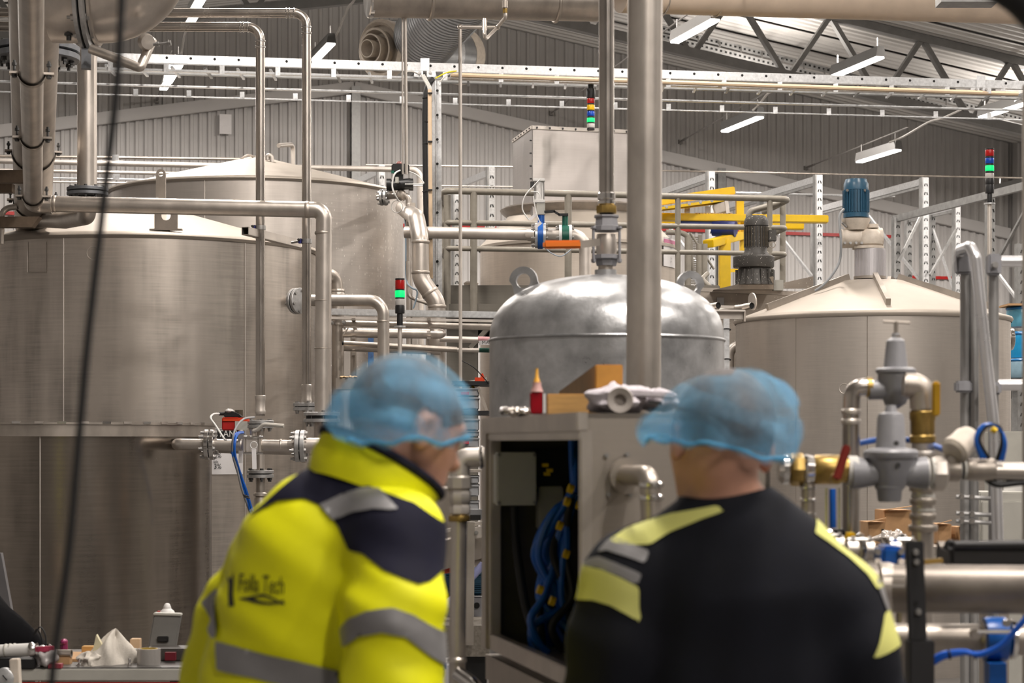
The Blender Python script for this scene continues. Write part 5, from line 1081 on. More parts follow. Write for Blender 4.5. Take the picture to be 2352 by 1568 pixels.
# ================================================================== aluminium ladder and handrail
AL = M('anodised_tube', (.42, .415, .41), .7, .4, .08, 8); dL = 6.6
ld = thing('aluminium_handrail', 'aluminium ladder with tall bent handrail tube at the right', 'ladder', Vector((P(2245, 1240, dL).x, dL, 0)))
part('bright_tube', MB().tube([P(2205, 600, dL-.02), P(2206, 574, dL-.05), P(2228, 566, dL-.12), P(2240, 590, dL-.15), P(2285, 1000, dL-.15), P(2292, 1240, dL-.15)], S(13, dL), 20, S(16, dL), 8), M('polished_tube', (.85, .85, .87), .85, .3, .04, 6), ld)
for x in (2216, 2237, 2282): part('stile', MB().tube([P(x, 600, dL), P(x, 1240, dL), Vector((P(x, 1240, dL).x, dL, 0))], S(11 if x < 2260 else 12, dL), 16), AL, ld)
for y, w_ in ((612, 0), (896, 1)):
    part('cross_tube', MB().cyl(P(2290, y-12, dL), P(3100, y-14, dL), S(13, dL), n=18), M('polished_tube', (0, 0, 0)), ld)
    part('clamp_block', MB().box(P(2282, y-4, dL-.03), (S(30, dL), .05, S(48 if not w_ else 28, dL))), GREYPAINT, ld, .006); bolt(ld, P(2284, y-3, dL-.06), (0, -1, 0), .01, .01, BOLT)
    part('clamp_block', MB().box(P(2212, y-8, dL-.03), (S(36, dL), .05, S(50 if not w_ else 26, dL))), GREYPAINT, ld, .006)
for y in (1140, 1178, 1196): part('rung', MB().cyl(P(2196, y, dL-.06), P(2300, y+6, dL-.06), S(5, dL), n=10), AL, ld)
for y in (1140, 1180, 1196):
    for x in (2208, 2232): bolt(ld, P(x, y, dL-.08), (0, -1, 0), S(5, dL), .01, CHROME)
solo('standpipe', MB().tube([P(2362, 196, 5.0), P(2362, 1020, 5.0), Vector((P(2362, 1020, 5.0).x, 5.0, 0))], S(14, 5.0), 16), STEEL_L, 'beige pipe cut by the right picture edge', 'pipe')
solo('black_hose_loop', MB().smooth_tube([P(1900, -420, 2.5), P(2080, -160, 2.4), P(2190, -80, 2.4), P(2300, -30, 2.4), P(2365, 20, 2.4), P(2420, 110, 2.4), P(2520, 420, 2.4), P(2580, 1100, 2.4), Vector((P(2600, 0, 2.4).x, 2.4, .05))], S(40, 2.4), 16, 6), RUBBER, 'blurred black hose crossing the top corner close by', 'hose')
solo('hanging_cable', MB().smooth_tube([P(290, -400, 2.3), P(282, -60, 2.3), P(268, 200, 2.3), P(236, 480, 2.3), P(202, 780, 2.3), P(182, 1000, 2.3), P(160, 1250, 2.3), P(128, 1480, 2.3), P(112, 1640, 2.3)], S(9, 2.3), 12, 6), RUBBER, 'blurred black cable hanging down close to the camera', 'cable')
# ================================================================== open control cabinet
kc = Vector((.16, 4.6, 0)); kl = Vector((-.075, 5.65, 0)); ka = (kl-kc); La = ka.length; ka = ka.normalized(); kb = Vector((-ka.y*-1, ka.x*-1, 0)); kb = Vector((ka.y, -ka.x, 0))
ZT, ZB = 1.722, 1.075; WB = .46
def KC(a, b, z): return Vector((kc.x, kc.y, 0))+ka*a+kb*b+Vector((0, 0, z))
CAB = tank_steel('cabinet_steel', (.5, .45, .4), .38, .15)
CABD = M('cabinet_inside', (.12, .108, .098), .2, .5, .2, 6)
cb = thing('control_cabinet', 'open stainless control cabinet on a stand with hoses inside', 'cabinet', KC(La/2, WB/2, 0))
part('right_side', MB().prism([KC(0, 0, ZB), KC(0, WB, ZB), KC(0, WB, ZT), KC(0, 0, ZT)], ka*.012), CAB, cb)
part('top_plate', MB().prism([KC(0, 0, ZT), KC(La, 0, ZT), KC(La, WB, ZT), KC(0, WB, ZT)], Vector((0, 0, -.012))), CAB, cb)
part('bottom_plate', MB().prism([KC(0, 0, ZB), KC(La, 0, ZB), KC(La, WB, ZB), KC(0, WB, ZB)], Vector((0, 0, .012))), CAB, cb)
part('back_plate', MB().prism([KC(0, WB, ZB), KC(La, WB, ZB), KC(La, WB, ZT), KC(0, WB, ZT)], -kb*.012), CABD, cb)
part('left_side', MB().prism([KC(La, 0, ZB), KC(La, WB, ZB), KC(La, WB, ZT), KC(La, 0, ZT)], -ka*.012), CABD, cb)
def cbar(a0, a1, b, z0, z1, nm, th=.03, m_=None): part(nm, MB().prism([KC(a0, b, z0), KC(a1, b, z0), KC(a1, b, z1), KC(a0, b, z1)], kb*th), m_ or STEEL, cb, .003)
cbar(-.003, La, -.012, ZT-.042, ZT+.002, 'door_frame'); cbar(-.003, La, -.006, ZT-.062, ZT-.042, 'door_frame', m_=STEEL_L); cbar(0, La, -.004, ZB, ZB+.045, 'door_frame'); cbar(La-.06, La, -.012, ZB, ZT-.04, 'door_frame'); cbar(La-.085, La-.06, -.004, ZB+.04, ZT-.06, 'door_frame', m_=STEEL_L); cbar(-.004, .012, -.004, ZB, ZT-.04, 'door_frame')
# stand
for a in (.03, La-.04):
    for b in (.03, WB-.03): part('stand_leg', MB().box(KC(a, b, ZB/2-.03), (.05, .05, ZB-.06), ka), STEEL_D, cb)
for b in (.0, WB-.04): part('stand_rail', MB().bar(KC(0, b+.02, ZB-.055), KC(La, b+.02, ZB-.055), .04, .07), STEEL_D, cb)
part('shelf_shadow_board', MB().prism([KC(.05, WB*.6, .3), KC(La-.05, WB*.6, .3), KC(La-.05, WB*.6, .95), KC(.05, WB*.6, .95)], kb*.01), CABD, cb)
# junction box, small modules, cable
jb = thing('junction_box', 'light grey junction box inside the open cabinet', 'junction box', KC(La-.3, WB-.08, 1.36))
def KP(x, y, b): # point on the plane b inside the cabinet seen at pixel x, y
    r = P(x, y, 1)-Vector((0, 0, CZ)); p = KC(La-.05-(.36-b)*1.3, 0, 0); k = (p-Vector((0, 0, CZ))).dot(ka)/r.dot(ka); return Vector((0, 0, CZ))+r*k
pbx = [KP(1140, 1160, .3), KP(1230, 1160, .3), KP(1230, 1038, .3), KP(1140, 1038, .3)]
zz0, zz1 = (pbx[0].z+pbx[1].z)/2, (pbx[2].z+pbx[3].z)/2
for i in (0, 1): pbx[i].z = zz0
for i in (2, 3): pbx[i].z = zz1
JBM = M('pale_box', (.66, .65, .6), 0, .5, .05, 10)
part('box_body', MB().prism(pbx, ka*.06), JBM, jb, .006)
part('box_lid', MB().prism([p-ka*.012 for p in pbx], ka*.012), JBM, jb, .003)
for i in range(4):
    cc = sum(pbx, Vector())/4; q = pbx[i].lerp(cc, .1)-ka*.013; part('lid_screw', MB().lathe([(.005, 0), (.005, .003)], q, -ka, 10), BOLT, jb)
solo('black_supply_cable', MB().smooth_tube([KP(1181, 1162, .33), KP(1183, 1220, .33), KP(1192, 1300, .3), KP(1205, 1380, .28), KP(1222, 1440, .25), KP(1245, 1490, .2)], .013, 10, 6), RUBBER, 'black supply cable leaving the junction box downward', 'cable')
sm = thing('small_module', 'small grey module beside the blue hoses in the cabinet', 'module', KP(1263, 1195, .34)); part('module_body', MB().box(KP(1262, 1165, .34), (.07, .05, .12), kb), LGREY, sm, .004); part('module_foot', MB().box(KP(1262, 1200, .34), (.05, .05, .02), kb), BLACK, sm)
vm = thing('valve_terminal', 'dark valve terminal with yellow plugs in the cabinet', 'valve block', KP(1280, 1120, .36)); part('terminal_body', MB().box(KP(1275, 1080, .36), (.13, .06, .12), kb), BLACK, vm, .004)
for x, y in ((1252, 1068), (1262, 1080), (1256, 1088)): part('yellow_plug', MB().box(KP(x, y, .3), (.016, .016, .01), kb), YEL, vm)
random.seed(3); LOOSE = []
for k in range(30):
    x0 = 1296+k*2.3 if k < 6 else 1318+random.uniform(-20, 14); col = HOSE if k % 4 != 3 else RUBBER; b0 = .16+random.uniform(0, .14)
    if k < 5:
        pts = [(1312+k*4, 985), (1313+k*4, 1050), (1316+k*3, 1120), (1310+k*2, 1150)]; lab = f'blue air hose entering the cabinet from above, {("first","second","third","fourth","fifth")[k]} from the left'
    else:
        sgn = random.uniform(-1, 1); xb = 1215+random.uniform(0, 110)
        pts = [(1318+random.uniform(-8, 10), 1125+random.uniform(0, 25)), (1288+sgn*22, 1190+random.uniform(-18, 18)), (1268+sgn*42, 1275), (1235+random.uniform(0, 85), 1370), (xb, 1440+random.uniform(-15, 20)), (xb+random.uniform(-10, 40), 1500)]; lab = None
    if lab is None: lab = 'x'; LOOSE.append((pts[-1][0], k))
    o = solo('cabinet_hose', MB().smooth_tube([KP(x, y, b0+.02*math.sin(i+k)) for i, (x, y) in enumerate(pts)], .0085 if k < 5 else .0105, 8, 6), col, lab, 'hose', 'hoses in the cabinet bundle' if k >= 5 else 'hoses entering the cabinet')
    if k >= 5: LOOSE[-1] += (o, col.name)
ORD = 'first second third fourth fifth sixth seventh eighth ninth tenth eleventh twelfth thirteenth fourteenth fifteenth sixteenth seventeenth eighteenth nineteenth twentieth'.split()
for nm, cl in (('blue_hose', 'blue'), ('black_rubber', 'black')):
    for i, e in enumerate(sorted([q for q in LOOSE if q[3] == nm], key=lambda q: q[0])): e[2]['label'] = f'looped {cl} hose in the cabinet bundle, {ORD[i]} {cl} one from the cabinet hinge side'
for k, (x, y) in enumerate(((1310, 1120), (1330, 1158), (1240, 1352), (1300, 1270), (1268, 1378), (1285, 1205), (1302, 1150))):
    solo('cable_marker', MB().cyl(KP(x-5, y, .13), KP(x+6, y+4, .13), .0125, n=12), YEL, ('yellow marker ring high on the cabinet hoses', 'yellow marker ring beside the cabinet corner on the hoses', 'yellow marker ring low on the leftmost hoses', 'broad yellow marker ring at mid height of the hoses', 'yellow marker ring lowest on the hoses', 'yellow marker ring under the grey module', 'yellow marker ring just below the valve terminal')[k], 'marker')
# bent pipe on the cabinet's side
ep = thing('cabinet_outlet_elbow', 'shiny steel elbow with collars on the cabinet side', 'pipe', P(1500, 1200, 4.45))
part('pipe_run', MB().tube([P(1430, 1092, 4.62), P(1492, 1092, 4.42), P(1498, 1240, 4.42), Vector((P(1498, 1240, 4.42).x, 4.42, 0))], S(24, 4.45), 20, S(36, 4.45), 8), CAB, ep)
for y in (1113, 1142): ring(ep, P(1496, y, 4.42), (0, 0, 1), S(24, 4.42), .016, CHROME, 'collar', .005)
part('base_plate', MB().lathe([(S(42, 4.6), 0), (S(42, 4.6), .01)], P(1440, 1092, 4.6), (.2, -1, 0), 24), CAB, ep)
for x, y in ((1395, 1046), (1445, 1044), (1400, 1136), (1452, 1136)): bolt(cb, KC(-.004, 0, 0)+kb*((x-1335)/F*4.6*.98)+Vector((0, 0, P(0, y, 4.6).z)), -ka, .005, .004, BOLT)
# things lying on the cabinet
gb_ = thing('glue_bottle', 'small red bottle with orange nozzle on the cabinet', 'bottle', KC(.3, .08, ZT))
d = 4.95; c = P(1233, 951, d); c.z = ZT
part('bottle_body', MB().box(c+Vector((0, 0, S(28, d))), (S(32, d), .025, S(52, d))), M('red_liquid', (.3, .004, .012), 0, .2, .2, 20), gb_, .004)
part('bottle_shoulder', MB().lathe([(S(15, d), 0), (S(10, d), S(14, d)), (S(10, d), S(22, d))], c+Vector((0, 0, S(54, d))), z, 16), M('pale_pink_plastic', (.6, .35, .33), 0, .4), gb_)
part('nozzle', MB().lathe([(S(8, d), 0), (S(6, d), S(10, d)), (S(4.5, d), S(12, d)), (S(2.5, d), S(34, d))], c+Vector((0, 0, S(74, d))), z, 14), M('nozzle_orange', (.75, .38, .03), 0, .45), gb_)
part('side_label', MB().box(c+Vector((S(17, d), .0, S(28, d))), (.006, .026, S(44, d))), PAPER, gb_)
d = 5.05
def on_top(name, pts, depth, th, mat, lab, cat, bevel=.003):
    q = [P(x, y, depth) for x, y in pts]; dz = ZT-min(p.z for p in q)
    return solo(name, MB().prism([p+Vector((0, 0, dz)) for p in q], Vector((0, th, 0))), mat, lab, cat, bevel=bevel)
on_top('timber_block', ((1256, 948), (1256, 898), (1354, 898), (1352, 948)), 4.98, .07, WOOD, 'short timber block lying beside the red bottle', 'block')
tbk = thing('timber_wedge', 'long orange timber offcut, sides browned as if in shade, leaning on the block', 'block', KC(.5, .2, ZT))
q = [P(1284, 897, 5.12), P(1366, 842, 5.3), P(1430, 838, 5.12), P(1428, 876, 5.12), P(1366, 880, 5.2), P(1340, 946, 5.15), P(1285, 946, 5.15)]
part('wood_body', MB().grid([[P(1367, 838, 5.0), P(1430, 838, 5.0), P(1428, 896, 5.0), P(1367, 896, 5.0)], [P(1284, 899, 5.6), P(1316, 899, 5.6), P(1316, 936, 5.6), P(1284, 936, 5.6)]], True, True), M('shaded_timber', (.3, .17, .06), 0, .7, .2, 12), tbk)  # shade on the receding sides is put into the brown timber colour
part('wood_end', MB().box(P(1398.5, 866, 4.995), (S(63, 5.0), .012, S(57, 5.0))), M('orange_timber', (.6, .28, .05), 0, .6, .15, 16), tbk, .003)
part('wood_foot', MB().box(P(1385, 923, 5.1), (S(70, 5.1), .08, S(54, 5.1))), M('shaded_timber', (.3, .17, .06)), tbk)
rg = thing('crumpled_rag', 'crumpled white stained cloth rolled on the cabinet top', 'cloth', KC(.15, .2, ZT))
RAGM = M('stained_white_cloth', (.6, .56, .6), 0, .8, .18, 22, bump=.3)
def lump(cx, cy, depth, rx, ry, rz, seed, mat, parent, name, amp=.25):
    rnd = random.Random(seed); ph = [rnd.uniform(0, 6) for _ in range(6)]; c = P(cx, cy, depth); rows = []; n, m = 36, 18
    for i in range(1, m):
        t = math.pi*i/m; row = []
        for k in range(n):
            a = 2*math.pi*k/n; w = 1+amp*(.5*math.sin(3*a+ph[0]+2*t)+.35*math.sin(5*a+ph[1]-3*t)+.3*math.sin(7*t+ph[2]+a)+.2*math.sin(11*a+ph[3]))
            row.append(c+Vector((rx*w*math.sin(t)*math.cos(a), ry*w*math.sin(t)*math.sin(a), rz*w*math.cos(t))))
        rows.append(row)
    return part(name, MB().grid(rows, True, True), mat, parent, ang=50)
lump(1420, 918, 4.85, S(68, 4.85), .07, S(33, 4.85), 4, RAGM, rg, 'cloth_fold'); lump(1500, 918, 4.9, S(62, 4.9), .06, S(24, 4.9), 9, RAGM, rg, 'cloth_fold')
part('cloth_roll_end', MB().lathe([(S(29, 4.74), 0), (S(31, 4.74), .012), (S(29, 4.74), .024), (S(15, 4.74), .02), (S(12, 4.74), .006)], P(1425, 919, 4.78), (-.1, -1, 0), 28), M('grey_roll', (.42, .38, .35), 0, .6), rg)
part('roll_tail', MB().bar(P(1440, 902, 4.8), P(1548, 908, 4.8), .03, S(14, 4.8)), RAGM, rg, .003); part('dark_print', MB().bar(P(1490, 924, 4.76), P(1520, 926, 4.76), .004, S(9, 4.8)), INK, rg)
fo = thing('foil_wad', 'crumpled silver foil scraps left of the red bottle', 'foil', KC(.5, .1, ZT))
for k, (x, y, r_) in enumerate(((1160, 943, 11), (1180, 946, 12), (1200, 945, 12), (1216, 945, 9))): lump(x, y, 5.2, S(r_*1.2, 5.2), .03, S(r_*.8, 5.2), k+20, CHROME if k % 2 == 0 else STEEL, fo, 'foil_scrap', .35)
# ================================================================== drain pipe left of the cabinet
dp_ = thing('water_riser', 'steel riser with brass ring and elbow left of the cabinet', 'pipe', Vector((P(1055, 1500, 5.3).x, 5.3, 0))); d = 5.3
part('pipe_run', MB().tube([P(1054, 1190, d), P(1050, 1545, d), Vector((P(1050, 1545, d).x, d, 0))], S(19, d), 20), STEEL, dp_)
part('elbow', MB().tube([P(1056, 1090, d), P(1058, 1052, d), P(1112, 1050, d)], S(23, d), 20, S(20, d), 6), STEEL_L, dp_)
part('elbow_ring', MB().torus(P(1105, 1050, d), (1, 0, 0), S(22, d), S(5, d), 20, 8), CHROME, dp_)
part('union', MB().lathe([(S(21, d), 0), (S(25, d), .004), (S(25, d), S(20, d)), (S(22, d), S(24, d)), (S(26, d), S(30, d)), (S(26, d), S(52, d)), (S(22, d), S(58, d)), (S(28, d), S(62, d)), (S(28, d), S(86, d)), (S(24, d), S(90, d))], P(1056, 1182, d), z, 8, a0=.2), STEEL_L, dp_)
part('brass_ring', MB().lathe([(S(24, d), 0), (S(25, d), S(3, d)), (S(25, d), S(11, d)), (S(24, d), S(14, d))], P(1055, 1197, d), z, 20), BRASS, dp_)
part('neck', MB().lathe([(S(14, d), 0), (S(12, d), S(14, d)), (S(17, d), S(20, d)), (S(17, d), S(24, d))], P(1054, 1222, d), z, 16), CHROME, dp_)
part('side_cock', MB().cyl(P(1010, 1122, d), P(1040, 1122, d), S(5, d), n=10), STEEL, dp_)
part('lower_ring', MB().lathe([(S(19, d), 0), (S(22, d), S(3, d)), (S(22, d), S(10, d)), (S(19, d), S(14, d))], P(1050, 1522, d), z, 20), STEEL, dp_); part('lower_bend', MB().tube([P(1050, 1545, d-.02), P(1085, 1570, d-.05), P(1110, 1600, d-.05)], S(17, d), 16, .04), CHROME, dp_)

# ================================================================== behind: crates, conveyor and pump in the gap
dC = 13.5
cs = thing('crate_shelf', 'dark shelf rack holding grey crates behind the left man', 'shelf', Vector((P(1090, 1000, dC).x, dC, 0)))
for y in (881, 948): part('shelf_board', MB().bar(P(1040, y, dC), P(1130, y+1, dC), .4, S(9, dC)), BLACK, cs)
for y in (1080, 1180): part('shelf_board', MB().bar(P(1040, y, dC), P(1130, y+1, dC), .4, S(5, dC)), STEEL_D, cs)
part('shelf_side', MB().bar(Vector((P(1132, 870, dC).x, dC, 0)), P(1132, 850, dC), .4, .02, (1, 0, 0)), WHITE, cs)
part('shelf_brace', MB().bar(P(1098, 888, dC-.2), P(1118, 942, dC-.2), .01, .02), STEEL_D, cs)
for k, (y0, y1, lab) in enumerate(((893, 912, 'grey crate with red latch on the upper shelf, top of stack'), (913, 942, 'grey crate on the upper shelf, below the red latched one'), (962, 990, 'grey crate on the middle shelf, top of stack'), (991, 1003, 'shallow grey crate in the middle shelf stack'), (1006, 1028, 'grey crate with red latch lowest on the middle shelf'), (1092, 1110, 'grey crate on the low shelf near the riser, upper one'), (1112, 1140, 'grey crate on the low shelf near the riser, lower one'), (1150, 1172, 'grey crate at the bottom behind the riser'))):
    t = thing('storage_crate', lab, 'crate', P(1080, y1, dC-.05), 'grey crates on the shelf'); wd = S(62, dC); hh = S(y1-y0, dC); c = P(1068, (y0+y1)/2, dC-.05)
    part('crate_body', MB().box(c, (wd, .3, hh*.92)), CRATE, t, .006); part('crate_rim', MB().box(c+Vector((0, 0, hh*.42)), (wd*1.05, .32, hh*.18)), CRATE, t, .003); part('crate_panel', MB().box(c+Vector((wd*.18, -.152, -hh*.1)), (wd*.5, .01, hh*.5)), CRATE, t)
    if k in (0, 4): part('red_latch', MB().box(P(1068, y0+10, dC-.22), (S(18, dC), .02, S(6, dC))), RED, t)
solo('orange_clamp', MB().box(P(1102, 872, dC-.1), (S(22, dC), .08, S(10, dC))).box(P(1108, 864, dC-.1), (S(7, dC), .06, S(12, dC)), (1, 0, .3)), REDOR, 'orange red clamp lying on the top shelf beside the vessel', 'clamp')
solo('bottle_stopper', MB().lathe([(S(6, dC), 0), (S(5, dC), .015), (S(3, dC), .02)], P(1085, 893, dC-.1), z, 12), YEL, 'small yellow cap standing on the top grey crate', 'cap')
solo('white_offcut', MB().prism([P(1060, 878, dC+.1), P(1118, 866, dC+.1), P(1118, 876, dC+.1), P(1060, 878.5, dC+.1)], Vector((0, .1, 0))), LGREY, 'pale wedge shaped offcut on the top shelf', 'offcut')
solo('shelf_wire', MB().smooth_tube([P(1061, 828, dC-.3), P(1090, 845, dC-.3), P(1122, 880, dC-.2)], S(1.3, dC), 6, 4), RUBBER, 'thin black wire slanting above the crate shelf', 'wire')
sp_ = thing('equipment_cover', 'plain steel equipment panel beneath the left man collar', 'panel', P(1010, 1210, 10)); part('cover_sheet', MB().box(Vector((P(1020, 0, 10).x, 10, P(0, 1040, 10).z/2+.35)), (S(110, 10), .05, P(0, 1040, 10).z-.7)), STEEL_D, sp_, .004)
cy = thing('conveyor', 'sloping steel conveyor trough between the men', 'conveyor', Vector((P(1070, 1300, 9.5).x, 9.5, 0))); d = 9.5
part('trough_side', MB().bar(P(985, 1282, d), P(1125, 1240, d), .3, S(62, d)), STEEL_D, cy); part('trough_lip', MB().bar(P(1000, 1224, d-.16), P(1125, 1196, d-.16), .02, S(8, d)), STEEL_L, cy)
part('post', MB().bar(P(1082, 1198, d-.2), P(1078, 1480, d-.2), .05, S(18, d), (1, 0, 0)), STEEL, cy); part('post', MB().bar(P(1000, 1230, d-.1), P(1000, 1480, d-.1), .04, S(10, d), (1, 0, 0)), STEEL_D, cy)
part('hinge_plate', MB().box(P(1100, 1222, d-.2), (S(22, d), .02, S(26, d)), (1, 0, .2)), STEEL_L, cy, .003); bolt(cy, P(1094, 1223, d-.22), (0, -1, 0), .008, .01, BOLT)
part('base_bed', MB().box(P(1058, 1460, d+.1), (S(140, d), .5, S(70, d))), SPLAT, cy); part('base_foot', MB().box(Vector((P(1058, 0, d).x, d+.1, P(0, 1495, d).z/2)), (S(120, d), .4, P(0, 1495, d).z)), BLACK, cy)
part('upper_bracket', MB().box(P(1088, 1180, d), (S(40, d), .05, S(22, d))), CRATE, cy); part('dark_rail', MB().box(P(1092, 1188, d-.05), (S(24, d), .03, S(12, d))), BLACK, cy)
pm = thing('blue_pump_motor', 'blue finned pump motor behind the riser in the gap', 'motor', P(1060, 1365, 10)); d = 9.9
part('motor_body', MB().cyl(P(1000, 1332, d), P(1140, 1332, d), S(36, d), n=28), BLUEP, pm)
for k in range(14): part('cooling_fin', MB().box(P(1070, 1300+k*4.6, d-S(36, d)*.95), (S(90, d), .012, S(1.6, d))), BLUEP, pm)
part('motor_foot', MB().box(P(1070, 1395, d), (S(130, d), .12, S(50, d))), GREYPAINT, pm); part('foot_hole', MB().lathe([(S(7, d), 0), (S(7, d), .004)], P(1095, 1390, d-.062), (0, -1, 0), 16), DARK, pm)
solo('orange_pipe', MB().cyl(P(985, 1308, 9.6), P(1040, 1302, 9.6), S(13, 9.6), n=18), REDOR, 'short orange red pipe behind the riser', 'pipe'); solo('grey_pipe_stub', MB().cyl(P(1084, 1292, 9.6), P(1130, 1290, 9.6), S(10, 9.6), n=18), STEEL_L, 'short grey pipe stub beside the cabinet frame', 'pipe')
solo('lilac_hose', MB().smooth_tube([P(1000, 1412, 9.3), P(1030, 1385, 9.3), P(1070, 1340, 9.3), P(1110, 1295, 9.3)], S(9, 9.3), 12, 5), M('lilac_hose', (.3, .32, .55), 0, .4), 'lilac hose slanting up behind the riser', 'hose')
ft = thing('float_tub', 'white splashed tub with blue mark at the bottom gap', 'tub', P(1012, 1600, 8)); part('tub_body', MB().box(P(1012, 1560, 8), (S(60, 8), .2, S(90, 8))), WHITE, ft, .01); part('blue_mark', MB().box(P(1016, 1524, 7.88), (S(18, 8), .02, S(30, 8))), BLUE, ft, .006)
solo('shiny_strip', MB().bar(P(1008, 1258, 8.6), Vector((P(1011, 0, 8.6).x, 8.6, 0)), .01, S(6, 8.6), (1, 0, 0)), STEEL_L, 'narrow pale steel strip beside the yellow jacket sleeve', 'strip')

# ================================================================== workbench at the lower left
dB = 8.5; zb_ = P(0, 1531, dB-.1).z
bn = thing('workbench', 'grey workbench with red edge strip along the lower left', 'workbench', Vector((P(220, 0, dB).x, dB+.2, 0)))
xa, xb = P(-60, 0, dB).x, P(470, 0, dB).x
def BX(x, d=dB): return (x-CX)/F*d
BT = M('bench_top', (.1, .095, .09), .2, .4, .3, 12)
part('bench_top', MB().box(Vector(((xa+xb)/2, dB+.25, zb_-.02)), (xb-xa, .75, .04)), BT, bn, .004)
part('bench_edge', MB().box(Vector(((xa+xb)/2, dB-.13, zb_-.03)), (xb-xa, .02, .05)), LGREY, bn, .004)
part('red_strip', MB().box(Vector(((xa+xb)/2, dB-.132, zb_-.072)), (xb-xa, .016, .022)), RED, bn)
part('bench_apron', MB().box(Vector(((xa+xb)/2, dB-.12, zb_-.15)), (xb-xa, .02, .13)), LGREY, bn)
for x in (xa+.1, xb-.1):
    for y in (dB-.08, dB+.58): part('bench_leg', MB().box(Vector((x, y, zb_/2-.03)), (.06, .06, zb_-.06)), LGREY, bn)
def bz(y, d): return zb_
def bench(x, d): return Vector(((x-CX)/F*d, d, zb_))
rgm = M('white_bench_rag', (.58, .54, .48), 0, .85, .15, 18, bump=.3)
rw_ = thing('bench_rag', 'crumpled white rag in the middle of the workbench', 'cloth', bench(245, 8.55))
RB = random.Random(5); rows = []
for i in range(15):
    f = i/14; row = []
    for k in range(40):
        a = 2*math.pi*k/40; rad = (1-f)**.75; w = 1+.22*math.sin(3*a+1)+.13*math.sin(5*a+2*f*3)+.07*math.sin(9*a+f*5)
        hx = S(58, 8.5)*rad*w*math.cos(a)+S(22, 8.5)*f; hy = .11*rad*w*math.sin(a); hz = S(72, 8.5)*(f**.8)*(1+.12*math.sin(4*a+3*f))
        row.append(bench(244, 8.55)+Vector((hx, hy, hz)))
    rows.append(row)
part('rag_body', MB().grid(rows, True, True), rgm, rw_, ang=60)
lump(212, 1515, 8.5, S(30, 8.5), .07, S(18, 8.5), 41, rgm, rw_, 'rag_corner', .3)
part('rag_flap', MB().prism([bench(212, 8.5)+Vector((0, 0, S(26, 8.5))), bench(236, 8.5)+Vector((0, 0, S(40, 8.5))), bench(221, 8.5)+Vector((0, 0, S(68, 8.5)))], Vector((0, .03, 0))), M('yellowed_rag', (.6, .55, .38), 0, .8), rw_)
tr_ = thing('tape_roll', 'roll of clear packing tape standing flat on the workbench', 'tape roll', bench(342, 8.5)); c = bench(342, 8.5); h = S(36, 8.5)
part('tape_winding', MB().lathe([(S(27, 8.5), 0), (S(27, 8.5), h), (S(20, 8.5), h), (S(20, 8.5), 0)], c, z, 40), M('clear_tape', (.4, .38, .36), .3, .2, .2, 12, (1, 1, .2)), tr_); part('tape_core', MB().lathe([(S(20, 8.5), .001), (S(20, 8.5), h*1.02), (S(18, 8.5), h*1.02), (S(18, 8.5), .001)], c, z, 40), M('tape_core_brown', (.45, .32, .06), 0, .6), tr_)
tc_ = thing('grey_tool_case', 'grey upright case lid with dark grip leaning on the bench', 'case', bench(375, 8.8)); d = 8.8; z0 = zb_
q = [bench(336, d), bench(400, d), bench(412, d)+Vector((0, .05, S(94, d))), bench(348, d)+Vector((0, .05, S(96, d)))]
GC = M('grey_case', (.15, .145, .135), .1, .4, .1, 8)
part('lid_panel', MB().prism(q, Vector((0, .03, 0))), GC, tc_, .006); part('lid_rim', MB().bar(q[3]+Vector((0, .015, 0)), q[2]+Vector((0, .015, 0)), .05, .012), LGREY, tc_, .003); part('grip_slot', MB().box(bench(371, d)+Vector((.004, .012, S(40, d))), (S(26, d), .012, S(13, d))), BLACK, tc_, .003)
part('lower_shell', MB().box(bench(390, 8.7)+Vector((0, 0, S(14, 8.7))), (S(100, 8.7), .16, S(28, 8.7))), M('dark_case', (.05, .045, .04), 0, .5), tc_, .005); part('red_insert', MB().box(bench(392, 8.58)+Vector((0, 0, S(14, 8.6))), (S(24, 8.6), .03, S(18, 8.6))), M('dark_red', (.15, .01, .02), 0, .4), tc_)
sc_ = thing('spray_can', 'white spray can head behind the grey case', 'can', bench(384, 9.0)); d = 9.0
part('can_body', MB().cyl(bench(384, d), bench(384, d)+Vector((0, 0, S(88, d))), S(17, d), n=20), WHITE, sc_); part('can_shoulder', MB().lathe([(S(18, d), 0), (S(16, d), S(6, d)), (S(9, d), S(12, d)), (S(9, d), S(15, d)), (S(6, d), S(22, d)), (S(3, d), S(24, d))], bench(384, d)+Vector((0, 0, S(88, d))), z, 18), WHITE, sc_); part('red_trigger', MB().box(bench(366, d)+Vector((0, 0, S(92, d))), (S(8, d), .02, S(5, d))), RED, sc_)
for k, (x, w_, h_, dd, m_, lab) in enumerate(((203, 26, 26, 8.78, WOOD, 'small wooden block behind the white rag, left one'), (228, 26, 24, 8.8, WOOD, 'small wooden block behind the white rag, middle one'), (288, 26, 32, 8.75, CARD, 'brown cardboard piece right of the white rag'), (312, 22, 16, 8.7, M('pale_wood', (.6, .42, .26), 0, .7), 'pale wood chip behind the tape roll'), (302, 22, 30, 8.6, LGREY, 'small beige box between rag and tape roll'))):
    solo('bench_offcut', MB().box(bench(x, dd)+Vector((0, 0, S(h_/2, dd)+(.0 if k != 3 else .03))), (S(w_, dd), .05, S(h_, dd)+(0 if k != 3 else .06))), m_, lab, 'offcut', bevel=.002)
solo('cardboard_sheet', MB().box(bench(200, 8.75)+Vector((0, 0, .006)), (S(230, 8.7), .3, .012)), CARD, 'flat cardboard sheet under the white rag on the bench', 'cardboard')
ctb = thing('cartridge_tube', 'long white cartridge tube with metal neck at the bench end', 'cartridge', bench(30, 8.4)); d = 8.4
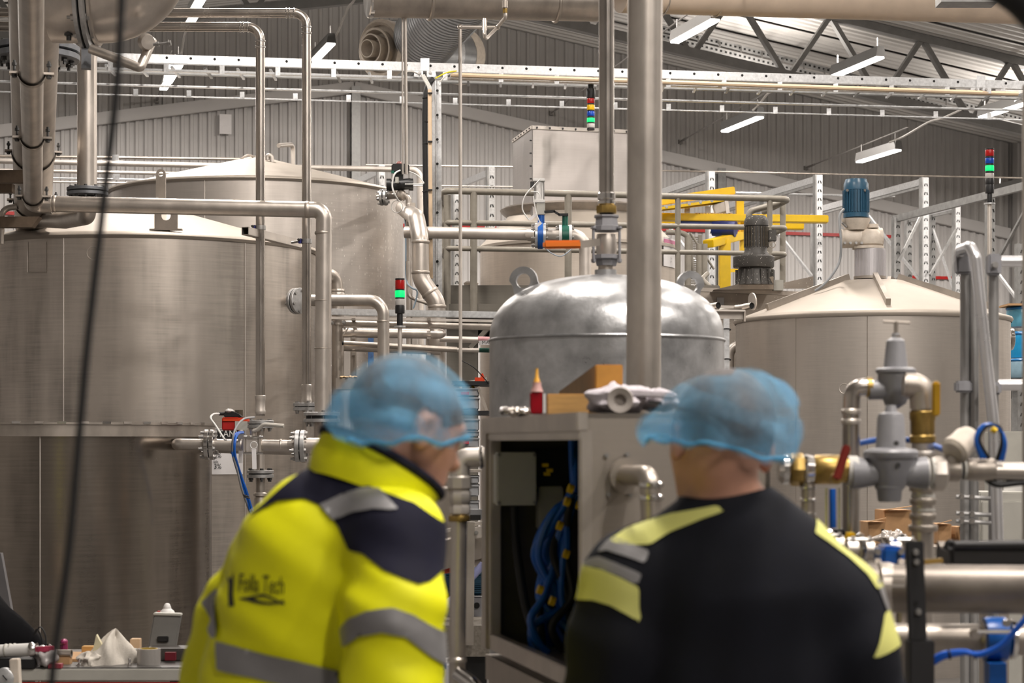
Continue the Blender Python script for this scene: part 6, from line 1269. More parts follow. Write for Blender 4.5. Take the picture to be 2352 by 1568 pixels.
part('tube', MB().cyl(bench(-40, d)+Vector((0, 0, S(34, d))), bench(72, d-.04)+Vector((0, 0, S(42, d))), S(15, d), n=22), WHITE, ctb)
for x in (14, 24, 34): ring(ctb, bench(x, d-.02)+Vector((0, 0, S(38+x*.05, d))), (1, -.1, .07), S(15, d), .01, LGREY, 'ridge')
part('metal_neck', MB().lathe([(S(17, d), 0), (S(17, d), .01), (S(12, d), .025), (S(15, d), .03)], bench(70, d-.04)+Vector((0, 0, S(42, d))), (1, -.1, .07), 20), CHROME, ctb); part('rest_block', MB().box(bench(0, d)+Vector((0, 0, S(10, d))), (S(170, d), .1, S(20, d))), BLACK, ctb)
bg = thing('sealant_bag', 'crumpled red and clear sealant bag beside the cartridge', 'bag', bench(108, 8.4)); lump(108, 1508, 8.4, S(26, 8.4), .05, S(24, 8.4), 51, M('clear_bag', (.5, .47, .47), .1, .25, .3, 20), bg, 'bag_body', .25); part('bag_header', MB().box(bench(103, 8.38)+Vector((0, 0, S(42, 8.4))), (S(40, 8.4), .03, S(13, 8.4)), (1, 0, .05)), M('bag_red', (.4, .04, .09), 0, .4, .3, 40), bg, .003); part('bag_foot', MB().box(bench(128, 8.38)+Vector((0, 0, S(4, 8.4))), (S(30, 8.4), .04, S(10, 8.4))), M('bag_red2', (.3, .03, .05), 0, .4), bg)
pt_ = thing('tube_offcut', 'short brown tube offcut behind the sealant bag', 'tube', bench(150, 8.5)); part('tube_wall', MB().lathe([(S(9, 8.5), 0), (S(9, 8.5), S(34, 8.5)), (S(7, 8.5), S(34, 8.5)), (S(7, 8.5), S(4, 8.5))], bench(132, 8.52)+Vector((0, 0, S(24, 8.5))), (1, -.15, 0), 20), STEEL_D, pt_); part('tube_rest', MB().box(bench(148, 8.52)+Vector((0, 0, S(8, 8.5))), (S(30, 8.5), .05, S(16, 8.5))), CARD, pt_)
solo('magenta_wrap', MB().sph(bench(147, 8.62)+Vector((0, 0, S(44, 8.6))), (S(9, 8.6), .03, S(8, 8.6)), 10, 7).cyl(bench(147, 8.62), bench(147, 8.62)+Vector((0, 0, S(40, 8.6))), S(9, 8.6), n=10), M('magenta_foil', (.22, .01, .08), .2, .3), 'dark magenta wrapper standing behind the tube offcut', 'wrapper')
jk = thing('black_jacket', 'heap of black fabric with cord loops at the bench corner', 'jacket', bench(20, 8.7)); rows = []
for i, f in enumerate([k/10 for k in range(11)]):
    x = -70+f*176; top = S(170*(1-f)**.9+14, 8.6)*(1+.06*math.sin(9*f)); row = []
    for k in range(13):
        a = math.pi*k/12; row.append(bench(x, 8.7)+Vector((0, -.16*(1-f*.7)*math.cos(a), .04+top*math.sin(a)*(1+.05*math.sin(6*a+8*f)))))
    rows.append(row)
part('fabric', MB().grid(rows), M('black_cloth', (.004, .004, .005), 0, .9, .2, 12, spec=.1), jk, ang=60)
part('cord_loop', MB().smooth_tube([bench(80, 8.6)+Vector((0, 0, S(62, 8.6))), bench(92, 8.6)+Vector((0, 0, S(80, 8.6))), bench(104, 8.6)+Vector((0, 0, S(62, 8.6))), bench(106, 8.6)+Vector((0, 0, S(34, 8.6)))], S(1.8, 8.6), 6, 5), RUBBER, jk); part('cord_loop', MB().smooth_tube([bench(78, 8.62)+Vector((0, 0, S(60, 8.6))), bench(86, 8.62)+Vector((0, 0, S(74, 8.6))), bench(96, 8.62)+Vector((0, 0, S(52, 8.6))), bench(98, 8.62)+Vector((0, 0, S(34, 8.6)))], S(1.8, 8.6), 6, 5), RUBBER, jk)
solo('slanted_board', MB().prism([P(-20, 1270, 9.6), P(2, 1270, 9.6), P(30, 1425, 9.6), P(-20, 1470, 9.6)], Vector((0, .04, 0))), M('panel_grey', (.14, .135, .14), .1, .5), 'slanted dark grey panel behind the black fabric heap', 'panel')
bp2 = thing('bench_bracket', 'beige clamp post with round gauge at the bench front', 'clamp', P(36, 1600, 7.9)); part('post', MB().box(P(36, 1545, 7.9), (S(20, 7.9), .05, S(66, 7.9)), (1, 0, .05)), BEIGE, bp2, .003); part('gauge', MB().lathe([(S(24, 7.9), 0), (S(24, 7.9), .03), (S(20, 7.9), .034)], P(12, 1556, 7.9), (0, -1, 0), 24), GALV, bp2); part('needle', MB().bar(P(6, 1550, 7.86), P(16, 1562, 7.86), .004, .004), INK, bp2)
for k, x in enumerate((183, 297)): solo('bench_fitting', MB().lathe([(S(5, 8.42), 0), (S(5, 8.42), .01), (S(3, 8.42), .014), (S(4, 8.42), .03), (S(2, 8.42), .034)], bench(x, 8.42), z, 10), CHROME, ('small chrome fitting left of the white rag', 'small chrome fitting between rag and tape roll')[k], 'fitting')
# ================================================================== pressure regulators in the right foreground
dV = 4.6; V = lambda x, y, k=0.: P(x, y, dV+k); s = lambda n: S(n, dV)
r1 = thing('pressure_regulator', 'grey cast pressure regulator with cone bonnet, lower front one', 'regulator', V(2048, 1150))
part('bonnet', MB().lathe([(s(36), 0), (s(34), s(8)), (s(31), s(70)), (s(28), s(80)), (s(15), s(84)), (s(11), s(100))], V(2046, 1030), z, 32), GREYPAINT, r1, ang=40)
part('bonnet_flange', MB().lathe([(s(60), 0), (s(63), s(5)), (s(63), s(14)), (s(58), s(20)), (s(40), s(24))], V(2046, 1052), z, 36), GREYPAINT, r1)
part('body', MB().lathe([(s(30), 0), (s(38), s(12)), (s(46), s(40)), (s(54), s(62)), (s(56), s(70))], V(2046, 1122), z, 32), GREYPAINT, r1, ang=50)
part('inlet_port', MB().lathe([(s(38), 0), (s(36), s(20)), (s(28), s(60)), (s(36), s(95))], V(1955, 1086), (1, 0, 0), 28), GREYPAINT, r1); part('outlet_port', MB().lathe([(s(36), 0), (s(28), s(30)), (s(36), s(68)), (s(38), s(85))], V(2042, 1086), (1, 0, 0), 28), GREYPAINT, r1)
part('bottom_cap', MB().lathe([(s(24), 0), (s(27), s(4)), (s(29), s(26)), (s(34), s(32)), (s(34), s(38))], V(2043, 1152), z, 28), GREYPAINT, r1)
for x, y in ((2062, 1068), (2058, 1018)): part('plug', MB().lathe([(s(6), 0), (s(6), s(4))], V(x, y, -.05), (0, -1, 0), 12), DARKBOLT, r1)
r2 = thing('pressure_regulator', 'grey pressure regulator with T handle, upper rear one', 'regulator', V(2056, 930, .3)); d2 = 4.9; s2_ = lambda n: S(n, d2)
part('bonnet', MB().lathe([(s2_(28), 0), (s2_(27), s2_(6)), (s2_(21), s2_(62)), (s2_(17), s2_(66)), (s2_(10), s2_(70)), (s2_(8), s2_(80))], P(2057, 845, d2), z, 28), GREYPAINT, r2)
part('bonnet_flange', MB().lathe([(s2_(42), 0), (s2_(46), s2_(4)), (s2_(46), s2_(10)), (s2_(40), s2_(14))], P(2057, 858, d2), z, 32), GREYPAINT, r2)
part('body', MB().lathe([(s2_(24), 0), (s2_(32), s2_(20)), (s2_(40), s2_(58)), (s2_(40), s2_(72))], P(2056, 928, d2), z, 28), GREYPAINT, r2, ang=50)
part('ports', MB().cyl(P(1995, 895, d2), P(2110, 893, d2), s2_(23), n=24), GREYPAINT, r2); part('spindle', MB().cyl(P(2058, 775, d2), P(2058, 738, d2), s2_(5), n=12), STEEL_D, r2); part('lock_nut', MB().lathe([(s2_(11), 0), (s2_(11), s2_(8))], P(2058, 778, d2), z, 6), STEEL_D, r2); part('t_handle', MB().cyl(P(2028, 738, d2), P(2089, 741, d2), s2_(3.5), n=10), STEEL_D, r2)
part('bottom_stub', MB().lathe([(s2_(10), 0), (s2_(22), s2_(8)), (s2_(24), s2_(18))], P(2054, 938, d2), z, 20), GREYPAINT, r2)
le = thing('regulator_inlet_pipe', 'steel pipe with elbow running down left of the regulators', 'pipe', V(1955, 1230, .3))
part('pipe_run', MB().tube([P(2004, 888, d2), P(1957, 890, d2), P(1955, 970, d2), Vector((P(1953, 0, d2).x, d2, 0))], s2_(20), 24, s2_(44), 10), STEEL_G, le)
for y in (945, 968): ring(le, P(1955, y, d2), (0, 0, 1), s2_(20), .014, STEEL_L, 'press_collar', .003)
part('brass_collar', MB().lathe([(s2_(23), 0), (s2_(23), s2_(12))], P(1990, 889, d2), (1, 0, 0), 20), BRASS, le)
re_ = thing('regulator_riser', 'steel elbow and riser with brass valve right of the regulators', 'pipe', V(2118, 1260, .2)); d3 = 4.8; s3 = lambda n: S(n, d3)
part('pipe_run', MB().tube([P(2075, 885, d3), P(2118, 888, d3), P(2119, 960, d3), Vector((P(2119, 0, d3).x, d3, 0))], s3(25), 24, s3(34), 8), STEEL, re_)
part('elbow_shell', MB().tube([P(2078, 884, d3), P(2118, 886, d3), P(2119, 938, d3)], s3(29), 24, s3(36), 8), STEEL_D, re_)
part('brass_body', MB().lathe([(s3(26), 0), (s3(30), s3(3)), (s3(30), s3(16)), (s3(26), s3(20)), (s3(28), s3(24)), (s3(28), s3(52)), (s3(30), s3(56)), (s3(30), s3(72)), (s3(26), s3(76))], P(2119, 1018, d3), z, 24), BRASS, re_)
part('yellow_lever', MB().bar(P(2150, 955, d3-.05), P(2150, 876, d3-.07), .012, s3(18), (1, 0, 0)), M('lever_yellow', (.6, .34, .01), 0, .4), re_, .004)
for y, w_ in ((1042, 27), (1120, 30), (1150, 29), (1185, 29), (1212, 32)): part('union_ring', MB().lathe([(s3(w_), 0), (s3(w_+2), s3(3)), (s3(w_+2), s3(12)), (s3(w_), s3(15))], P(2120, y+8, d3), z, 12), STEEL_D if y > 1100 else STEEL_L, re_)
for y in (1138, 1170, 1208): part('thread_tape', MB().cyl(P(2120, y+3, d3), P(2120, y-3, d3), s3(27.5), n=20), TAPEW, re_)
bvh = thing('brass_ball_valve', 'brass ball valve with red lever in the right foreground', 'valve', V(1880, 1105))
part('chrome_union', MB().lathe([(s(26), 0), (s(34), s(10)), (s(34), s(22)), (s(28), s(30))], V(1788, 1078), (1, 0, 0), 20), CHROME, bvh); part('brass_nut', MB().lathe([(s(36), 0), (s(38), s(4)), (s(38), s(24)), (s(36), s(28))], V(1816, 1078), (1, 0, 0), 8), BRASS, bvh)
part('chrome_ring', MB().lathe([(s(32), 0), (s(36), s(6)), (s(32), s(22))], V(1846, 1078), (1, 0, 0), 24), CHROME, bvh); part('brass_body', MB().lathe([(s(30), 0), (s(34), s(6)), (s(34), s(58)), (s(30), s(66)), (s(30), s(80))], V(1868, 1078), (1, 0, 0), 24), BRASS, bvh)
part('thread_tape', MB().cyl(V(1946, 1080), V(1968, 1081), s(34), n=24), TAPEW, bvh); part('stem_nut', MB().lathe([(s(12), 0), (s(12), s(14))], V(1918, 1098, -.1), (0, -1, 0), 10), BRASS, bvh)
part('red_lever', MB().bar(V(1921, 1102, -.13), V(1946, 1022, -.13), .012, s(19), (1, 0, .3)), M('lever_red', (.22, .02, .012), 0, .4), bvh, .004)
rx = thing('regulator_outlet', 'steel tee and pipe leading right from the lower regulator', 'pipe', V(2250, 1110)); 
for x in (2122, 2138): part('thread_tape', MB().cyl(V(x, 1086), V(x+9, 1086), s(35), n=24), TAPEW, rx)
part('hex_nut', MB().lathe([(s(38), 0), (s(40), s(6)), (s(40), s(26)), (s(34), s(32))], V(2142, 1088), (1, 0, 0), 8), STEEL_L, rx); part('tee', MB().lathe([(s(24), 0), (s(26), s(4)), (s(26), s(30)), (s(22), s(34))], V(2172, 1080), (1, 0, 0), 20), STEEL_D, rx)
for x in (2200, 2212): part('thread_tape', MB().cyl(V(x, 1078), V(x+6, 1078), s(24), n=20), TAPEW, rx)
part('socket', MB().lathe([(s(23), 0), (s(25), s(4)), (s(27), s(60)), (s(24), s(66))], V(2218, 1078), (1, 0, 0), 20), STEEL_D, rx); part('pipe_run', MB().cyl(V(2280, 1082), V(3200, 1092), s(21), n=24), STEEL, rx)
part('under_tube', MB().smooth_tube([V(2262, 1096), V(2290, 1112), V(2340, 1108), V(2420, 1100)], s(8), 10, 5), BLACK, rx)
av = thing('angle_seat_valve', 'slanted beige angle seat valve actuator above the tee', 'valve', V(2215, 1055))
a0, a1 = V(2188, 1040, -.02), V(2258, 972, .05); part('actuator', MB().lathe([(s(26), 0), (s(34), s(8)), (s(34), s(22)), (s(32), s(28)), (s(32), s(58)), (s(26), s(74)), (s(12), s(78))], a0, a1-a0, 24), BEIGE, av); part('neck', MB().cyl(V(2196, 1060), V(2212, 1030), s(14), n=16), STEEL_D, av); part('bonnet_nut', MB().lathe([(s(18), 0), (s(18), s(16))], V(2180, 1064), (.4, 0, .5), 8), STEEL_D, av)
hl = thing('blue_hose_loop', 'loop of blue air hose with yellow marker near the ladder', 'hose', V(2270, 1060))
for k in range(3): part('hose', MB().smooth_tube([V(2255+k*8, 1052, -.02), V(2242+k*3, 1010, -.03), V(2258+k*4, 978, -.03), V(2290+k*2, 980, -.03), V(2308-k*3, 1015, -.03), V(2302-k*6, 1056, -.02)], s(5), 8, 6), HOSE if k < 2 else RUBBER, hl)
part('yellow_marker', MB().cyl(V(2278, 984, -.05), V(2288, 990, -.05), s(7), n=10), YEL, hl)
solo('blue_hose_run', MB().smooth_tube([P(1958, 1022, 4.9), P(2000, 1012, 4.95), P(2050, 1008, 4.97), P(2100, 1012, 4.9), P(2140, 1022, 4.86), P(2172, 1034, 4.7)], S(7, 5), 8, 6), HOSE, 'blue air hose passing behind the lower regulator bonnet', 'hose')
fh = thing('braided_hose', 'short ribbed flexible steel hose under the brass valve', 'hose', V(1855, 1225)); part('hose_core', MB().cyl(V(1856, 1108), V(1857, 1232), s(16), n=20), STEEL_D, fh)
for y in (1120, 1148, 1180, 1200): part('hose_ring', MB().lathe([(s(16), 0), (s(19), s(2)), (s(19), s(7)), (s(16), s(9))], V(1856, y+4), z, 20), CHROME, fh)
cyl_ = thing('blue_air_cylinder', 'thin tie rod air cylinder with blue hose under the red lever', 'air cylinder', V(1912, 1225, .2))
part('blue_tube', MB().cyl(V(1912, 1122, .2), V(1913, 1212, .2), s(8), n=14), HOSE, cyl_)
for dx in (-14, 16): part('tie_rod', MB().cyl(V(1912+dx, 1120, .2), V(1912+dx, 1215, .2), s(2.5), n=8), CHROME, cyl_)
part('end_block', MB().box(V(1922, 1232, .2), (s(36), .04, s(36))), BLACK, cyl_, .004); part('yellow_dot', MB().lathe([(s(5), 0), (s(5), .003)], V(1921, 1231, .17), (0, -1, 0), 12), YEL, cyl_)
part('yellow_block', MB().box(V(1952, 1237, .2), (s(30), .05, s(30))), YEL, cyl_, .006); part('mount_post', MB().box(Vector((V(1922, 0, .2).x, dV+.2, V(0, 1250, .2).z/2)), (.03, .03, V(0, 1250, .2).z)), STEEL_D, cyl_)
# clamp couplings and lower pipes
for k, (x, y, d, lab) in enumerate(((1975, 1262, 4.5, 'shiny clamp coupling left of the blue valve on the low pipe'), (1906, 1252, 4.7, 'shiny clamp coupling nearest the dark shirt shoulder'), (2072, 1262, 4.5, 'shiny clamp coupling right of the blue valve on the low pipe'))):
    t = thing('clamp_coupling', lab, 'coupling', P(x, y+30, d)); part('clamp_ring', MB().torus(P(x, y, d), (1, .15, 0), S(30, d), S(8, d), 24, 8), CHROME, t); part('tube', MB().cyl(P(x-30, y, d), P(x+30, y+2, d), S(25, d), n=24), STEEL, t); bolt(t, P(x+4, y-24, d-.08), (1, 0, 0), S(8, d), .03, CHROME); part('down_leg', MB().cyl(P(x, y, d), Vector((P(x, y, d).x, d, 0)), S(14, d), n=16), STEEL_D, t)
ub = thing('wafer_valve', 'blue wafer valve body between the shiny couplings', 'valve', P(2040, 1300, 4.4)); part('valve_body', MB().box(P(2042, 1276, 4.4), (S(54, 4.4), .1, S(48, 4.4)), (1, 0, -.06)), BLUE, ub, .008)
for x in (2015, 2068):
    for y in (1266, 1288): part('bolt_head', MB().lathe([(S(8, 4.35), 0), (S(8, 4.35), .012)], P(x, y, 4.35), (0, -1, 0), 6), CHROME, ub)
lpv = thing('discharge_pipe', 'thick dull steel pipe along the lower right', 'pipe', P(2180, 1410, 4.2)); part('pipe_run', MB().cyl(P(1990, 1350, 4.25), P(3200, 1362, 3.97), S(56, 4.2), n=36), M('dull_low_pipe', (.3, .265, .235), .85, .42, .2, 8), lpv); part('end_ring', MB().lathe([(S(50, 4.2), 0), (S(60, 4.2), .008), (S(60, 4.2), .03), (S(56, 4.2), .04)], P(2010, 1350, 4.24), (1, 0, 0), 32), STEEL_D, lpv)
for y, w_ in ((1322, 1), (1345, 1)): part('seam', MB().bar(P(2030, y, 4.13), P(2078, y, 4.13), .004, S(5, 4.1)), STEEL_L, lpv)
bb = thing('black_bracket_post', 'black flat steel bracket post standing before the thick pipe', 'bracket', Vector((P(2110, 1568, 4.0).x, 4.0, 0))); d = 4.0
part('upper_bar', MB().prism([P(2080, 1242, d), P(2122, 1242, d), P(2130, 1472, d), P(2088, 1472, d)], Vector((0, .012, 0))), M('bracket_black', (.025, .025, .028), .2, .5), bb, .003); part('lower_bar', MB().box(Vector((P(2117, 1520, d).x, d+.02, P(0, 1470, d).z/2)), (S(58, d), .05, P(0, 1470, d).z)), M('bracket_black', (0, 0, 0)), bb, .003)
for x, y in ((2103, 1268), (2104, 1290), (2109, 1405)): part('bolt_head', MB().lathe([(S(8, d), 0), (S(6, d), .008)], P(x, y, d), (0, -1, 0), 14), BOLT, bb)
part('bolt_hole', MB().lathe([(S(5, d), 0), (S(5, d), .002)], P(2105, 1384, d-.001), (0, -1, 0), 12), DARK, bb)
bhh = thing('trough_cover', 'long black plastic cover with rounded hinge at the right edge', 'cover', P(2260, 1296, 4.4)); part('cover_box', MB().box(P(2590, 1275, 4.45), (S(850, 4.45), .15, S(42, 4.45))), BLACK, bhh, .008); part('hinge_bar', MB().cyl(P(2178, 1252, 4.38), P(3000, 1246, 4.38), S(11, 4.38), n=18), BLACK, bhh); part('hinge_end', MB().torus(P(2182, 1252, 4.36), (0, 1, 0), S(9, 4.36), S(5, 4.36), 18, 8), BLACK, bhh)
for k in range(4): part('ribbed_hose', MB().torus(P(2160+k*6, 1262, 4.5), (1, 0, .3), S(18, 4.5), S(3, 4.5), 18, 6), STEEL_D, bhh)
part('brass_strip', MB().bar(P(2122, 1290, 4.35), P(2164, 1286, 4.35), .02, S(10, 4.35)), BRASS, bhh)
l2 = thing('valve_pipe', 'short bright pipe with blue valve below the thick pipe', 'pipe', P(2200, 1500, 4.4)); part('pipe_run', MB().cyl(P(2050, 1466, 4.45), P(3200, 1478, 4.3), S(36, 4.4), n=28), STEEL_D, l2)
for x in (2250, 2315): part('clamp_ring', MB().lathe([(S(38, 4.4), 0), (S(46, 4.4), .004), (S(46, 4.4), .014), (S(38, 4.4), .018)], P(x, 1468, 4.4), (1, 0, 0), 28), CHROME, l2)
part('boss', MB().lathe([(S(12, 4.4), 0), (S(12, 4.4), .02)], P(2238, 1454, 4.2), (0, -1, 0), 12), STEEL_D, l2)
lbv = thing('wafer_valve', 'blue wafer valve with hose on the lower right pipe', 'valve', P(2285, 1568, 4.3)); part('valve_body', MB().lathe([(S(50, 4.38), 0), (S(52, 4.38), .01), (S(52, 4.38), S(44, 4.38)), (S(50, 4.38), S(50, 4.38))], P(2260, 1468, 4.38), (1, 0, 0), 28), BLUE, lbv); part('valve_neck', MB().bar(P(2286, 1520, 4.34), Vector((P(2290, 0, 4.34).x, 4.34, .6)), .05, S(40, 4.3), (1, 0, 0)), BLUE, lbv); part('stud', MB().cyl(P(2245, 1450, 4.15), P(2325, 1450, 4.15), S(5, 4.2), n=10), CHROME, lbv)
for y in (1436,): part('glint_bolt', MB().lathe([(S(9, 4.2), 0), (S(9, 4.2), .012)], P(2310, 1430, 4.18), (0, -1, 0), 8), CHROME, lbv)
bl2 = thing('blue_hose_pair', 'bright blue hose curving across the lower right corner', 'hose', P(2200, 1520, 4.05)); 
for k in range(2): part('hose', MB().smooth_tube([P(2145, 1512+k*10, 4.05), P(2170, 1500+k*8, 4.04), P(2215, 1496+k*3, 4.03), P(2252, 1504-k*3, 4.02), P(2300, 1482-k*2, 4.0), P(2340, 1440-k*3, 3.98), P(2390, 1380, 3.96)], S(6, 4), 8, 6), M('bright_blue_hose', (.01, .11, .6), 0, .35), bl2)
for x in (2180, 2238): part('cable_tie', MB().torus(P(x, 1502, 4.04), (1, 0, .2), S(11, 4), .002, 14, 6), RUBBER, bl2)
# cardboard boxes on a pallet table behind
cbx = thing('box_table', 'low dark table carrying the cardboard boxes', 'table', Vector((P(2110, 1250, 9.6).x, 9.6, 0))); zt_ = P(0, 1252, 9.6).z
part('table_top', MB().box(Vector((P(2120, 0, 9.6).x, 9.75, zt_-.02)), (S(420, 9.6), .6, .04)), STEEL_D, cbx)
for x in (1930, 2300): part('table_leg', MB().box(Vector((P(x, 0, 9.6).x, 9.75, zt_/2-.02)), (.05, .4, zt_-.04)), STEEL_D, cbx)
for k, (x, y, w_, h_, d, lab) in enumerate(((2008, 1226, 42, 52, 9.7, 'small cardboard box left of the tall box'), (2056, 1212, 64, 78, 9.75, 'tall cardboard box in the middle of the table'), (2162, 1230, 32, 46, 9.75, 'cardboard box right of the steel riser'), (2206, 1232, 22, 40, 9.7, 'narrow cardboard box beside the ladder foot'))):
    t = thing('cardboard_box', lab, 'box', Vector((P(x, 0, d).x, d, zt_)), 'cardboard boxes on the low table'); c = Vector((P(x, 0, d).x, d+.05, zt_+S(h_, d)/2)); part('carton', MB().box(c, (S(w_, d), .18, S(h_, d)), (1, .1, 0)), CARD, t, .003)
    part('flap', MB().bar(c+Vector((-S(w_, d)/2, -.1, S(h_, d)/2)), c+Vector((S(w_, d)/2, -.12, S(h_, d)/2+.02)), .05, .004), CARD, t)
    if k == 0: part('print_mark', MB().box(c+Vector((S(16, d), -.092, -.0)), (S(6, d), .002, S(20, d))), INK, t)
lumpw = thing('clear_wrap', 'crumpled clear plastic wrap before the tall cardboard box', 'plastic wrap', Vector((P(2050, 0, 9.55).x, 9.55, zt_))); lump(2050, 1236, 9.55, S(34, 9.5), .05, S(16, 9.5), 71, M('clear_wrap', (.55, .5, .46), .2, .2, .3, 30), lumpw, 'wrap', .35)
# ================================================================== people
def surfnet(sdf, xs, ys, zs):
    X, Y, Z = np.meshgrid(xs, ys, zs, indexing='ij'); V = sdf(X, Y, Z).astype(np.float32); nx, ny, nz = V.shape
    ins = V < 0; cnt = np.zeros((nx-1, ny-1, nz-1)); acc = np.zeros((nx-1, ny-1, nz-1, 3)); G = np.stack([X, Y, Z], -1)
    cor = [(i, j, k) for i in (0, 1) for j in (0, 1) for k in (0, 1)]
    def sl(a, c): return a[c[0]:nx-1+c[0], c[1]:ny-1+c[1], c[2]:nz-1+c[2]]
    for a in cor:
        for ax in range(3):
            if a[ax]: continue
            b = list(a); b[ax] = 1; va, vb = sl(V, a), sl(V, b); m = (va < 0) != (vb < 0)
            t = np.where(m, va/np.where(va == vb, 1, va-vb), 0); p = sl(G, a)+(sl(G, b)-sl(G, a))*t[..., None]
            acc += p*m[..., None]; cnt += m
    act = cnt > 0; idx = -np.ones(act.shape, int); idx[act] = np.arange(act.sum()); verts = acc[act]/cnt[act][:, None]; faces = []
    for ax in range(3):
        a = [slice(1, -1)]*3; a[ax] = slice(0, -1); b = list(a); b[ax] = slice(1, None)
        va, vb = ins[tuple(a)], ins[tuple(b)]; m = va != vb; I = np.argwhere(m); fl = va[m]
        off = np.ones(3, int); off[ax] = 0; I = I+off; u, v = [k for k in range(3) if k != ax]
        def g(du, dv):
            J = I.copy(); J[:, u] -= du; J[:, v] -= dv; return idx[J[:, 0], J[:, 1], J[:, 2]]
        q = np.stack([g(1, 1), g(0, 1), g(0, 0), g(1, 0)], 1)
        if ax == 1: fl = ~fl
        q[~fl] = q[~fl][:, ::-1]; faces.append(q)
    f = np.concatenate(faces); f = f[(f >= 0).all(1)]; return verts, f
def cone(p, a, b, ra, rb, ys=1.):
    """tapered capsule; ys < 1 flattens it in depth"""
    x, y, z_ = p; a, b = np.array(a, float), np.array(b, float); d = b-a
    t = np.clip(((x-a[0])*d[0]+(y-a[1])*d[1]+(z_-a[2])*d[2])/max(1e-9, d@d), 0, 1)
    return np.sqrt((x-a[0]-t*d[0])**2+((y-a[1]-t*d[1])/ys)**2+(z_-a[2]-t*d[2])**2)-(ra+(rb-ra)*t)
def ell(p, c, r, rot=None):
    q = np.stack([p[0]-c[0], p[1]-c[1], p[2]-c[2]], -1)
    if rot is not None: q = q@np.array(rot)
    k = np.sqrt((q[..., 0]/r[0])**2+(q[..., 1]/r[1])**2+(q[..., 2]/r[2])**2); return (k-1)*min(r)
def smin(a, b, k): 
    h = np.clip(.5+.5*(b-a)/k, 0, 1); return b*(1-h)+a*h-k*h*(1-h)
def union(ds, k):
    r = ds[0]
    for d in ds[1:]: r = smin(r, d, k)
    return r
def tris(f): return np.concatenate([f[:, [0, 1, 2]], f[:, [0, 2, 3]]]) if f.shape[1] == 4 else f
def clip(v, t, fld):
    """part of a triangle mesh where field < 0, cut cleanly along field = 0"""
    s = fld < 0; n = s[t].sum(1); out = [t[n == 3]]; V = list(v); cache = {}; new = []
    def cut(i, j):
        k = (min(i, j), max(i, j))
        if k not in cache:
            a = fld[i]/(fld[i]-fld[j]); cache[k] = len(V); V.append(v[i]+(v[j]-v[i])*a)
        return cache[k]
    for tr3 in t[(n == 1) | (n == 2)]:
        i, j, k = [int(x) for x in tr3]; m = s[[i, j, k]].sum()
        for _ in range(3):
            if (m == 1 and s[i]) or (m == 2 and not s[i]): break
            i, j, k = j, k, i
        p, q = cut(i, j), cut(i, k)
        if m == 1: new.append((i, p, q))
        else: new += [(p, j, k), (p, k, q)]
    if new: out.append(np.array(new))
    return np.array(V), np.concatenate(out)
def vnorm(v, t):
    n = np.zeros_like(v); c = np.cross(v[t[:, 1]]-v[t[:, 0]], v[t[:, 2]]-v[t[:, 0]])
    for k in range(3): np.add.at(n, t[:, k], c)
    return n/np.maximum(1e-9, np.linalg.norm(n, axis=1))[:, None]
def compact(v, t):
    u, inv = np.unique(t, return_inverse=True); return v[u], inv.reshape(-1, 3)
def npart(name, v, t, mat, parent, top=None):
    v, t = compact(v, t); me = bpy.data.meshes.new(name); lo, hi = v.min(0), v.max(0); c = Vector((lo+hi)/2) if top is None else Vector(top)
    me.from_pydata((v-np.array(c)).tolist(), [], t.tolist()); me.polygons.foreach_set('use_smooth', [True]*len(t)); me.update()
    return link(name, me, mat, parent, c)
def npieces(name, v, t, mat, parent, least=25):
    lab_ = np.arange(len(v))
    while True:
        m2 = lab_[t].min(1); l2_ = lab_.copy()
        for k_ in range(3): np.minimum.at(l2_, t[:, k_], m2)
        if (l2_ == lab_).all(): break
        lab_ = l2_
    tl_ = lab_[t[:, 0]]
    for u_ in np.unique(tl_):
        if (tl_ == u_).sum() > least: npart(name, v, t[tl_ == u_], mat, parent)
def relax(v, t, n=2, lam=.5):
    e = np.concatenate([t[:, [0, 1]], t[:, [1, 2]], t[:, [2, 0]]]); e = np.concatenate([e, e[:, ::-1]])
    for _ in range(n):
        a = np.zeros_like(v); c = np.zeros(len(v)); np.add.at(a, e[:, 0], v[e[:, 1]]); np.add.at(c, e[:, 0], 1); v = v+(a/np.maximum(1, c)[:, None]-v)*lam
    return v
DM = 3.4
def pp(x, y, d=DM): return np.array(P(x, y, d))
def polyfield(pts):
    """signed distance (negative inside) to a polygon given in picture coordinates on the plane at DM, extended in depth"""
    q = [(P(x, y, DM).x, P(x, y, DM).z) for x, y in pts]
    def f(v):
        px_, pz = v[:, 0]*DM/v[:, 1], CZ+(v[:, 2]-CZ)*DM/v[:, 1]; dist = np.full(len(v), 1e9); ins = np.zeros(len(v), bool); n = len(q)
        px_, pz = v[:, 0], v[:, 2]
        for i in range(n):
            a, b = q[i], q[(i+1) % n]; dx, dz = b[0]-a[0], b[1]-a[1]; t = np.clip(((px_-a[0])*dx+(pz-a[1])*dz)/(dx*dx+dz*dz+1e-12), 0, 1)
            dist = np.minimum(dist, np.hypot(px_-a[0]-t*dx, pz-a[1]-t*dz)); c = ((a[1] > pz) != (b[1] > pz))
            with np.errstate(divide='ignore', invalid='ignore'): xi = a[0]+(pz-a[1])/(dz if dz else 1e-12)*dx
            ins ^= c & (px_ < xi)
        return np.where(ins, -dist, dist)
    return f
SKIN = M('skin', (.6, .32, .225), 0, .5, .12, 20); SKIN.node_tree.nodes['Principled BSDF'].inputs['Subsurface Weight'].default_value = .12; SKIN.node_tree.nodes['Principled BSDF'].inputs['Subsurface Radius'].default_value = (.02, .008, .005)
HAIR = M('short_grey_hair', (.13, .12, .12), 0, .8, .35, 60, bump=.4)
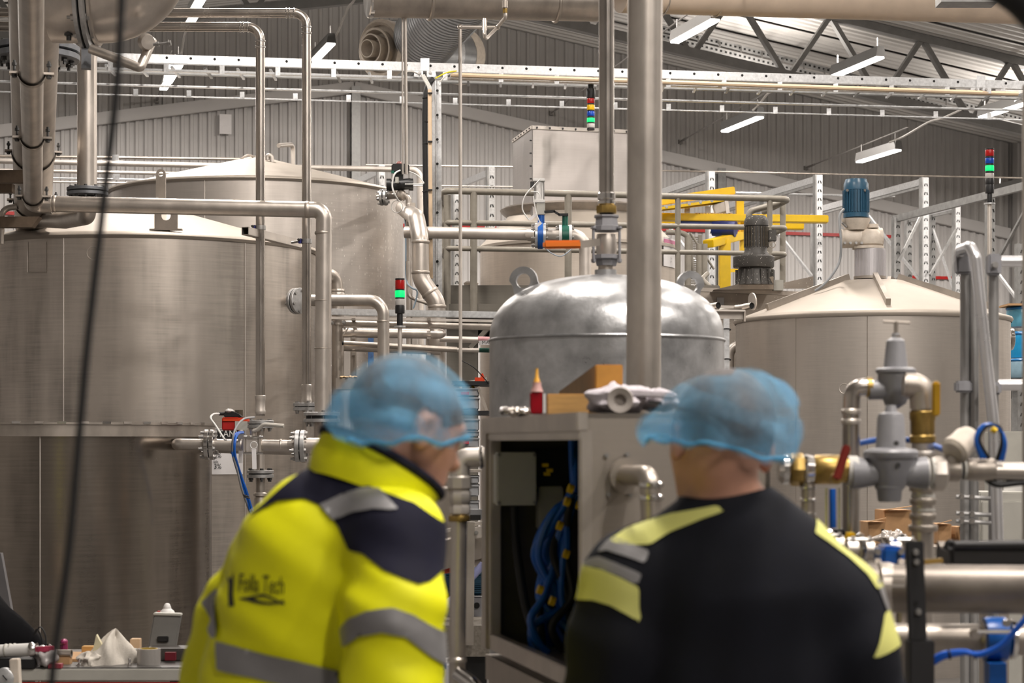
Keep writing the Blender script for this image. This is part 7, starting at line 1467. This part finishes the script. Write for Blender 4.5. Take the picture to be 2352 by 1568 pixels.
HIVIS = M('hi_vis_yellow', (.95, .95, .0), 0, .6, .05, 8, bump=.06)
HIVIS2 = M('pale_hi_vis', (.66, .66, .2), 0, .7, .08, 8, bump=.06)
NAVY = M('navy_fabric', (.008, .008, .022), 0, .8, .2, 14, bump=.1, spec=.25)
NAVY2 = M('dark_knit', (.007, .008, .013), 0, .85, .2, 14, bump=.1, spec=.25)
REFL = M('reflective_tape', (.27, .265, .27), .3, .45, .06, 30)
TROU = M('dark_trousers', (.02, .021, .028), 0, .75, .2, 12); SHOE = M('black_shoe', (.01, .01, .01), 0, .5)
def netmat():
    m = bpy.data.materials.new('hair_net'); m.use_nodes = True; nt = m.node_tree; N, L = nt.nodes.new, nt.links.new; nt.nodes.remove(nt.nodes['Principled BSDF'])
    d = N('ShaderNodeBsdfDiffuse'); d.inputs[0].default_value = (.28, .64, .93, 1); tl_ = N('ShaderNodeBsdfTranslucent'); tl_.inputs[0].default_value = (.28, .64, .93, 1); m1 = N('ShaderNodeMixShader'); m1.inputs[0].default_value = .4; L(d.outputs[0], m1.inputs[1]); L(tl_.outputs[0], m1.inputs[2])
    tr_ = N('ShaderNodeBsdfTransparent'); m2 = N('ShaderNodeMixShader'); tc = N('ShaderNodeTexCoord'); mp = N('ShaderNodeMapping'); mp.inputs['Rotation'].default_value = (0, .5, .3); mp.inputs['Scale'].default_value = (14, 8, 3); L(tc.outputs['Object'], mp.inputs[0])
    n = N('ShaderNodeTexNoise'); n.inputs['Scale'].default_value = 1.2; n.inputs['Detail'].default_value = 3; L(mp.outputs[0], n.inputs['Vector'])
    r = N('ShaderNodeMapRange'); r.inputs[1].default_value = .4; r.inputs[2].default_value = .72; r.inputs[3].default_value = .1; r.inputs[4].default_value = .34; L(n.outputs[0], r.inputs[0]); L(r.outputs[0], m2.inputs[0]); L(tr_.outputs[0], m2.inputs[1]); L(m1.outputs[0], m2.inputs[2]); L(m2.outputs[0], nt.nodes['Material Output'].inputs[0]); return m
NET = netmat(); NETRIM = M('net_elastic', (.08, .38, .64), 0, .7, .1, 30)

def rotz(face, pitch=0., roll=0.):
    """columns: right, forward, up of a head facing 'face' radians right of straight away from the camera"""
    f = Vector((math.sin(face), math.cos(face), 0)); r = Vector((math.cos(face), -math.sin(face), 0)); u = Vector((0, 0, 1))
    q = Quaternion(r, -pitch); f, u = q@f, q@u; q2 = Quaternion(f, roll); r, u = q2@r, q2@u
    return np.array([r, f, u]).T
def head_sdf(p, c, R, s=1.):
    """skull, jaw, nose, brow, lips, chin and ears in head axes about c"""
    q = np.stack([p[0]-c[0], p[1]-c[1], p[2]-c[2]], -1)@R/s; h = (q[..., 0], q[..., 1], q[..., 2])
    d = union([ell(h, (0, -.012, .03), (.077, .097, .09)), ell(h, (0, .04, -.04), (.058, .055, .075)), ell(h, (0, .062, -.085), (.035, .03, .03)), ell(h, (0, .03, 0), (.068, .065, .07))], .03)
    d = smin(d, cone(h, (0, .088, .01), (0, .112, -.025), .009, .014), .014); d = smin(d, ell(h, (0, .082, .028), (.055, .018, .012)), .015)
    d = smin(d, ell(h, (0, .09, -.062), (.024, .012, .008)), .01)
    for sx in (-1, 1):
        e = np.maximum(ell(h, (sx*.08, -.008, -.008), (.012, .021, .034)), -ell(h, (sx*.09, -.002, -.004), (.01, .012, .021))); d = smin(d, e, .008)
        d = np.maximum(d, -ell(h, (sx*.032, .104, .006), (.016, .016, .011)))
    return d*s
def hand_sdf(p, w, f, side, roll):
    """palm with four fingers and a thumb; w wrist, f forward unit, side = across the palm"""
    w, f, side = [np.array(a, float) for a in (w, f, side)]; n = np.cross(f, side); pr = cone(p, w+f*.03, w+f*.075, .026, .03); ds = [pr]
    for k, L in enumerate((.062, .072, .068, .052)):
        b = w+f*.085+side*(.03-.02*k); m_ = b+f*L*.5-n*.006*1; t = m_+f*L*.42-n*.02; ds += [cone(p, b, m_, .009, .0085), cone(p, m_, t, .0085, .0075)]
    b = w+f*.035+side*.03; ds += [cone(p, b, b+side*.03+f*.025, .012, .0105), cone(p, b+side*.03+f*.025, b+side*.038+f*.055-n*.01, .0105, .009)]
    return union(ds, .008)
def nonuni(lo, hi, brk, hf, hc): 
    a = np.arange(lo, brk, hc); b = np.arange(brk, hi, hf); return np.concatenate([a, b])

def make_person(label, head_c, HR, hs, neck_b, torso, arms, hips, feet, lo, hi, head_k=1.):
    """torso: list of (a, b, ra, rb, ys); arms: list of (shoulder, elbow, wrist, handdir, handside)"""
    def body(x, y, z_):
        p = (x, y, z_); d = head_sdf(p, head_c, HR, hs)
        d = smin(d, cone(p, neck_b, np.array(head_c)+HR@np.array([0, -.02, -.04]), .058, .056), .02)
        for a, b, ra, rb, ys in torso: d = smin(d, cone(p, a, b, ra*.8, rb*.8, ys), .04)
        for sh_, el, wr, hd, hsd in arms:
            d = smin(d, cone(p, sh_, el, .05, .042), .03); d = smin(d, cone(p, el, wr, .04, .028), .02); d = smin(d, hand_sdf(p, wr, hd, hsd, 0), .012)
        for hp, ft in zip(hips, feet):
            kn = (np.array(hp)+np.array(ft))/2+np.array([0, .03, 0]); d = smin(d, cone(p, hp, kn, .075, .052), .04); d = smin(d, cone(p, kn, ft, .05, .035), .03)
        return d
    v, f = surfnet(body, np.arange(lo[0], hi[0], .0085), np.arange(lo[1], hi[1], .0085), nonuni(lo[2], hi[2], 1.42, .0065, .012)); t = tris(f); v = relax(v, t, 1, .4)
    o = npart('person', v, t, SKIN, None, (float(hips[0][0]+hips[1][0])/2, float(hips[0][1]+hips[1][1])/2, 0)); tag(o, label, 'person')
    for sx in (-1, 1):
        c = np.array(head_c)+HR@(np.array([sx*.032, .088, .006])*hs); part('eye', MB().sph(Vector(c), .0125, 14, 10), WHITE, o); part('iris', MB().sph(Vector(c+HR@np.array([0, .0095, 0])), .006, 10, 8), INK, o)
    # short hair over the skull
    hv, ht = compact(v, t); q = (hv-np.array(head_c))@HR/hs
    fld = np.maximum(-(q[:, 2]-(-.004+.5*np.clip(q[:, 1]+.01, -.02, .2))), np.where(q[:, 2] < -.1, 1., -1.)); fld = np.maximum(fld, np.linalg.norm(q, axis=1)-.16); fld = np.maximum(fld, np.where((np.abs(q[:, 0]) > .077) & (np.abs(q[:, 1]+.008) < .03) & (q[:, 2] < .03), .01, -.01))
    fld = np.maximum(fld, q[:, 1]-.075); cv, ctt = clip(hv, ht, fld); n = vnorm(cv, ctt); npart('hair', cv+n*.004, ctt, HAIR, o)
    # trousers and shoes
    def tro(x, y, z_):
        p = (x, y, z_); d = None
        for hp, ft in zip(hips, feet):
            kn = (np.array(hp)+np.array(ft))/2+np.array([0, .03, 0]); e = smin(cone(p, hp, kn, .1, .075), cone(p, kn, np.array(ft)+np.array([0, 0, .03]), .075, .06), .03); d = e if d is None else smin(d, e, .04)
        return smin(d, cone(p, np.array(hips[0])+np.array([0, 0, .06]), np.array(hips[1])+np.array([0, 0, .06]), .1, .1, .9), .05)
    v2, f2 = surfnet(tro, np.arange(lo[0], hi[0], .018), np.arange(lo[1], hi[1], .018), np.arange(.02, 1.12, .018)); npart('trousers', v2, tris(f2), TROU, o)
    for ft in feet: part('shoe', MB().sph(Vector((ft[0], ft[1]+.06, .045)), (.05, .14, .05), 16, 10), SHOE, o)
    return o
def garment(parent, name, prims, k, wr, lo, hi, h, mat, below, patches, cutneck=None, patchname='reflective_band', hem=None):
    """cloth surface from blended primitives, wrinkled; patches: list of (name, polygon, material, offset) cut out of it"""
    def f(x, y, z_):
        p = (x, y, z_); d = union([cone(p, *a) for a in prims], k); return d+wr(x, y, z_)
    v, q = surfnet(f, np.arange(lo[0], hi[0], h), np.arange(lo[1], hi[1], h), np.arange(lo[2], hi[2], h)); t = tris(q); v = relax(v, t, 2, .5)
    if cutneck is not None: v, t = clip(v, t, cutneck(v)); v, t = compact(v, t)
    main = npart(name, v, t, mat, parent)
    for nm, poly, m_, off in patches:
        pv, pt2 = clip(v, t, polyfield(poly)(v))
        if not len(pt2): continue
        n = vnorm(pv, pt2); npieces(nm, pv+n*off, pt2, m_, main)
    return main, v, t
def hairnet(parent, prims, plane, rip, lab, hc, HR, hs, h=.006):
    """gathered translucent cap: blended ellipsoids, open below a tilted plane; elastic along its edge"""
    lo = np.min([np.array(c)-np.array(r) for c, r in prims], 0)-.02; hi = np.max([np.array(c)+np.array(r) for c, r in prims], 0)+.02
    def f(x, y, z_): return union([ell((x, y, z_), c, r) for c, r in prims], .03)+rip(x, y, z_)
    v, q = surfnet(f, np.arange(lo[0], hi[0], h), np.arange(lo[1], hi[1], h), np.arange(lo[2], hi[2], h)); t = tris(q); v = relax(v, t, 1, .4)
    o, n = np.array(plane[0]), np.array(plane[1]); n = n/np.linalg.norm(n); pf = lambda w_: -((w_-o)@n)+.005*np.sin(48*w_[:, 0]+20*w_[:, 1])+.004*np.sin(23*w_[:, 0]+1)+.003*np.sin(95*w_[:, 0]-60*w_[:, 1]); fld = pf(v)
    cv, ctt = clip(v, t, fld); o1 = npart('hair_net', cv, ctt, NET, parent); o1['label'] = lab
    used = np.unique(ctt); ring_ = cv[used[used >= len(v)]]
    cen = ring_.mean(0); e1 = np.cross(n, (0, 1, 0)); e1 /= np.linalg.norm(e1); e2 = np.cross(n, e1); a = np.arctan2((ring_-cen)@e2, (ring_-cen)@e1); ring_ = ring_[np.argsort(a)]; pts = [Vector(p) for p in ring_[::max(1, len(ring_)//48)]]
    part('elastic_edge', MB().tube([p+Vector((0, 0, .004)) for p in pts]+[pts[0]+Vector((0, 0, .004))], .0032, 8), NETRIM, o1)
    hd = head_sdf((cv[:, 0], cv[:, 1], cv[:, 2]), hc, HR, hs)
    for k, (lim, off) in enumerate(((.022, .003), (.03, .006), (.04, .009))):          # loose bunched net away from the skull
        gv_, gt_ = clip(cv, ctt, lim-hd+.008*np.sin(70*cv[:, 2]+30*cv[:, 0]))
        if len(gt_) > 20: nn = vnorm(gv_, gt_); npieces('loose_fold', gv_+nn*(off+.004*np.sin(90*gv_[:, 2:3]+60*gv_[:, 1:2])), gt_, NET, o1)
    for k, (hh, off) in enumerate(((.02, .003), (.036, .006))):
        w_ = hh+.012*np.sin(60*cv[:, 0]+50*cv[:, 1])+.01*np.sin(25*cv[:, 0]); gv_, gt_ = clip(cv, ctt, (cv-o)@n-w_); nn = vnorm(gv_, gt_); npieces('gathered_edge', gv_+nn*(off+.004*np.sin(110*gv_[:, :1]+90*gv_[:, 1:2])), gt_, NET, o1)
    return o1
# ------------------------------------------------------------------ left man in the yellow jacket
HRl = rotz(math.radians(56), math.radians(20)); hcl = pp(930, 985, 3.40)
tl = [(pp(690, 1900, 3.44), pp(700, 1480, 3.42), .155, .165, .85), (pp(700, 1480, 3.42), pp(760, 1250, 3.40), .165, .15, .85), (pp(705, 1245, 3.46), pp(860, 1225, 3.36), .09, .09, 1.)]
arl = [(pp(650, 1285, 3.51), pp(500, 1545, 3.58), pp(570, 1640, 3.80), (.2, .95, -.1), (0, .1, 1)), (pp(915, 1240, 3.30), pp(900, 1570, 3.25), pp(930, 1730, 3.45), (.3, .8, -.3), (-.1, 0, 1))]
hipl = [pp(640, 1990, 3.46)*np.array([1, 1, 0])+np.array([0, 0, .92]), pp(790, 1990, 3.40)*np.array([1, 1, 0])+np.array([0, 0, .92])]; ftl = [np.array([h_[0], h_[1], .07]) for h_ in hipl]
man1 = make_person('man in yellow high visibility jacket and blue hair net turned away', hcl, HRl, 1.0, pp(850, 1130, 3.4), tl, arl, hipl, ftl, (-.66, 3.1, 0), (.06, 3.98, 1.83))
jp = [(pp(690, 1800, 3.45), pp(690, 1560, 3.44), .16, .17, .92), (pp(705, 1560, 3.44), pp(725, 1400, 3.42), .165, .16, .9), (pp(725, 1400, 3.42), pp(750, 1270, 3.40), .16, .142, .9), (pp(745, 1270, 3.40), pp(800, 1185, 3.40), .13, .08, 1.),
 (pp(660, 1255, 3.46), pp(800, 1180, 3.40), .083, .073, 1.), (pp(800, 1185, 3.40), pp(905, 1232, 3.31), .08, .078, 1.), (pp(905, 1240, 3.30), pp(905, 1400, 3.25), .08, .078, 1.), (pp(905, 1400, 3.25), pp(900, 1575, 3.24), .078, .08, 1.), (pp(900, 1575, 3.24), pp(930, 1700, 3.42), .075, .06, 1.),
 (pp(625, 1270, 3.52), pp(540, 1420, 3.56), .07, .066, 1.), (pp(540, 1420, 3.56), pp(500, 1560, 3.58), .064, .064, 1.), (pp(500, 1560, 3.58), pp(570, 1640, 3.76), .064, .055, 1.)]
def wr1(x, y, z_): return .0035*np.sin(38*x+22*z_+6*np.sin(9*z_))*np.sin(14*z_+11*x)+.003*np.sin(55*z_-30*x)*np.clip((x+.14)*9, 0, 1)
c1 = polyfield([(705, 1090), (760, 1080), (850, 1108), (905, 1142), (970, 1190), (1100, 1000), (600, 800)])
bands1 = [('navy_yoke', [(560, 1195), (610, 1160), (690, 1090), (720, 1070), (960, 1150), (1030, 1200), (1030, 1290), (1000, 1316), (975, 1322), (900, 1292), (852, 1258), (820, 1252), (795, 1205), (755, 1160), (712, 1142), (650, 1148)], NAVY, .003),
 ('shoulder_band', [(748, 1158), (800, 1134), (850, 1122), (885, 1124), (930, 1168), (880, 1164), (830, 1172), (782, 1192)], REFL, .006),
 ('back_band', [(506, 1464), (512, 1466), (560, 1472), (700, 1498), (803, 1526), (800, 1590), (700, 1560), (600, 1538), (512, 1528), (514, 1520)], REFL, .004),
 ('sleeve_band', [(803, 1424), (828, 1395), (870, 1377), (920, 1370), (962, 1385), (1040, 1440), (1040, 1510), (1000, 1478), (950, 1432), (900, 1420), (850, 1432), (812, 1462)], REFL, .005),
 ('sleeve_band', [(440, 1400), (470, 1372), (488, 1360), (503, 1392), (511, 1440), (511, 1462), (500, 1462), (478, 1444), (455, 1410)], REFL, .006)]
jk1, jv, jt = garment(man1, 'yellow_jacket', jp, .035, wr1, (-.66, 3.05, 1.0), (.1, 3.95, 1.66), .0085, HIVIS, None, bands1, cutneck=lambda v: -np.where((v[:, 2] > 1.5) & (np.hypot(v[:, 0]-pp(850, 1100)[0], v[:, 1]-3.4) < .075) & (v[:, 2] > 1.575), 1., -1.)*-1)
# collar: a tilted standing band round the neck
def ringpts(c, A, Bv, n=48): return [Vector(c)+Vector(A)*math.cos(2*math.pi*k/n)+Vector(Bv)*math.sin(2*math.pi*k/n) for k in range(n)]
A0 = (np.array(pp(965, 1188))-np.array(pp(706, 1086)))/2; C0 = (np.array(pp(965, 1188))+np.array(pp(706, 1086)))/2; A1 = (np.array(pp(1012, 1136))-np.array(pp(742, 988)))/2; C1 = (np.array(pp(1012, 1136))+np.array(pp(742, 988)))/2
lowr = ringpts(C0, A0, (.01, -.098, .015)); topr = ringpts(C1, A1, (.01, -.09, .02)); mid = [a.lerp(b, .5)+(a.lerp(b, .5)-Vector((C0+C1)/2)).normalized()*.006 for a, b in zip(lowr, topr)]
lowi = [Vector(C0)+(p-Vector(C0))*.93 for p in lowr]; topi = [Vector(C1)+(p-Vector(C1))*.95 for p in topr]
part('collar', MB().grid([lowr, mid, topr], True), HIVIS, jk1, ang=60); part('collar_lining', MB().grid([[p+(q-p)*-.0+Vector((0, 0, .001)) for p, q in zip(topr, topi)], topi, lowi], True), NAVY, jk1, ang=60)
part('collar_edge', MB().tube([p+Vector((0, 0, .0)) for p in topr]+[topr[0]], .0085, 8), NAVY, jk1)
# printed back logo laid onto the cloth
bvh = BVHTree.FromPolygons([tuple(x) for x in jv], [tuple(int(i) for i in x) for x in jt])
def on_cloth(px_, py, off=.003):
    o = Vector((0, 0, CZ)); dr = (P(px_, py, 3.)-o).normalized(); h = bvh.ray_cast(o, dr)
    return h[0]-dr*off if h[0] is not None else P(px_, py, 3.3)
def decal(name, pts_faces, mat):
    vs, fs = pts_faces; part(name, MB().add([on_cloth(x, y) for x, y in vs], fs), mat, jk1)
def strip(pl, n=14):
    """quads between an upper and a lower picture polyline"""
    up_, lw_ = pl; vs = []; fs = []
    def samp(l, f): 
        k = min(int(f*(len(l)-1)), len(l)-2); g = f*(len(l)-1)-k; return (l[k][0]+(l[k+1][0]-l[k][0])*g, l[k][1]+(l[k+1][1]-l[k][1])*g)
    for i in range(n+1): vs += [samp(up_, i/n), samp(lw_, i/n)]
    for i in range(n): fs.append((2*i, 2*i+1, 2*i+3, 2*i+2))
    return vs, fs
decal('logo_bar', strip(([(518, 1312), (525, 1340), (524, 1365), (525, 1392)], [(536, 1312), (536, 1340), (535, 1365), (538, 1392)])), INK)
decal('logo_fish', strip(([(548, 1373), (570, 1370), (585, 1367), (600, 1363), (615, 1366), (630, 1374), (642, 1380), (652, 1377)], [(548, 1374), (570, 1371.5), (583, 1371), (598, 1369), (613, 1371), (628, 1378), (641, 1384), (652, 1382)])), INK)
decal('logo_fish', strip(([(550, 1374), (568, 1374), (582, 1374), (600, 1380), (620, 1383), (636, 1381), (645, 1382), (654, 1384)], [(550, 1375), (568, 1379), (585, 1384), (602, 1387), (620, 1388), (636, 1386), (646, 1386), (653, 1389)])), INK)
decal('logo_fish', strip(([(552, 1373.5), (566, 1371), (576, 1369), (584, 1370)], [(552, 1374.5), (566, 1377), (576, 1380), (584, 1380)]), 6), INK)
vs_, fs_ = text_mesh('Folla Tech', 58, .15); part('logo_lettering', MB().add([on_cloth(546+v.x*.44, 1356-v.y*1.0+(v.x*.03)) for v in vs_], fs_), M('worn_print', (.05, .047, .004), 0, .6, .3, 30), jk1)
n1 = hairnet(man1, [(pp(928, 938, 3.40), (.112, .122, .098)), (pp(842, 948, 3.37), (.058, .075, .055)), (pp(1035, 968, 3.44), (.04, .06, .035)), (pp(900, 985, 3.36), (.085, .095, .05))], (pp(930, 1018), (-.03, 0, 1)), lambda x, y, z_: .0035*np.sin(70*x+40*y)*np.clip((1.72-z_)*12, 0, 1)+.002*np.sin(45*x-60*z_), 'gathered pale blue hair net over the bent head', hcl, HRl, 1.0)
# ------------------------------------------------------------------ right man in the dark shirt
HRr = rotz(math.radians(-14), math.radians(4), math.radians(7)); hcr = pp(1655, 1018, 3.42)
tr2 = [(pp(1690, 1900, 3.44), pp(1690, 1500, 3.42), .17, .18, .7), (pp(1690, 1500, 3.42), pp(1688, 1300, 3.42), .18, .16, .7), (pp(1500, 1330, 3.42), pp(1850, 1365, 3.42), .08, .08, 1.)]
arr = [(pp(1425, 1320, 3.42), pp(1370, 1640, 3.42), pp(1440, 1700, 3.62), (.2, .95, 0), (.1, 0, 1)), (pp(1900, 1395, 3.42), pp(1985, 1660, 3.42), pp(1950, 1720, 3.62), (-.2, .95, 0), (-.1, 0, 1))]
hipr = [np.array([pp(1610, 0, 3.44)[0], 3.44, .92]), np.array([pp(1770, 0, 3.44)[0], 3.44, .92])]; ftr = [np.array([h_[0], h_[1], .07]) for h_ in hipr]
man2 = make_person('man in dark shirt with yellow shoulders and blue hair net seen from behind', hcr, HRr, 1.04, pp(1665, 1160, 3.43), tr2, arr, hipr, ftr, (.05, 3.2, 0), (.72, 3.92, 1.82))
sp1 = [(pp(1690, 1900, 3.45), pp(1690, 1560, 3.44), .185, .2, .7), (pp(1690, 1560, 3.44), pp(1690, 1360, 3.42), .2, .185, .68), (pp(1690, 1360, 3.42), pp(1680, 1260, 3.42), .15, .11, .85), (pp(1680, 1235, 3.42), pp(1672, 1195, 3.43), .085, .07, 1.),
 (pp(1672, 1230, 3.43), pp(1465, 1335, 3.42), .066, .083, 1.), (pp(1675, 1236, 3.43), pp(1895, 1378, 3.42), .061, .082, 1.),
 (pp(1455, 1330, 3.42), pp(1415, 1480, 3.41), .08, .078, 1.), (pp(1415, 1480, 3.41), pp(1385, 1640, 3.42), .078, .074, 1.), (pp(1385, 1640, 3.42), pp(1450, 1700, 3.6), .07, .055, 1.),
 (pp(1912, 1384, 3.42), pp(1960, 1505, 3.41), .082, .077, 1.), (pp(1960, 1505, 3.41), pp(1990, 1650, 3.42), .076, .072, 1.), (pp(1990, 1650, 3.42), pp(1940, 1710, 3.6), .07, .055, 1.)]
def wr2(x, y, z_): return .003*np.sin(60*x+9*z_+3*np.sin(7*z_))*np.clip((1.5-z_)*6, 0, 1)+.0025*np.sin(34*x-26*z_)
bands2 = [('yellow_shoulder', [(1400, 1240), (1440, 1215), (1540, 1180), (1640, 1160), (1655, 1172), (1610, 1188), (1535, 1220), (1490, 1248), (1455, 1250), (1410, 1245)], HIVIS2, .003),
 ('grey_stripe', [(1370, 1268), (1398, 1238), (1412, 1234), (1445, 1246), (1486, 1262), (1478, 1290), (1440, 1276), (1392, 1262)], REFL, .003),
 ('grey_stripe', [(1332, 1300), (1356, 1282), (1376, 1276), (1410, 1288), (1468, 1312), (1458, 1338), (1420, 1318), (1370, 1300)], REFL, .003),
 ('yellow_sleeve_patch', [(1290, 1380), (1322, 1318), (1340, 1298), (1380, 1304), (1420, 1320), (1462, 1342), (1462, 1390), (1468, 1424), (1440, 1406), (1400, 1384), (1360, 1374), (1320, 1378)], HIVIS2, .003),
 ('yellow_piping', [(1862, 1222), (1900, 1247), (1945, 1280), (1985, 1318), (2004, 1350), (2070, 1340), (2000, 1230), (1880, 1180)], HIVIS2, .003),
 ('grey_stripe', [(2005, 1330), (2030, 1325), (2062, 1380), (2062, 1402), (2030, 1402), (2016, 1368)], REFL, .003),
 ('yellow_sleeve_patch', [(2020, 1402), (2080, 1396), (2090, 1472), (2050, 1482), (1985, 1502), (2000, 1470)], HIVIS2, .003)]
jk2, _, _ = garment(man2, 'dark_shirt', sp1, .035, wr2, (.02, 3.2, 1.0), (.74, 3.9, 1.62), .0085, NAVY2, None, bands2, cutneck=lambda v: np.maximum(pp(0, 1152)[2]-v[:, 2], np.hypot(v[:, 0]-pp(1668, 0, 3.43)[0], v[:, 1]-3.43)-.078)*-1)
nk = pp(1668, 1160, 3.43); part('neck_ribbing', MB().lathe([(.088, -.012), (.09, 0), (.082, .014), (.07, .016)], Vector(nk), (0, -.1, 1), 36), NAVY2, jk2)
n2 = hairnet(man2, [(pp(1680, 960, 3.42), (.102, .125, .086)), (pp(1738, 985, 3.42), (.066, .1, .07)), (pp(1508, 992, 3.44), (.024, .045, .026)), (pp(1590, 975, 3.42), (.066, .1, .06)), (pp(1660, 1000, 3.42), (.098, .115, .05))], (pp(1655, 1034), (.15, 0, 1)), lambda x, y, z_: .003*np.sin(75*x+30*y)*np.clip((1.72-z_)*12, 0, 1)+.002*np.sin(38*x+50*z_), 'gathered bright blue hair net with puffed edge', hcr, HRr, 1.04)
